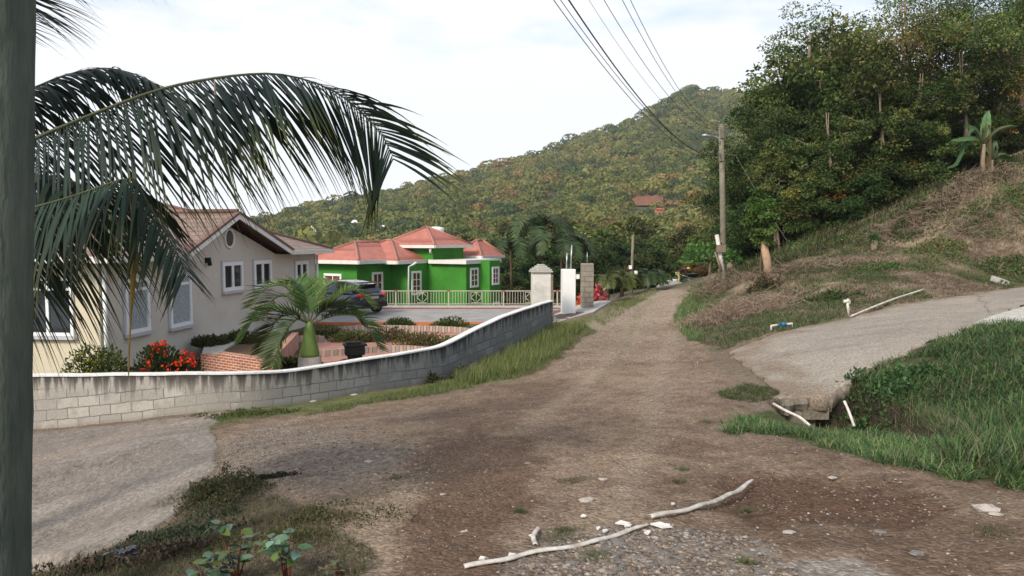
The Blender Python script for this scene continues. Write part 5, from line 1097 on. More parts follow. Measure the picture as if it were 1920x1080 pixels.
# foreground broken pipe, two lengths
def half_pipe(name, pts, r, label, open_=0.75, jag=0.25, mt='pvc_dirty'):
    P = smoothpts(pts, 46); m = MB(); vs = []; n = 9; g = np.random.RandomState(len(label)); jj = 0
    for i, p in enumerate(P):
        t = P[min(i + 1, 45)] - P[max(i - 1, 0)]; t /= np.linalg.norm(t); s = np.cross(t, (0, 0, 1.)); s /= np.linalg.norm(s); u = np.cross(s, t)
        e = i / 45; rr_ = r * (1 - .5 * max(0, e - .85) / .15) * (1 + .06 * math.sin(i * .9)); jj = .7 * jj + g.uniform(-jag, jag); 
        a0 = -math.pi * open_ + jj * (i % 3 == 0 or i < 6); a1 = math.pi * open_ * .8
        for k in range(n):
            a_ = a0 + (a1 - a0) * k / (n - 1) + math.pi * .5; vs.append(p + rr_ * (s * math.cos(a_) + u * .6 * math.sin(a_)) + u * .25 * r * math.sin(i * .5))
    fs = [(i * n + k, (i + 1) * n + k, (i + 1) * n + k + 1, i * n + k + 1) for i in range(45) for k in range(n - 1)]
    m.add(vs, fs, True); ob = m.build(name, M[mt]); so_ = ob.modifiers.new('s', 'SOLIDIFY'); so_.thickness = .003; so_.offset = 0; return tag(ob, label, 'pipe')
P_ = lambda px, py, up=.015: gp_(px, py, up)
half_pipe('broken_pipe', [P_(870, 1074), P_(930, 1060), P_(985, 1047), P_(1040, 1040), P_(1100, 1026), P_(1160, 1006), P_(1216, 994)], .0175, 'longer mud stained broken white pipe, its jagged end nearest the bottom edge')
half_pipe('broken_pipe', [P_(1218, 985, .03), P_(1270, 972, .03), P_(1320, 955, .03), P_(1362, 936, .03), P_(1390, 921, .03), P_(1411, 909, .03)], .020, 'whiter broken pipe piece curving up to the right end of the line')
half_pipe('pipe_shard', [P_(1004, 1032), P_(1000, 1016, .03), P_(1006, 1004, .03), P_(1010, 997)], .014, 'curled white pipe shard lying above the jagged pipe end', .55, .4)
shd = mat('pipe_shard', (0.68, 0.66, 0.62), .5, 9, .2); g = np.random.RandomState(9)
SH = [(1168, 988, .10), (1122, 1001, .05), (1214, 1013, .07), (1240, 996, .14), (1178, 993, .06), (960, 1049, .06), (1135, 1003, .06), (1252, 996, .05), (1095, 975, .05), (1262, 953, .05), (905, 1056, .05), (998, 1010, .05)]
for i, (x, y, s) in enumerate(SH):
    c = gp_(x, y, .015); m = MB(); a = g.uniform(-.5, .5) if s > .1 else g.uniform(0, 3); e = np.array([math.cos(a), math.sin(a), 0]) * s; f_ = np.array([-math.sin(a), math.cos(a), 0]) * s * .28
    m.add([c - e * .5, c - e * .1 + f_, c + e * .5, c + e * .1 - f_, c - e * .5 + np.array([0, 0, .008]), c - e * .1 + f_ + np.array([0, 0, .014]), c + e * .5 + np.array([0, 0, .006]), c + e * .1 - f_ + np.array([0, 0, .012])], [(3, 2, 1, 0), (4, 5, 6, 7), (0, 1, 5, 4), (1, 2, 6, 5), (2, 3, 7, 6), (3, 0, 4, 7)])
    tag(m.build('pipe_shard', shd), 'small white splinter of pipe scattered on the dirt around the broken pipe', 'shard', 'white pipe splinters on the dirt')

# ============================================================ POLES + WIRES
def near_pole():
    eb, et = at(50, 1080, 4.25), at(60, 0, 4.25)
    c = at(-2, 600, 4.25); t = thing('utility_pole', 'thick weathered green grey utility pole filling the left edge of the photo', 'utility pole', (c[0], c[1], -2.5))
    m = MB(); r = .178; n = 20
    gg = np.random.RandomState(2); sl2 = (et[0] - eb[0]) / (et[2] - eb[2])
    zz_ = np.linspace(-3.2, 9.4, 64); m.tube([(eb[0] + (z - eb[2]) * sl2 - r + gg.normal() * .0015, c[1], z) for z in zz_], [r * (1 - .010 * (z + 3.2)) * (1 + gg.normal() * .006) for z in zz_], 28)
    pm = mat('near_pole_timber', (0.13, 0.145, 0.12), .9, 4.5, .5, 1.0, .15, color2=(0.040, 0.052, 0.043), bscale=26); 
    nn = pm.node_tree.nodes; mpz = nn.new('ShaderNodeMapping'); mpz.inputs['Scale'].default_value = (1, 1, .22); tcc = [q for q in nn if q.type == 'TEX_COORD'][0]
    pm.node_tree.links.new(tcc.outputs['Object'], mpz.inputs[0])
    for q in nn:
        if q.type == 'TEX_NOISE': pm.node_tree.links.new(mpz.outputs[0], q.inputs['Vector'])
    m.build('pole', pm, t)
    m = MB(); m.box((c[0] + .03, c[1], 8.9), (1.6, .1, .12), -1.1); m.build('crossarm', M['wood_pole'], t)
    return c
pc = near_pole()
q = at(1358, 524, 38.0); tl = thing('utility_pole', 'tall grey wooden pole carrying a street lamp and the power lines', 'utility pole', q)
topz = at(1352, 233, 38)[2]; tx = at(1352, 233, 38)[0]
m = MB(); m.tube([q - np.array([0, 0, .8]), (q[0] * .5 + tx * .5, 38, (q[2] + topz) / 2), (tx, 38, topz)], [.16, .145, .125], 10); m.build('pole', M['wood_pole'], tl)
m = MB(); m.box((tx + .02, 38 - .1, topz - .45), (.16, .2, .5)); m.box((tx, 38 - .12, topz - 1.55), (.22, .12, .6)); m.build('insulators', M['wood_pole'], tl)
m = MB(); a = at(1349, 270, 37.85); b = at(1341, 256, 37.8); c_ = at(1330, 254, 37.7)
m.tube(smoothpts([a, at(1348, 260, 37.8), b, c_], 10), .028, 7); lm = m.build('lamp_arm', M['metal'], tl)
m = MB(); h = at(1317, 253.5, 37.7); h2 = at(1332, 256, 37.7); m.tube([h, (h * .6 + h2 * .4) + np.array([0, 0, .02]), h2], [.05, .085, .05], 8, sx=1.2); m.build('lamp_head', M['metal'], tl)
# guy / service line going right
m = MB(); m.tube([(tx, 38, topz - 1.4), at(1380, 292, 37.5), at(1412, 348, 36.5), at(1452, 415, 35), at(1478, 455, 34.3)], .009, 5); tag(m.build('guy_wire', M['wood_pole']), 'thin stay wire slanting down to the right from the lamp pole', 'wire')
def wire(z0, s, z1, off0, off1, r, label):
    A = np.array([pc[0] + .03 + off0, pc[1], z0]); B = np.array([tx + off1, 37.95, z1]); P = []
    for t in np.linspace(0, 1, 60): p = A * (1 - t) + B * t; p[2] -= 4 * s * t * (1 - t); P.append(p)
    m = MB(); m.tube(P, r, 5); o = m.build('power_line', M['wire']); tag(o, label, 'power line', 'overhead lines between the two poles')
wire(6.70, 1.83, 4.25, 0.0, 0.0, .016, 'thickest black overhead line, third from the left where they leave the top of the photo')
wire(6.58, 1.83, 4.15, -.28, 0.0, .009, 'leftmost thin overhead line at the top of the photo')
wire(6.66, 1.83, 4.35, -.22, 0.0, .008, 'thin overhead line just right of the leftmost one')
wire(7.6, 2.1, 5.3, -.12, 0, .0045, 'faint thin overhead line just right of the thickest one')
wire(7.9, 2.05, 5.55, .05, 0, .008, 'thin overhead line, third from the right at the top of the photo')
wire(8.75, 2.2, 5.65, .28, 0.05, .008, 'thin overhead line, second from the right at the top of the photo')
wire(9.1, 2.3, 5.75, .42, 0.1, .008, 'rightmost thin overhead line at the top of the photo')
# leaning service post with a box
a = at(1358, 500, 31.0); b = at(1344, 440, 31.0); t = thing('meter_post', 'leaning white post with a grey wooden box below the tall lamp pole', 'post', a)
MB().tube([a - np.array([0, 0, .5]), b], .085, 8).build('post', M['pvc'], t)
c = at(1352, 466, 30.85); MB().box(c, (.36, .14, .30)).build('box', M['palebark'], t)
MB().tube([at(1352, 510, 30.8), at(1347, 490, 30.8), at(1340, 472, 30.8)], [.06, .05, .03], 7).build('branch', M['palebark'], t)

# ============================================================ TREES
def make_tree(seed, H, cr, cb=0.35, nl=12, nsub=8, nleaf=85, leaf=(.24, .12), pal=None, patch=None, patchp=0.0, lean=0.0, tr=.16, multi=1, shape=1.0):
    """returns (trunk MB, leaf V, F, C) around origin: tapered trunk(s) with limbs and a crown of leaf clumps"""
    rs = np.random.RandomState(seed); m = MB(); Ps, Ds, Cs = [], [], []
    pal = np.array(pal if pal is not None else [(0.035, 0.06, 0.018), (0.06, 0.085, 0.022), (0.085, 0.10, 0.03)])
    for q in range(multi):
        base = np.array([rs.uniform(-.4, .4), rs.uniform(-.4, .4), 0]) * (multi > 1)
        top = np.array([lean * H + rs.uniform(-.06, .06) * H, rs.uniform(-.05, .05) * H, H * .88])
        tp = [base + (top - base) * t + np.array([math.sin(t * 5 + seed) * .02 * H, math.cos(t * 4 + seed) * .02 * H, 0]) * (t > 0) for t in np.linspace(0, 1, 8)]
        m.tube([tp[0] - np.array([0, 0, .6])] + tp, [tr * 1.35, tr * 1.2] + [tr * (1 - .8 * i / 7) for i in range(1, 8)], 8)
        nlq = nl // multi
        for i in range(nlq):
            t = cb + (1 - cb) * (i + .5) / nlq; st_ = tp[0] + (top - base) * (t * .85); az = i * 2.4 + rs.uniform(-.5, .5)
            prof = math.sin(math.pi * min(1, max(.12, (t - cb) / (1 - cb) * .8 + .18))) ** .6; rad = cr * prof * rs.uniform(.7, 1.15) * shape
            e = st_ + np.array([math.cos(az) * rad, math.sin(az) * rad, H * rs.uniform(.04, .16)]); midp = (st_ + e) / 2 + np.array([0, 0, -.02 * H + rs.uniform(-.2, .2)])
            m.tube([st_, midp, e], [tr * .42, tr * .28, tr * .12], 6)
            tone = rs.uniform(.75, 1.25); isp = rs.random_sample() < patchp
            for j in range(nsub):
                d = rs.normal(size=3); d /= np.linalg.norm(d); c = (midp if j % 3 == 0 else e) + d * np.array([1, 1, .6]) * cr * .42 * rs.uniform(.3, 1.0)
                if j % 2 == 0: m.tube([e if j % 3 else midp, c], [tr * .11, tr * .05], 4)
                r_ = cr * rs.uniform(.11, .23); n = int(nleaf * rs.uniform(.6, 1.3)); P = rs.normal(size=(n, 3)); P /= np.linalg.norm(P, axis=1, keepdims=True); rk = rs.uniform(.25, 1, n)[:, None] ** .6
                Ps.append(c + P * rk * r_ * np.array([1.15, 1.15, .62])); Ds.append(P + rs.normal(size=P.shape) * .6 + np.array([0, 0, -.25]))
                k = pal[rs.randint(0, len(pal))] * tone * rs.uniform(.8, 1.2)
                if isp and patch is not None and rs.random_sample() < .6: k = np.array(patch[rs.randint(0, len(patch))])
                Cs.append(k * rs.uniform(.7, 1.3, (n, 1)))
    P = np.concatenate(Ps); D = np.concatenate(Ds); Cc = np.concatenate(Cs); n = len(P)
    Nn = rs.normal(size=P.shape) * .7 + np.array([0, 0, 1.]); V, Fq = leafcards(P, D, Nn, leaf[0] * rs.uniform(.6, 1.3, n), leaf[1] * rs.uniform(.7, 1.3, n))
    return m, V, Fq, np.repeat(Cc, 4, 0)
TREEV = {}
def tree_variant(key, name, bark, *a, **k):
    """prototype meshes shared by every tree of the kind"""
    m, V, Fq, Cc = make_tree(*a, **k)
    me = bpy.data.meshes.new(name + '_trunk'); me.from_pydata(m.v, [], m.f); me.polygons.foreach_set('use_smooth', m.sm); me.materials.append(M[bark])
    tmp = npmesh(name + '_crown', V, Fq, M['leaf'], col=Cc); mc = tmp.data; bpy.data.objects.remove(tmp)
    TREEV[key] = (name, me, mc)
def put_tree(key, loc, sc, rz, label, group=None, cat='tree', szz=1.0):
    name, mt, mc = TREEV[key]; t = thing(name, label, cat, loc, group); t.scale = (sc, sc, sc * szz); t.rotation_euler = (0, 0, rz)
    for nm, me in (('trunk', mt), ('crown', mc)):
        o = bpy.data.objects.new(nm, me); COL.objects.link(o); o.parent = t
    return t
yl = [(0.30, 0.18, 0.03), (0.24, 0.19, 0.05), (0.20, 0.19, 0.05)]
darkp = [(0.035, 0.065, 0.022), (0.058, 0.098, 0.03), (0.085, 0.125, 0.036)]; midp_ = [(0.06, 0.105, 0.03), (0.092, 0.14, 0.038), (0.14, 0.165, 0.05)]; olive = [(0.14, 0.15, 0.045), (0.19, 0.185, 0.06), (0.11, 0.13, 0.045)]
rusty = [(0.16, 0.10, 0.04), (0.11, 0.10, 0.035), (0.20, 0.12, 0.05)]
tree_variant('a', 'broadleaf_tree', 'bark', 1, 12, 4.2, .22, 18, 11, 190, (.17, .09), darkp, yl, .05, .03, .17)
tree_variant('b', 'broadleaf_tree', 'palebark', 2, 13, 4.6, .30, 15, 10, 180, (.17, .09), midp_, yl, .10, -.03, .19, 2)
tree_variant('c', 'broadleaf_tree', 'bark', 3, 10, 3.6, .12, 16, 10, 190, (.16, .085), darkp, yl, .04, 0.0, .14)
tree_variant('d', 'open_crowned_tree', 'palebark', 4, 13, 5.0, .38, 17, 10, 120, (.17, .09), midp_, yl, .16, .04, .17, 3)
tree_variant('u', 'understorey_tree', 'bark', 5, 5, 2.4, .05, 12, 9, 150, (.17, .085), darkp + midp_[:1], yl, .06, 0, .08, 2)
tree_variant('v', 'understorey_tree', 'bark', 6, 4, 2.2, .05, 12, 9, 150, (.17, .085), midp_, yl, .08, 0, .07, 2)
tree_variant('e', 'slender_tree', 'palebark', 15, 8, 2.2, .50, 13, 7, 110, (.17, .09), midp_, yl, .12, .03, .11, 2)
tree_variant('m', 'valley_tree', 'bark', 7, 9, 3.6, .10, 14, 9, 75, (.42, .24), darkp, None, 0, 0, .16)
tree_variant('n', 'valley_tree', 'bark', 8, 9, 3.8, .12, 14, 9, 70, (.42, .24), midp_, yl, .05, 0, .16)
tree_variant('o', 'valley_tree', 'bark', 9, 8, 3.6, .12, 13, 8, 70, (.42, .24), olive, None, 0, 0, .15)
tree_variant('r', 'rusty_tree', 'bark', 10, 7, 3.0, .08, 12, 8, 80, (.34, .18), rusty, None, 0, 0, .12)
def put_top(key, px, ptop, d, H0, label, group, rz, w_=1.0):
    """stand a tree on the terrain at depth d so that its crown tops out at photo row ptop"""
    x = (px - 960) / F * d; zb = gz1(x, d) - .1; zt = at(px, ptop, d)[2]; H = zt - zb; s = H / (H0 * 1.02)
    return put_tree(key, (x, d, zb), s * w_, rz, label, group, szz=1 / w_)
rs = np.random.RandomState(21)
GW = 'trees of the wood along the top of the right slope'; LW = {'e': 'slender pale trunked tree standing at the front edge of the right hand wood', 'a': 'dense dark green tree of the wood along the top of the right slope', 'b': 'green tree with yellowing leaves in the wood along the top of the right slope', 'c': 'bushy dark tree of the wood along the top of the right slope', 'd': 'thin leaved tree with pale limbs, sky showing through, upper right of the wood'}
H0 = {'e': 8, 'a': 12, 'b': 13, 'c': 10, 'd': 13, 'u': 5, 'v': 4, 'm': 9, 'n': 9, 'o': 8, 'r': 7}
for key, px, pt, d in (('c', 1425, 215, 46), ('a', 1405, 262, 53), ('c', 1440, 165, 43), ('a', 1478, 120, 43), ('b', 1550, -25, 46), ('e', 1512, 0, 42), ('e', 1535, -10, 43), ('a', 1575, 60, 43), ('b', 1622, 10, 47), ('d', 1700, -60, 41), ('d', 1775, -60, 40), 
    ('d', 1842, -80, 38), ('d', 1915, -90, 37), ('a', 1560, 170, 52), ('c', 1500, 230, 41), ('a', 1640, 150, 50), ('c', 1830, 150, 44), ('a', 1960, -60, 42), ('d', 2040, -90, 38), ('e', 1545, 175, 38.6), ('e', 1640, 130, 38.4), ('e', 1712, 100, 38.2), ('e', 1790, 60, 37.4), ('e', 1462, 240, 39.3), ('c', 1720, 150, 43)):
    put_top(key, px, pt, d, H0[key], LW[key], GW + ' (%s)' % {'e': 'slender', 'a': 'dense', 'b': 'yellowing', 'c': 'bushy', 'd': 'thin leaved'}[key], rs.uniform(0, 6))
LU = {'u': 'dark leafy undergrowth tree at the lower edge of the wood on the right', 'v': 'lighter green undergrowth tree at the lower edge of the wood on the right'}
for i, (key, px, pt, d) in enumerate((('u', 1402, 370, 42), ('u', 1420, 375, 40), ('v', 1462, 330, 39.5), ('u', 1500, 345, 39), ('v', 1535, 300, 39), ('u', 1570, 290, 38.5), ('v', 1610, 270, 39), ('u', 1645, 270, 38.5), ('v', 1680, 240, 39), ('u', 1715, 235, 38), ('v', 1755, 225, 38), ('u', 1800, 220, 38.5), ('v', 1860, 200, 37), ('u', 1905, 190, 36.5), ('u', 1960, 180, 36), ('u', 1590, 330, 42), ('u', 1475, 380, 44), ('u', 1392, 400, 48))):
    put_top(key, px, pt, d, H0[key], LU[key], 'undergrowth below the wood on the right (%s)' % {'u': 'dark', 'v': 'light'}[key], rs.uniform(0, 6), 1.15)
GV = 'trees in the valley behind the gate and the green house'
LV = {'m': 'dark green tree in the valley band behind the gate pillars and the road head', 'n': 'mid green tree in the valley band behind the gate pillars and the road head', 'o': 'olive green tree in the valley band below the hill', 'r': 'rust tinted bushy tree beside the far end of the road'}
for key, px, pt, d in (('m', 930, 455, 72), ('o', 880, 430, 84), ('n', 970, 420, 80), ('m', 1015, 450, 66), ('m', 1075, 425, 74), ('n', 1105, 400, 86), ('m', 1120, 450, 62), ('m', 1165, 440, 70), ('n', 1205, 425, 82), ('m', 1215, 455, 60), ('n', 1245, 465, 66), ('m', 1235, 480, 61),
    ('o', 1180, 395, 92), ('o', 1290, 415, 88), ('o', 1330, 400, 90), ('n', 1300, 450, 74), ('r', 1300, 480, 63), ('r', 1322, 490, 58), ('m', 1265, 490, 64), ('m', 1345, 470, 62), ('r', 1210, 470, 64), ('o', 1050, 390, 92), ('n', 830, 440, 92), ('n', 780, 420, 100), ('m', 1340, 500, 52), ('m', 1150, 490, 60), ('o', 1000, 395, 96), ('m', 950, 500, 58), ('n', 1090, 500, 58)):
    put_top(key, px, pt, d, H0[key], LV[key], {'m': 'dark valley trees', 'n': 'mid green valley trees', 'o': 'olive valley trees', 'r': 'rust tinted trees by the road head'}[key], rs.uniform(0, 6), 1.1)
tree_variant('s', 'slender_tree', 'palebark', 12, 5.2, .78, .32, 13, 7, 60, (.17, .09), [(0.05, 0.11, 0.02), (0.07, 0.14, 0.03), (0.10, 0.15, 0.03)], yl, .10, 0, .09)
x = (1432 - 960) / F * 29.5; zb = gz1(x, 29.5) - .1; zt = at(1425, 328, 29.5)[2]
t = thing('pruned_tree', 'slim bright green tree on a thick leaning cut trunk in front of the wood', 'tree', (x + .25, 29.5, zb))
b0 = ORI[t.name]; MB().tube([b0 - np.array([0, 0, .3]), b0 + np.array([-.12, 0, .7]), b0 + np.array([-.28, 0, 1.45])], [.19, .16, .13], 9).build('trunk', mat('cut_trunk_bark', (0.40, 0.26, 0.17), .9, 6, .35, .5), t)
mm, V, Fq, Cc = make_tree(12, (zt - zb), .46, .46, 18, 8, 70, (.15, .08), [(0.085, 0.18, 0.04), (0.12, 0.22, 0.05), (0.16, 0.23, 0.065)], None, 0, 0, .05)
sh = b0 + np.array([-.35, 0, 0]); mm.v = [tuple(np.array(v) * np.array([1, 1, 1]) + sh) for v in mm.v if True]; mm.build('stem', M['bark'], t); npmesh('crown', V + sh, Fq, M['leaf'], t, col=Cc)
p = at(1330, 470, 33); zb = gz1(p[0], 33); q = bush('sapling', 'bright green sapling crowding round the leaning white post', 'tree', (p[0], 33, p[2] - .5), 1.2, 800, [(0.07, 0.15, 0.035), (0.10, 0.18, 0.045), (.05, .10, .03)], np.random.RandomState(14), .2, sq=(1.05, .8, .72))
MB().tube([(p[0], 33, zb - .2), (p[0] + .05, 33, p[2] - .3)], .05, 6).build('trunk', M['palebark'], q)

# ---- palms
def frond(P, nleafl, Lf, wd, side0=None, droop=0.5, fwd=0.6, seed=0, col=(0.03, 0.05, 0.03), tipcol=None, up0=.15, rr=.02, prof=None, s0=0.06, segs=7, jit=.1, smin=.35, sk=1.0, dn0=0.0):
    rs = np.random.RandomState(seed); P = smoothpts(P, 80); ln = np.r_[0, np.cumsum(np.linalg.norm(np.diff(P, axis=0), axis=1))]; ln /= ln[-1]
    m = MB(); m.tube(P[::2], [rr * (1 - .85 * t) for t in ln[::2]], 6)
    n = nleafl; tt = np.linspace(s0, .995, n); V = []; Fq = []; Cc = []; b = 0
    for sd_ in (-1, 1):
        for i, t in enumerate(tt):
            t2 = min(.998, max(0.01, t + rs.uniform(-.3, .3) / n)); p = np.array([np.interp(t2, ln, P[:, k]) for k in range(3)]); pa = np.array([np.interp(max(0, t2 - .02), ln, P[:, k]) for k in range(3)]); pb = np.array([np.interp(min(1, t2 + .02), ln, P[:, k]) for k in range(3)])
            T = pb - pa; T /= np.linalg.norm(T); up = np.array([0, 0, 1.]); sv = np.cross(T, up); nsv = np.linalg.norm(sv)
            sv = sv / nsv if nsv > .15 else np.array([0, -1., 0]); 
            if side0 is not None: sv = sv * (1 - t2 ** 2) + np.array(side0, float) * t2 ** 2; sv -= T * (sv @ T); sv /= np.linalg.norm(sv)
            u2 = np.cross(sv, T); u2 = u2 if u2[2] > 0 else -u2
            d = T * (fwd + t2 * .15) + sv * sd_ * (sk + (1 - sk) * t2 ** 4) + u2 * up0 + np.array([0, 0, -1.]) * dn0 * (1 - .85 * t2 ** 3) + rs.normal(size=3) * jit; d /= np.linalg.norm(d)
            pr = (math.sin(math.pi * min(1, .12 + t2 * .80)) ** .55) if prof is None else prof(t2)
            Lx = Lf * max(smin, pr) * rs.uniform(.86, 1.08); sl_ = Lx / segs; dr = droop * rs.uniform(.7, 1.35) * (1 - .35 * t2 ** 4); fn = np.cross(d, sv * sd_); tw = rs.uniform(-.6, .6); c = np.array(col) * rs.uniform(.7, 1.35)
            pts = []
            for k in range(segs + 1):
                wv = np.cross(d, np.array([0, 0, 1.])); nw = np.linalg.norm(wv); wv = wv / nw if nw > .1 else np.array([1., 0, 0])
                if k == 0: w0 = T - d * (T @ d); w0 /= np.linalg.norm(w0) + 1e-6
                wq = w0 - d * (w0 @ d); wq /= np.linalg.norm(wq) + 1e-6
                q = k / segs; hw = wd * .5 * (0.35 + 1.3 * q if q < .4 else (1 - q) / .6 * .87 + .0) ; hw = max(hw, .0008)
                pts.append((p - wq * hw, p + wq * hw)); p = p + d * sl_; d = d + np.array([0, 0, -1.]) * dr * (sl_ / .16) * .42; d /= np.linalg.norm(d)
            for a_, b_ in pts: V += [a_, b_]
            for k in range(segs): Fq.append((b + 2 * k, b + 2 * k + 1, b + 2 * k + 3, b + 2 * k + 2))
            tc_ = np.array(tipcol) if tipcol is not None else c
            for k in range(segs + 1): z = max(0, (k / segs - .55) / .45); cc_ = c * (1 - z) + tc_ * z; Cc += [cc_, cc_]
            b += 2 * (segs + 1)
    return m, np.array(V), np.array(Fq), np.array(Cc)
M['palmleaf'] = foliage_mat('palm_leaf', .22, .5, 0.0, .22)
rach = mat('palm_rachis', (0.06, 0.065, 0.028), .6, 8, .3); deadr = mat('dead_palm_leaf', (0.30, 0.19, 0.04), .7, 6, .4)
cb_ = np.array([-6.3, 7.0, -3.4]); crown_c = np.array([-5.45, 6.7, 1.0])
t = thing('coconut_palm', 'coconut palm with long drooping dark green fronds reaching in behind the near utility pole', 'palm', cb_)
MB().tube(smoothpts([cb_, (-6.1, 7.0, -1.6), (-5.7, 6.85, 0), crown_c], 14), [.2, .17] + [.14] * 12, 12).build('trunk', M['palebark'], t)
def addfrond(par, *a, rmat=None, **k):
    m, V, Fq, Cc = frond(*a, **k); r = m.build('frond', rmat or rach, par); npmesh('leaflets', V, Fq, M['palmleaf'], r, col=Cc); return r
dg = (0.017, 0.032, 0.023); tg_ = (0.10, 0.11, 0.025)
A_ = lambda x, y, d: at(x, y, d)
addfrond(t, [crown_c, A_(-100, 330, 6.3), A_(60, 262, 6.0), A_(180, 212, 5.8), A_(300, 168, 5.7), A_(400, 147, 5.7), A_(500, 138, 5.65), A_(560, 146, 5.6), A_(610, 163, 5.6), A_(655, 190, 5.55), A_(692, 224, 5.5), A_(720, 258, 5.5), A_(740, 305, 5.5)],
    168, 1.34, .030, droop=.28, fwd=.45, sk=.45, dn0=.85, jit=.05, up0=.0, seed=1, col=dg, tipcol=tg_, side0=(0.72, -.5, .35), rr=.024, prof=lambda u: 1.0 if u < .6 else 1.0 - .48 * ((u - .6) / .4) ** 1.2, smin=.3, s0=.2)
addfrond(t, [crown_c, A_(-80, 215, 7.4), A_(60, 166, 7.6), A_(120, 142, 7.7), A_(190, 128, 7.8), A_(250, 138, 7.8), A_(290, 158, 7.8), A_(312, 190, 7.8)], 120, 1.05, .038, droop=.45, fwd=.5, sk=.6, dn0=.5, seed=2, col=(0.02, 0.036, 0.022), tipcol=dg, rr=.02, s0=.2)
addfrond(t, [crown_c, A_(-140, -60, 6.4), A_(-20, -135, 6.2), A_(70, -150, 6.1), A_(150, -130, 6.0), A_(215, -90, 6.0)], 80, 1.2, .040, droop=.30, fwd=.75, sk=.7, dn0=.3, seed=3, col=(0.025, 0.04, 0.035), tipcol=dg, rr=.02, s0=.25)
addfrond(t, [crown_c, A_(-160, 60, 6.9), A_(-70, -20, 6.7), A_(-10, -30, 6.6), A_(40, 10, 6.5)], 64, 1.2, .040, droop=.30, fwd=.8, sk=.7, dn0=.3, seed=13, col=(0.025, 0.04, 0.035), tipcol=dg, rr=.02, s0=.25)
addfrond(t, [crown_c, A_(-80, 440, 5.5), A_(54, 392, 5.2), A_(130, 370, 5.1), A_(200, 346, 5.05), A_(240, 333, 5.0), A_(254, 336, 5.0), A_(272, 372, 5.0), A_(300, 420, 5.0), A_(330, 470, 5.0), A_(352, 520, 5.0)],
    175, 1.24, .033, droop=.40, fwd=.22, sk=.45, dn0=.85, jit=.06, up0=0., seed=4, col=(0.019, 0.036, 0.022), tipcol=(0.055, 0.06, 0.02), rr=.02, prof=lambda u: 1.0 if u < .6 else 1 - .62 * ((u - .6) / .4) ** .8, smin=.3, s0=.2)
addfrond(t, [crown_c, A_(-80, 380, 6.3), A_(50, 330, 6.0), A_(120, 335, 5.9), A_(180, 365, 5.8), A_(215, 420, 5.8)], 90, 1.1, .05, droop=.5, fwd=.35, sk=.6, dn0=.6, seed=5, col=(0.02, 0.036, 0.022), tipcol=dg, rr=.02, s0=.25)
m = MB(); m.tube(smoothpts([A_(244, 336, 4.97), A_(252, 420, 4.95), A_(250, 520, 4.95), A_(243, 640, 4.95), A_(241, 712, 4.95)], 20), [.004, .010, .017] + [.018] * 8 + [.013, .010] + [.006] * 6 + [.001], 5, sx=1.0); m.build('dead_leaflet', deadr, t)
m = MB(); m.tube(smoothpts([A_(402, 148, 5.6), A_(405, 200, 5.55), A_(403, 262, 5.55), A_(398, 330, 5.55)], 12), [.003, .008, .010, .009, .008, .007, .006, .005, .004, .003, .002, .001], 5); m.build('dead_leaflet', mat('withered_leaflet', (0.24, 0.17, 0.15), .8, 6, .3), t)
# garden palm
gp0 = at(581, 682, 18.9); gp0[2] = -3.62
t = thing('garden_palm', 'small bottle palm with a smooth green bulging stem behind the block wall', 'palm', gp0)
zt2 = at(581, 618, 18.9)[2]; zr_ = at(581, 668, 18.9)[2]
MB().lathe(gp0, [(.34, -.1), (.32, .2), (.28, zr_ - gp0[2] - .0)], 18).build('trunk', M['palestone'], t)
gsh = mat('green_crownshaft', (0.16, 0.24, 0.05), .45, 3, .25, 0, .4)
MB().lathe((gp0[0], gp0[1], zr_), [(.24, -.01), (.245, .08), (.215, .25), (.165, .45), (.13, zt2 - zr_), (.09, zt2 - zr_ + .12), (.03, zt2 - zr_ + .2)], 18).build('crownshaft', gsh, t)
c0 = np.array([gp0[0], gp0[1], zt2 + .25]); pg = (0.05, 0.10, 0.022); pl_ = (0.11, 0.17, 0.04)
fr = [((538, 540), (500, 540), (470, 575), .2, 0), ((575, 560), (560, 530), (535, 535), .5, 1), ((540, 585), (485, 590), (452, 640), -.5, 2), ((630, 560), (665, 545), (698, 575), .6, 3), ((640, 590), (680, 600), (712, 655), -.3, 4), ((555, 600), (525, 640), (512, 688), -.8, 5), ((600, 550), (620, 530), (640, 545), .9, 6), ((610, 580), (650, 575), (680, 610), .2, 7), ((560, 590), (520, 600), (490, 660), .4, 8), ((545, 560), (515, 560), (490, 600), .8, 9)]
for (a, b, c, dy, i) in fr:
    addfrond(t, [c0 + np.array([0, 0, -.1]), at(*a, 18.9 + dy * .3), at(*b, 18.9 + dy * .7), at(*c, 18.9 + dy)], 56, .66, .046, droop=.22, fwd=.55, seed=30 + i, col=pg if i % 3 else pl_, tipcol=(0.09, 0.12, 0.03), rr=.022, up0=.45, segs=5, s0=.16, smin=.45)
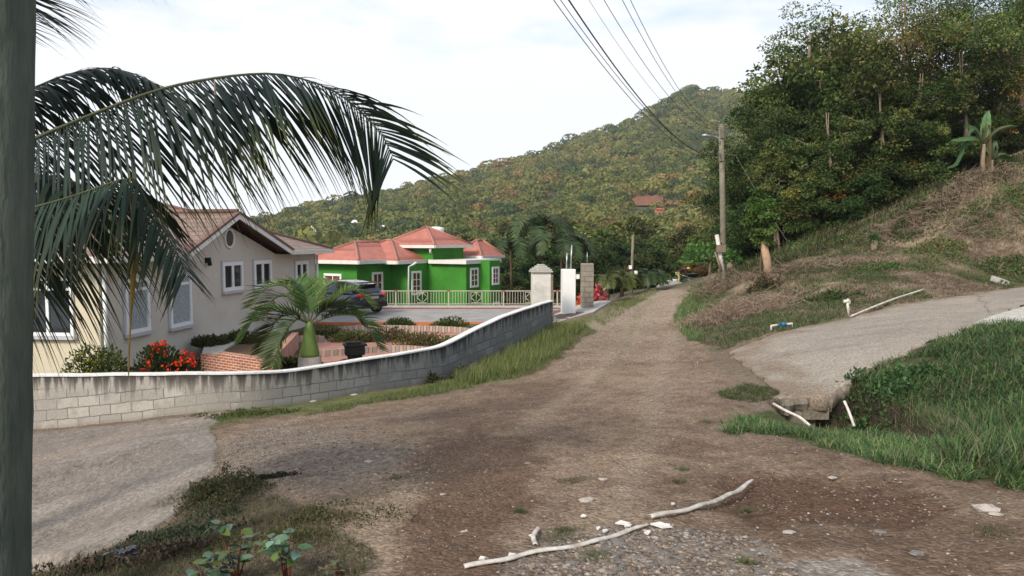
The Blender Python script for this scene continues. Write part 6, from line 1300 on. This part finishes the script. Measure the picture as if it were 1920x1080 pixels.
# far palms behind the gate pillars
for (px, py, d, L_, s, lb) in ((1012, 435, 56, 2.9, 1, 'tall dark feathery palm rising behind the white stained gate pillar'), (1052, 462, 52, 2.5, 2, 'dark feathery palm behind the plain white gate pillar'), (958, 470, 55, 2.4, 3, 'dark feathery palm right of the green house'), (1165, 528, 44, 1.4, 4, 'low yellow green palm right of the block gate pillar'), (1215, 522, 50, 1.5, 5, 'low dark palm between the thin meter pole and the road head'), (1138, 530, 41, 1.1, 6, 'small palm with orange stems beside the crimson plant')):
    c = at(px, py, d); zb = gz1(c[0], d); t = thing('feathery_palm', lb, 'palm', (c[0], d, zb))
    MB().tube([(c[0], d, zb - .3), (c[0] + .05, d, (zb + c[2]) / 2), tuple(c)], [.14, .11, .09], 8).build('trunk', M['bark'], t)
    g = np.random.RandomState(s)
    for k in range(11):
        az = k * 2.4 + g.uniform(-.3, .3); el_ = g.uniform(.25, 1.15); h = np.array([math.cos(az), math.sin(az), 0]); p0 = c
        p1 = c + h * L_ * .35 * math.cos(el_) + np.array([0, 0, L_ * .42 * math.sin(el_)]); p2 = c + h * L_ * .7 + np.array([0, 0, L_ * (.42 * math.sin(el_) - .05)]); p3_ = c + h * L_ * .95 + np.array([0, 0, L_ * (.2 * math.sin(el_) - .35)])
        addfrond(t, [p0, p1, p2, p3_], 34, L_ * .34, .13 if s < 4 else .08, droop=.18, fwd=.6, seed=s * 20 + k, col=(0.05, 0.085, 0.03) if s not in (4, 6) else (0.10, 0.12, 0.025), tipcol=(0.06, 0.08, 0.025), rr=.03, segs=4, smin=.4)
# banana plant
def banana(px, pb, d, Ls, label, hs, seed):
    b = ground_at(px, pb); b = at(px, pb, b[1]); d = b[1]; t = thing('banana_plant', label, 'banana plant', b); g = np.random.RandomState(seed)
    h = hs; top = b + np.array([g.uniform(-.2, .1), 0, h]); MB().tube([b - np.array([0, 0, .2]), (b + top) / 2 + np.array([-.08, 0, 0]), top], [.13, .10, .06], 9).build('stem', M['palebark'], t)
    for (dx, dz, dy, L_, cc) in Ls:
        P = smoothpts([top, top + np.array([dx * .35, dy * .4, abs(dz) * .5 + .25]) * 1.0, top + np.array([dx * .75, dy * .8, dz * .9 + .12]), top + np.array([dx, dy, dz])], 14)
        m = MB(); m.tube(P, [.03 * (1 - .8 * i / 13) for i in range(14)], 5); r = m.build('leaf', rach, t); V = []; Cc = []
        for i, p in enumerate(P):
            T = P[min(i + 1, 13)] - P[max(i - 1, 0)]; T /= np.linalg.norm(T); s = np.cross(T, (0, 0, 1.)); s = s / (np.linalg.norm(s) + 1e-6); s = s + np.array([0, 0, .35]) if np.linalg.norm(s) > 0 else s
            q = max(0, (i - 2) / 11); w_ = .21 * math.sin(math.pi * min(1, q * .95 + .02)) ** .6 * (1 + .12 * math.sin(i * 3 + seed)) if i > 1 else .01
            dn = np.array([0, 0, -.5]) * w_; V += [p - s * w_ + dn * 1.2, p, p + (s - np.array([0, 0, .7])) * w_ + dn * .2]; Cc += [np.array(cc) * g.uniform(.85, 1.15)] * 3
        npmesh('blade', np.array(V), [(3 * i + a, 3 * i + a + 1, 3 * (i + 1) + a + 1, 3 * (i + 1) + a) for i in range(13) for a in (0, 1)], M['palmleaf'], r, col=np.array(Cc))
gb_ = (0.07, 0.14, 0.05); gb2 = (0.04, 0.09, 0.035)
banana(1846, 335, 31, [(-1.6, .15, -.2, 1, gb_), (-1.5, -1.0, .2, 1, gb2), (.25, 1.5, .2, 1, gb_), (1.15, .75, -.3, 1, (0.12, .16, .07)), (.5, 1.0, .6, 1, gb2), (-.5, .9, .7, 1, gb2), (.35, -1.3, 0, 1, (.20, .15, .08)), (-.15, -1.2, .1, 1, (.22, .16, .09))], 'tall banana plant with long arching leaves on the upper right of the slope', 1.5, 1)
banana(1862, 330, 31, [(.9, .1, 0, 1, gb_), (.15, .9, .2, 1, gb2), (-.4, .6, .3, 1, gb_), (.3, -.8, -.2, 1, (0.2, .16, .05))], 'short banana plant just right of the tall one', .7, 2)
# stump
b = ground_at(1638, 470); t = thing('tree_stump', 'short cut stump with a green sprout, half way up the right slope', 'stump', b); MB().tube([b - np.array([0, 0, .2]), b + np.array([.03, 0, .42])], [.15, .12], 9).build('wood', M['palebark'], t)
V, Fq = blades(b + np.array([0, 0, .4]) + rs.normal(size=(120, 3)) * .1, np.full(120, .35), np.full(120, .03), rs.uniform(.1, .9, 120), rs.uniform(0, 6.3, 120), rs); npmesh('sprout', V, Fq, M['grass'], t, col=np.array((0.06, .15, .04)) * np.ones((len(V), 1)))

# ============================================================ GRASS, STRAW, BRUSH, STONES
def scatter(poly, n, rs, dmin=2.6, dmax=60, dens=1.0, jam=10):
    """uniform in world area inside a region outlined on the terrain"""
    xs_ = [p[0] for p in poly]; u0, u1 = (min(xs_) - 980) / F, (max(xs_) - 940) / F; out = []; tot = 0; it = 0
    dl = max(dmin, 2.6); 
    while tot < n and it < 60:
        it += 1; k = n * 4; y = np.sqrt(rs.uniform(dl ** 2, dmax ** 2, k)); x = rs.uniform(u0, u1, k) * y; z = gz(x, y); px, py = proj(np.stack([x, y, z], -1))
        ok = inpoly(px + (fbm(x * 2, y * 2, 3, 2) - .5) * jam * 3, py + (fbm(x * 2, y * 2, 4, 2) - .5) * jam, poly); P = np.stack([x, y, z], -1)[ok]; out.append(P); tot += len(P)
        if it == 1 and len(P) == 0: break
    P = np.concatenate(out)[:n]; return P
def grass(name, label, poly, n, ln, wd, pal, seed, dmin, dmax, lean=(.05, .7), curl=.45, jam=10, clump=0.0, thin=0.0, cat='grass'):
    rs = np.random.RandomState(seed); P = scatter(poly, n, rs, dmin, dmax, jam=jam)
    if clump:
        kk = sstep(thin, thin + .12, fbm(P[:, 0] * clump, P[:, 1] * clump, seed + 5, 3)); P = P[rs.random_sample(len(P)) < kk]
    n = len(P); hgt = ln * rs.uniform(.5, 1.25, n) * (.65 + .7 * fbm(P[:, 0] * 1.5, P[:, 1] * 1.5, seed, 3)); V, Fq = blades(P - np.array([0, 0, .02]), hgt, wd * rs.uniform(.6, 1.3, n), rs.uniform(*lean, n), rs.uniform(0, 6.3, n), rs, curl)
    pal = np.array(pal); c = pal[rs.randint(0, len(pal), n)] * rs.uniform(.7, 1.3, (n, 1)) * (0.75 + .5 * fbm(P[:, 0] * 2.2, P[:, 1] * 2.2, seed + 9, 3))[:, None]
    tag(npmesh(name, V, Fq, M['grass'], col=np.repeat(c, 8, 0)), label, cat, kind='stuff'); return n
lush = [(0.065, 0.135, 0.04), (0.10, 0.18, 0.055), (0.16, 0.23, 0.08), (0.05, 0.10, 0.04), (0.075, 0.15, 0.05), (0.20, 0.19, 0.10)]
verge_ = [(0.08, 0.13, 0.03), (0.14, 0.16, 0.05), (0.06, 0.11, 0.025), (0.20, 0.18, 0.08)]
straw = [(0.33, 0.25, 0.165), (0.24, 0.175, 0.12), (0.43, 0.34, 0.235), (0.15, 0.105, 0.07), (0.12, 0.085, 0.06)]
vg = [(1330, 800), (1400, 800), (1470, 812), (1560, 822), (1700, 838), (1800, 832), (1990, 800), (2000, 925), (1880, 905), (1650, 866), (1450, 828)]
grass('lush_grass', 'thick green grass strip between the dirt road and the gully', vg, 24000, .15, .012, lush, 1, 5.0, 11, (.1, 1.2), .6, 50, 1.6, .22)
grass('lush_grass', 'tall green grass clump at the lower right edge of the photo', [(1760, 870), (1850, 800), (2050, 760), (2080, 930), (1880, 905)], 5000, .36, .015, lush, 2, 4.8, 10, (.05, .8), .5, 20)
bk2 = [(1590, 745), (1620, 700), (1720, 655), (1850, 612), (2060, 600), (2060, 840), (1850, 830), (1780, 790), (1690, 735), (1630, 765)]
grass('bank_grass', 'dense green grass covering the bank right of the ramp', bk2, 30000, .22, .017, lush, 3, 7.0, 17, (.1, 1.3), .7, 18, 1.4, .30)
weed_pal = 1
grass('bank_grass', 'patchy dry stalks and shoots on the bare face of the bank', [(1600, 760), (1690, 735), (1790, 790), (1850, 835), (1640, 815), (1560, 800)], 2600, .2, .008, lush + straw[:2], 4, 8, 12, (.1, 1.2), .6, 8)
grass('verge_grass', 'green grass verge along the foot of the block wall', [(560, 780), (700, 748), (800, 724), (850, 712), (880, 694), (948, 668), (1036, 616), (1060, 606), (1090, 612), (1120, 622), (1060, 660), (1010, 700), (900, 722), (800, 742), (680, 762)], 30000, .13, .007, verge_, 5, 12, 26, (.1, .9), .5, 9)
grass('verge_grass', 'taller pale grass around the end of the block wall', [(850, 712), (940, 668), (1036, 612), (1100, 612), (1060, 655), (980, 700), (880, 725)], 9000, .30, .009, [(0.12, 0.16, 0.04), (0.22, 0.21, 0.10), (0.09, 0.13, 0.03)], 6, 15, 26, (.05, .5), .3, 8)
grass('verge_grass', 'sparse short grass on the dirt by the left part of the wall', [(350, 812), (400, 785), (470, 772), (520, 775), (480, 792), (430, 800), (385, 812)], 2500, .10, .008, verge_, 7, 9, 15, (.2, 1.1), .6, 8, 2.5, .42)
grass('verge_grass', 'green grass on both verges at the far end of the road', [(1112, 598), (1160, 566), (1230, 542), (1235, 548), (1195, 570), (1130, 612)], 7000, .22, .012, verge_, 8, 24, 60, (.1, .9), .5, 4)
grass('verge_grass', 'green grass verge on the right side of the road below the straw bank', [(1300, 545), (1330, 550), (1340, 575), (1300, 600), (1310, 640), (1290, 640), (1262, 600), (1275, 570)], 9000, .20, .011, lush[1:] + verge_[:1], 9, 17, 60, (.1, .9), .5, 5)
grass('ramp_edge_grass', 'small green tuft at the road end of the ramp', [(1340, 735), (1400, 722), (1450, 732), (1462, 748), (1400, 756), (1350, 745)], 3200, .10, .007, verge_[:3], 10, 9, 14, (.2, 1.0), .6, 8)
slp = [(1300, 560), (1340, 520), (1350, 510), (1440, 490), (1560, 445), (1700, 395), (1850, 340), (2040, 280), (2060, 515), (1925, 536), (1800, 553), (1700, 568), (1560, 600), (1450, 625), (1365, 655), (1300, 640), (1285, 610)]
grass('dry_grass', 'cut dry straw coloured grass lying over the right slope', slp, 90000, .26, .013, straw, 11, 16, 40, (.9, 1.5), .35, 6, .55, .30)
grass('slope_grass', 'green grass patches growing through the dry straw on the right slope', slp, 90000, .17, .013, [(0.08, 0.14, 0.035), (0.12, 0.18, 0.05), (0.06, 0.12, 0.035)], 12, 16, 40, (.1, 1.0), .5, 6, .42, .42)
grass('weedy_undergrowth', 'low green weeds and brambles along the foot of the wood', [(1340, 525), (1345, 505), (1440, 470), (1560, 425), (1700, 370), (1850, 310), (2040, 250), (2040, 300), (1850, 350), (1700, 415), (1560, 470), (1440, 505)], 16000, .5, .03, [(0.04, 0.08, 0.025), (0.07, 0.11, 0.03), (0.20, 0.14, 0.09)], 13, 26, 44, (.1, 1.1), .6, 6)
fv = [(350, 915), (440, 895), (540, 950), (640, 990), (700, 1060), (690, 1120), (-100, 1120), (60, 1075), (262, 1015)]
grass('foreground_weeds', 'mixed dry and green weeds on the verge in the lower left corner', fv, 52000, .085, .0055, [(0.10, 0.10, 0.04), (0.17, 0.13, 0.07), (0.05, 0.07, 0.03), (0.20, 0.16, 0.10)], 14, 3.4, 8.5, (.2, 1.4), .7, 40, 2.4, .18)
grass('foreground_weeds', 'sparse withered grass over the gravel left of centre', [(520, 900), (700, 880), (790, 900), (760, 1000), (700, 1080), (620, 990), (480, 920)], 20000, .05, .0045, [(0.20, 0.17, 0.11), (0.13, 0.12, 0.06), (0.09, 0.10, 0.04)], 15, 3.6, 8.0, (.5, 1.4), .5, 24, 2.0, .36)
grass('road_weeds', 'small weeds and straw bits scattered over the dirt road', [(760, 1080), (800, 800), (1100, 720), (1340, 720), (1500, 850), (1900, 930), (1900, 1080)], 12000, .035, .003, [(0.30, 0.24, 0.16), (0.24, 0.18, 0.12), (0.10, 0.12, 0.05)], 16, 3.4, 15, (.8, 1.5), .3, 14, 1.3, .50)
grass('road_weeds', 'green tufts dotted about the middle of the dirt road', [(1150, 740), (1180, 640), (1215, 580), (1245, 580), (1225, 650), (1240, 740)], 2500, .09, .009, verge_, 17, 11, 32, (.3, 1.2), .6, 6, 1.2, .55)
rs = np.random.RandomState(40)
tufts = [(1070, 903, .13), (1270, 905, .08), (1045, 1015, .16), (1118, 1052, .12), (1280, 885, .07), (975, 960, .05), (745, 900, .13), (500, 900, .15), (1325, 795, .1), (1855, 1002, .13), (1060, 1000, .10), (1400, 960, .05), (1400, 1060, .05)]
for i, (x, y, r) in enumerate(tufts):
    c = ground_at(x, y); n = 160; P = c + np.c_[rs.normal(size=(n, 2)) * r * .45, np.zeros(n)]; P[:, 2] = gz(P[:, 0], P[:, 1]) - .005
    V, Fq = blades(P, rs.uniform(.03, .075, n), np.full(n, .004), rs.uniform(.2, 1.1, n), rs.uniform(0, 6.3, n), rs, .5); cc = np.array([(0.07, 0.10, 0.035), (0.10, 0.11, 0.04), (.16, .14, .08)])[rs.randint(0, 3, n)]
    tag(npmesh('grass_tuft', V, Fq, M['grass'], col=np.repeat(cc, 8, 0)), 'small green grass tuft growing alone out of the bare dirt', 'grass tuft', 'single grass tufts in the dirt')
# leafy weed patches (left foreground) and dark clump
def weedpatch(name, label, px, py, rx, ry, h, n, pal, sz, seed, mt='leaf'):
    rs = np.random.RandomState(seed); c = ground_at(px, py); K = 16; cx = rs.normal(size=(K, 2)) * .45; ch = rs.uniform(.3, 1.1, K); cw = rs.uniform(.10, .26, K); kk = rs.randint(0, K, n)
    q = cx[kk] + rs.normal(size=(n, 2)) * cw[kk][:, None]; P = c + np.c_[q[:, 0] * rx, q[:, 1] * ry, np.zeros(n)]; rad = np.hypot(*((q - cx[kk]) / cw[kk][:, None]).T)
    P[:, 2] = gz(P[:, 0], P[:, 1]) + h * ch[kk] * rs.random_sample(n) ** .7 * np.exp(-rad ** 2 * .5)
    D = rs.normal(size=P.shape) * .7 + np.array([0, 0, .5]); V, Fq = leafcards(P, D, np.cross(D, rs.normal(size=P.shape)), sz * rs.uniform(.6, 1.3, n), sz * .5 * rs.uniform(.7, 1.2, n)); cc = np.array(pal)[rs.randint(0, len(pal), n)] * rs.uniform(.7, 1.3, (n, 1))
    return tag(npmesh(name, V, Fq, M[mt], col=np.repeat(cc, 4, 0)), label, 'weeds')
weedpatch('weed_clump', 'brownish green weed clump at the corner of the left concrete apron', 410, 925, .5, .6, .30, 3600, [(0.10, 0.10, 0.05), (0.17, 0.14, 0.08), (0.07, 0.08, 0.035)], .035, 1)
weedpatch('weed_clump', 'bluish green leafy weed mat along the apron edge in the lower left', 365, 1000, .62, .36, .12, 2500, [(0.06, 0.10, 0.06), (0.075, 0.12, 0.055), (0.05, 0.08, 0.05), (.14, .12, .08)], .035, 2)
weedpatch('weed_clump', 'flat dark green weed tuft alone on the grey gravel', 500, 898, .30, .12, .06, 900, [(0.045, 0.065, 0.03), (0.07, 0.08, 0.035)], .03, 3)
weedpatch('weed_clump', 'shrubby weeds at the bend in the block wall', 785, 722, .9, .5, .35, 2600, [(0.08, 0.10, 0.03), (0.14, 0.12, 0.05), (0.05, 0.08, 0.025)], .08, 5)
weedpatch('weed_clump', 'low green weeds at the wall foot beside the left end of the verge', 455, 782, .7, .35, .13, 1800, [(0.06, 0.09, 0.03), (0.10, 0.10, 0.04)], .05, 6)
weedpatch('weed_clump', 'broad leaved weeds on the near end of the grassy bank', 1650, 735, .8, .6, .35, 1500, [(0.07, 0.14, 0.05), (0.05, 0.11, 0.04)], .10, 7)
weedpatch('weed_clump', 'dry leaf litter and weeds in the dark ditch at the lower left', 180, 1075, 1.1, .3, .12, 2600, [(0.05, 0.06, 0.03), (0.10, 0.07, 0.05), (.16, .13, .10), (0.04, 0.05, 0.025)], .04, 8)
weedpatch('weed_clump', 'dark bushy regrowth in front of the pruned tree', 1430, 548, .7, .5, .8, 900, [(0.05, 0.08, 0.03), (0.12, 0.07, 0.04)], .12, 9)
for i, (x, y, rx, h, n) in enumerate(((1880, 505, 1.6, .35, 1500), (1700, 440, 1.5, .4, 1300), (1780, 465, 1.2, .3, 900), (1905, 395, 1.4, .4, 1100), (1500, 470, 1.6, .45, 1400), (1600, 455, 1.3, .4, 1000), (1660, 505, 1.5, .18, 1100), (1830, 420, 1.2, .35, 900), (1560, 560, 1.0, .2, 800), (1345, 530, 1.2, .4, 1000), (1405, 505, 1.1, .5, 1000), (1740, 400, 1.3, .4, 1000))):
    weedpatch('slope_weeds', 'low green weed clump sprouting through the dry straw on the right slope', x, y, rx, rx * .8, h, n, [(0.07, 0.13, 0.04), (0.05, 0.10, 0.03), (0.11, 0.16, 0.05), (0.16, 0.11, 0.06)], .12, 60 + i)['group'] = 'green weed clumps on the right slope'
weedpatch('weed_clump', 'patch of fine green grass and weeds right of the weed mat, bottom left', 560, 985, .8, .5, .09, 2600, [(0.09, 0.12, 0.04), (0.15, 0.14, 0.07), (0.07, 0.09, 0.035)], .028, 81)
# big leaved seedling in the foreground
def ovalleaf(p, D, Nn, L_, W_):
    D = D / np.linalg.norm(D); S = np.cross(D, Nn); S /= np.linalg.norm(S) + 1e-9; U_ = np.cross(S, D); V = []
    for i, (a, w_) in enumerate(((0, .05), (.2, .75), (.45, 1.0), (.7, .8), (.9, .35), (1.0, .04))): V += [p + D * L_ * a - S * W_ * .5 * w_ + U_ * (.10 * W_ * w_ - .12 * L_ * a * a), p + D * L_ * a - U_ * .12 * L_ * a * a, p + D * L_ * a + S * W_ * .5 * w_ + U_ * (.10 * W_ * w_ - .12 * L_ * a * a)]
    return np.array(V), [(3 * i + k, 3 * i + k + 1, 3 * i + k + 4, 3 * i + k + 3) for i in range(5) for k in (0, 1)]
def seedling(px, py, h, n, label, seed, pal, sz, spread):
    rs = np.random.RandomState(seed); c = ground_at(px, min(py, 1120)) if py < 1120 else at(px, py, 3.75); c[2] = gz1(c[0], c[1]); t = thing('leafy_seedling', label, 'plant', c); V = []; Fq = []; Cc = []
    for k in range(n):
        az = rs.uniform(0, 6.3); r = rs.uniform(.2, 1) * spread; e = c + np.array([math.cos(az) * r, math.sin(az) * r * .7, h * rs.uniform(.35, 1.0)])
        MB().tube([c + rs.normal(size=3) * .01, (c + e) / 2 + np.array([0, 0, .03]), e], [.006, .0045, .003], 5).build('stem', M['reds'], t)
        nl = 6
        for j in range(nl):
            a2 = rs.uniform(0, 6.3); p = e - (e - c) * rs.uniform(0, .35); D = np.array([[math.cos(a2), math.sin(a2), rs.uniform(-.2, .45)]]); v, f = ovalleaf(p, D[0], np.array([rs.normal() * .35, rs.normal() * .35, 1.]), sz * rs.uniform(.7, 1.3), sz * .6)
            b = 18 * len(V); V.append(v); Fq += [[b + a_ for a_ in ff] for ff in f]; Cc.append(np.repeat((np.array(pal[rs.randint(0, len(pal))]) * rs.uniform(.8, 1.2))[None], 18, 0))
    npmesh('leaves', np.concatenate(V), np.array(Fq), M['leafg'], t, col=np.concatenate(Cc))
M['reds'] = mat('red_stem', (0.16, 0.05, 0.035), .6, 9, .3)
lp = [(0.07, 0.14, 0.09), (0.11, 0.19, 0.13), (0.05, 0.11, 0.05), (0.10, 0.15, 0.03)]
seedling(445, 1100, .40, 9, 'leafy seedling with red stems and pale glossy leaves at the bottom edge, left of centre', 1, lp, .085, .22)
seedling(540, 1095, .32, 8, 'rounder seedling with bluish glossy leaves at the bottom edge, right of the red stemmed one', 2, lp, .08, .2)
seedling(390, 1108, .22, 5, 'low seedling with broad leaves at the bottom edge, leftmost of the seedlings', 5, lp, .075, .18)
seedling(640, 1085, .10, 4, 'low dark seedling at the bottom edge, rightmost of the seedlings', 3, [(0.05, 0.09, 0.035), (0.08, 0.10, 0.035)], .05, .16)
seedling(225, 1060, .12, 4, 'grey blue leaved seedling at the end of the concrete apron', 4, [(0.16, 0.18, 0.22), (0.10, 0.12, 0.15)], .07, .14)
# brush piles
def brush(name, label, px, py, rx, ry, h, n, seed, pal=((.30, .21, .15), (.22, .15, .10), (.36, .27, .2)), L0=.8, thin=.008):
    rs = np.random.RandomState(seed); c = ground_at(px, py); t = thing(name, label, 'brush pile', c); M.setdefault('twig', mat('dry_twig', (0.29, 0.225, 0.16), .9, 1.5, .6)); m = MB()
    for i in range(n):
        q = rs.normal(size=2) * .42; p = c + np.array([q[0] * rx, q[1] * ry, 0]); p[2] = gz1(p[0], p[1]) + h * rs.random_sample() * math.exp(-(q ** 2).sum() * 1.5); a = rs.uniform(-1.3, 1.3) + (math.pi if rs.random_sample() < .5 else 0); L_ = L0 * rs.uniform(.3, 1.2)
        d = np.array([math.cos(a), math.sin(a) * .8, rs.normal() * .45]); m.tube([p - d * L_ / 2, p + np.array([0, 0, rs.normal() * .05]), p + d * L_ / 2 + rs.normal(size=3) * .06], [thin * rs.uniform(.5, 1.3), thin, thin * .4], 4, False)
    m.build('branches', M['twig'], t)['kind'] = 'stuff'
    n2 = n * 10; q = rs.normal(size=(n2, 2)) * .45; P = c + np.c_[q[:, 0] * rx, q[:, 1] * ry, np.zeros(n2)]; P[:, 2] = gz(P[:, 0], P[:, 1]) + h * .8 * rs.random_sample(n2) * np.exp(-(q ** 2).sum(1) * 1.5)
    V, Fq = blades(P, rs.uniform(.08, .3, n2), np.full(n2, .014), rs.uniform(.5, 1.5, n2), rs.uniform(0, 6.3, n2), rs, .3); npmesh('dry_leaves', V, Fq, M['grass'], t, col=np.repeat(np.array(pal)[rs.randint(0, len(pal), n2)] * rs.uniform(.6, 1.2, (n2, 1)), 8, 0))
brush('brush_pile', 'big heap of dry cut branches lowest on the bank, beside the road bend', 1370, 600, 2.2, 1.6, .75, 300, 1)
brush('brush_pile', 'tangle of dry vines round the foot of the leaning white post', 1350, 545, 1.6, 1.6, .8, 200, 2)
brush('brush_pile', 'heap of dead branches below the banana plants', 1790, 372, 3.6, 1.0, .6, 220, 3, L0=1.0, thin=.010)
brush('brush_pile', 'low dry brush heap on the slope right of the pruned tree', 1510, 505, 2.6, 1.4, .45, 180, 4)
brush('brush_pile', 'dry grey brush heap at the right edge of the slope', 1850, 440, 3.2, 1.4, .5, 200, 5)
brush('brush_pile', 'thin line of dry brush along the middle of the slope', 1690, 430, 3.6, .9, .45, 160, 6)
brush('brush_pile', 'dry straw mound just above the blue valve', 1430, 575, 2.0, 1.2, .4, 160, 7)
# stones: loose gravel as one mass, larger ones single
ico = bmesh.new(); bmesh.ops.create_icosphere(ico, subdivisions=1, radius=1); IV = np.array([v.co[:] for v in ico.verts]); IF = np.array([[v.index for v in f.verts] for f in ico.faces]); ico.free()
def stones(name, label, poly, n, r0, r1, cols, seed, dmin, dmax, flat=.5, jam=16):
    rs = np.random.RandomState(seed); P = scatter(poly, n, rs, dmin, dmax, jam=jam); n = len(P); r = r0 + (r1 - r0) * rs.random_sample(n) ** 3
    S = rs.uniform(.6, 1.3, (n, 1, 3)) * np.array([1, 1, flat]); V = IV[None] * S * (1 + rs.uniform(-.25, .25, (n, len(IV), 1))); a = rs.uniform(0, 6.3, n); ca, sa = np.cos(a)[:, None], np.sin(a)[:, None]
    V = np.stack([V[..., 0] * ca - V[..., 1] * sa, V[..., 0] * sa + V[..., 1] * ca, V[..., 2]], -1) * r[:, None, None] + P[:, None]; c = np.array(cols)[rs.randint(0, len(cols), n)] * rs.uniform(.65, 1.35, (n, 1))
    tag(npmesh(name, V.reshape(-1, 3), (IF[None] + (np.arange(n) * len(IV))[:, None, None]).reshape(-1, 3), M['pebble'], col=np.repeat(c, len(IV), 0)), label, 'gravel', kind='stuff')
M['pebble'] = ground_mat('pebble_stone', .9, .3)
greyc = [(.20, .18, .16), (.13, .12, .11), (.25, .23, .205), (.17, .135, .11)]; brn = [(.22, .17, .128), (.17, .125, .09), (.27, .22, .175), (.12, .09, .07)]
stones('loose_gravel', 'grey gravel patch where the concrete apron meets the dirt', [(390, 835), (520, 790), (680, 800), (840, 850), (800, 930), (620, 950), (470, 915), (400, 890)], 4200, .006, .024, greyc + brn[:2], 1, 6, 12)
stones('loose_gravel', 'loose grey and brown stones in the near foreground', [(930, 1080), (1050, 1010), (1200, 985), (1450, 1010), (1520, 1080)], 2600, .006, .024, greyc + brn, 2, 3.4, 6, .4)
stones('loose_gravel', 'small pebbles scattered all over the dirt road', [(700, 1080), (760, 900), (650, 800), (860, 745), (1050, 690), (1320, 690), (1400, 780), (1500, 840), (1920, 930), (1920, 1080)], 17000, .003, .013, brn + greyc, 3, 3.4, 14, .5)
stones('loose_gravel', 'fine stones along the narrow far stretch of the road', [(1040, 690), (1110, 625), (1180, 575), (1240, 550), (1280, 550), (1262, 610), (1300, 660), (1340, 690)], 5000, .008, .03, brn, 4, 14, 45, .5)
sm_ = [M['stone'], M['palestone']]
ST = [(1848, 958, .07, 1, 'flat pale stone on the dirt near the right edge'), (1866, 967, .035, 1, 'small pinkish stone just below the flat pale one near the right edge'), (1100, 940, .05, 1, 'flat pale stone above the broken pipes'), (1130, 905, .03, 1, None), (990, 870, .03, 0, None), (1205, 852, .025, 0, None), (1180, 720, .03, 0, None), (690, 868, .04, 1, 'flat white stone chip on the grey gravel'), (555, 882, .02, 1, None), (586, 753, .07, 1, 'rounded pale stone against the foot of the block wall'), (664, 742, .06, 1, 'flat pale stone lying in the verge grass by the wall'), (1720, 1040, .035, 0, None), (1560, 900, .03, 1, None), (1480, 1000, .03, 1, None), (1650, 1000, .03, 0, None), (870, 1000, .02, 1, None), (830, 930, .02, 1, None)]
g = np.random.RandomState(6)
for i in range(46): ST.append((g.uniform(1050, 1480), g.uniform(1015, 1078), g.uniform(.012, .036), int(g.random_sample() < .3), 'S'))
for i, (x, y, r, k, lb) in enumerate(ST):
    c = ground_at(x, min(y, 1079)); m = MB(); m.blob((c[0], c[1], c[2] + r * .12), r, i, 2, .22, (1.25, .95, .34)); o = m.build('slate_stone' if lb == 'S' else 'stone', sm_[k] if lb != 'S' else (M['slate'] if 'slate' in M else M.setdefault('slate', mat('blue_grey_slate', (0.165, 0.15, 0.135), .85, 20, .4, .4))))
    if lb == 'S': tag(o, 'flat grey slate stone among the many strewn right of the broken pipes', 'stone', 'flat slates at the bottom edge')
    elif lb: tag(o, lb, 'stone')
    else: tag(o, 'small loose stone lying alone on the dirt road', 'stone', 'single small stones on the dirt')

# ============================================================ HAZE
hm = bpy.data.materials.new('haze'); hm.use_nodes = True; ht = hm.node_tree
for n_ in list(ht.nodes):
    if n_.type == 'BSDF_PRINCIPLED': ht.nodes.remove(n_)
pvn = ht.nodes.new('ShaderNodeVolumePrincipled'); pvn.inputs['Color'].default_value = (0.86, 0.92, 1.0, 1); pvn.inputs['Density'].default_value = 0.00022; pvn.inputs['Anisotropy'].default_value = 0.2
ht.links.new(pvn.outputs[0], [q for q in ht.nodes if q.type == 'OUTPUT_MATERIAL'][0].inputs['Volume'])
tag(MB().box((0, 430, 60), (7000, 1000, 150)).build('haze', hm), kind='stuff')
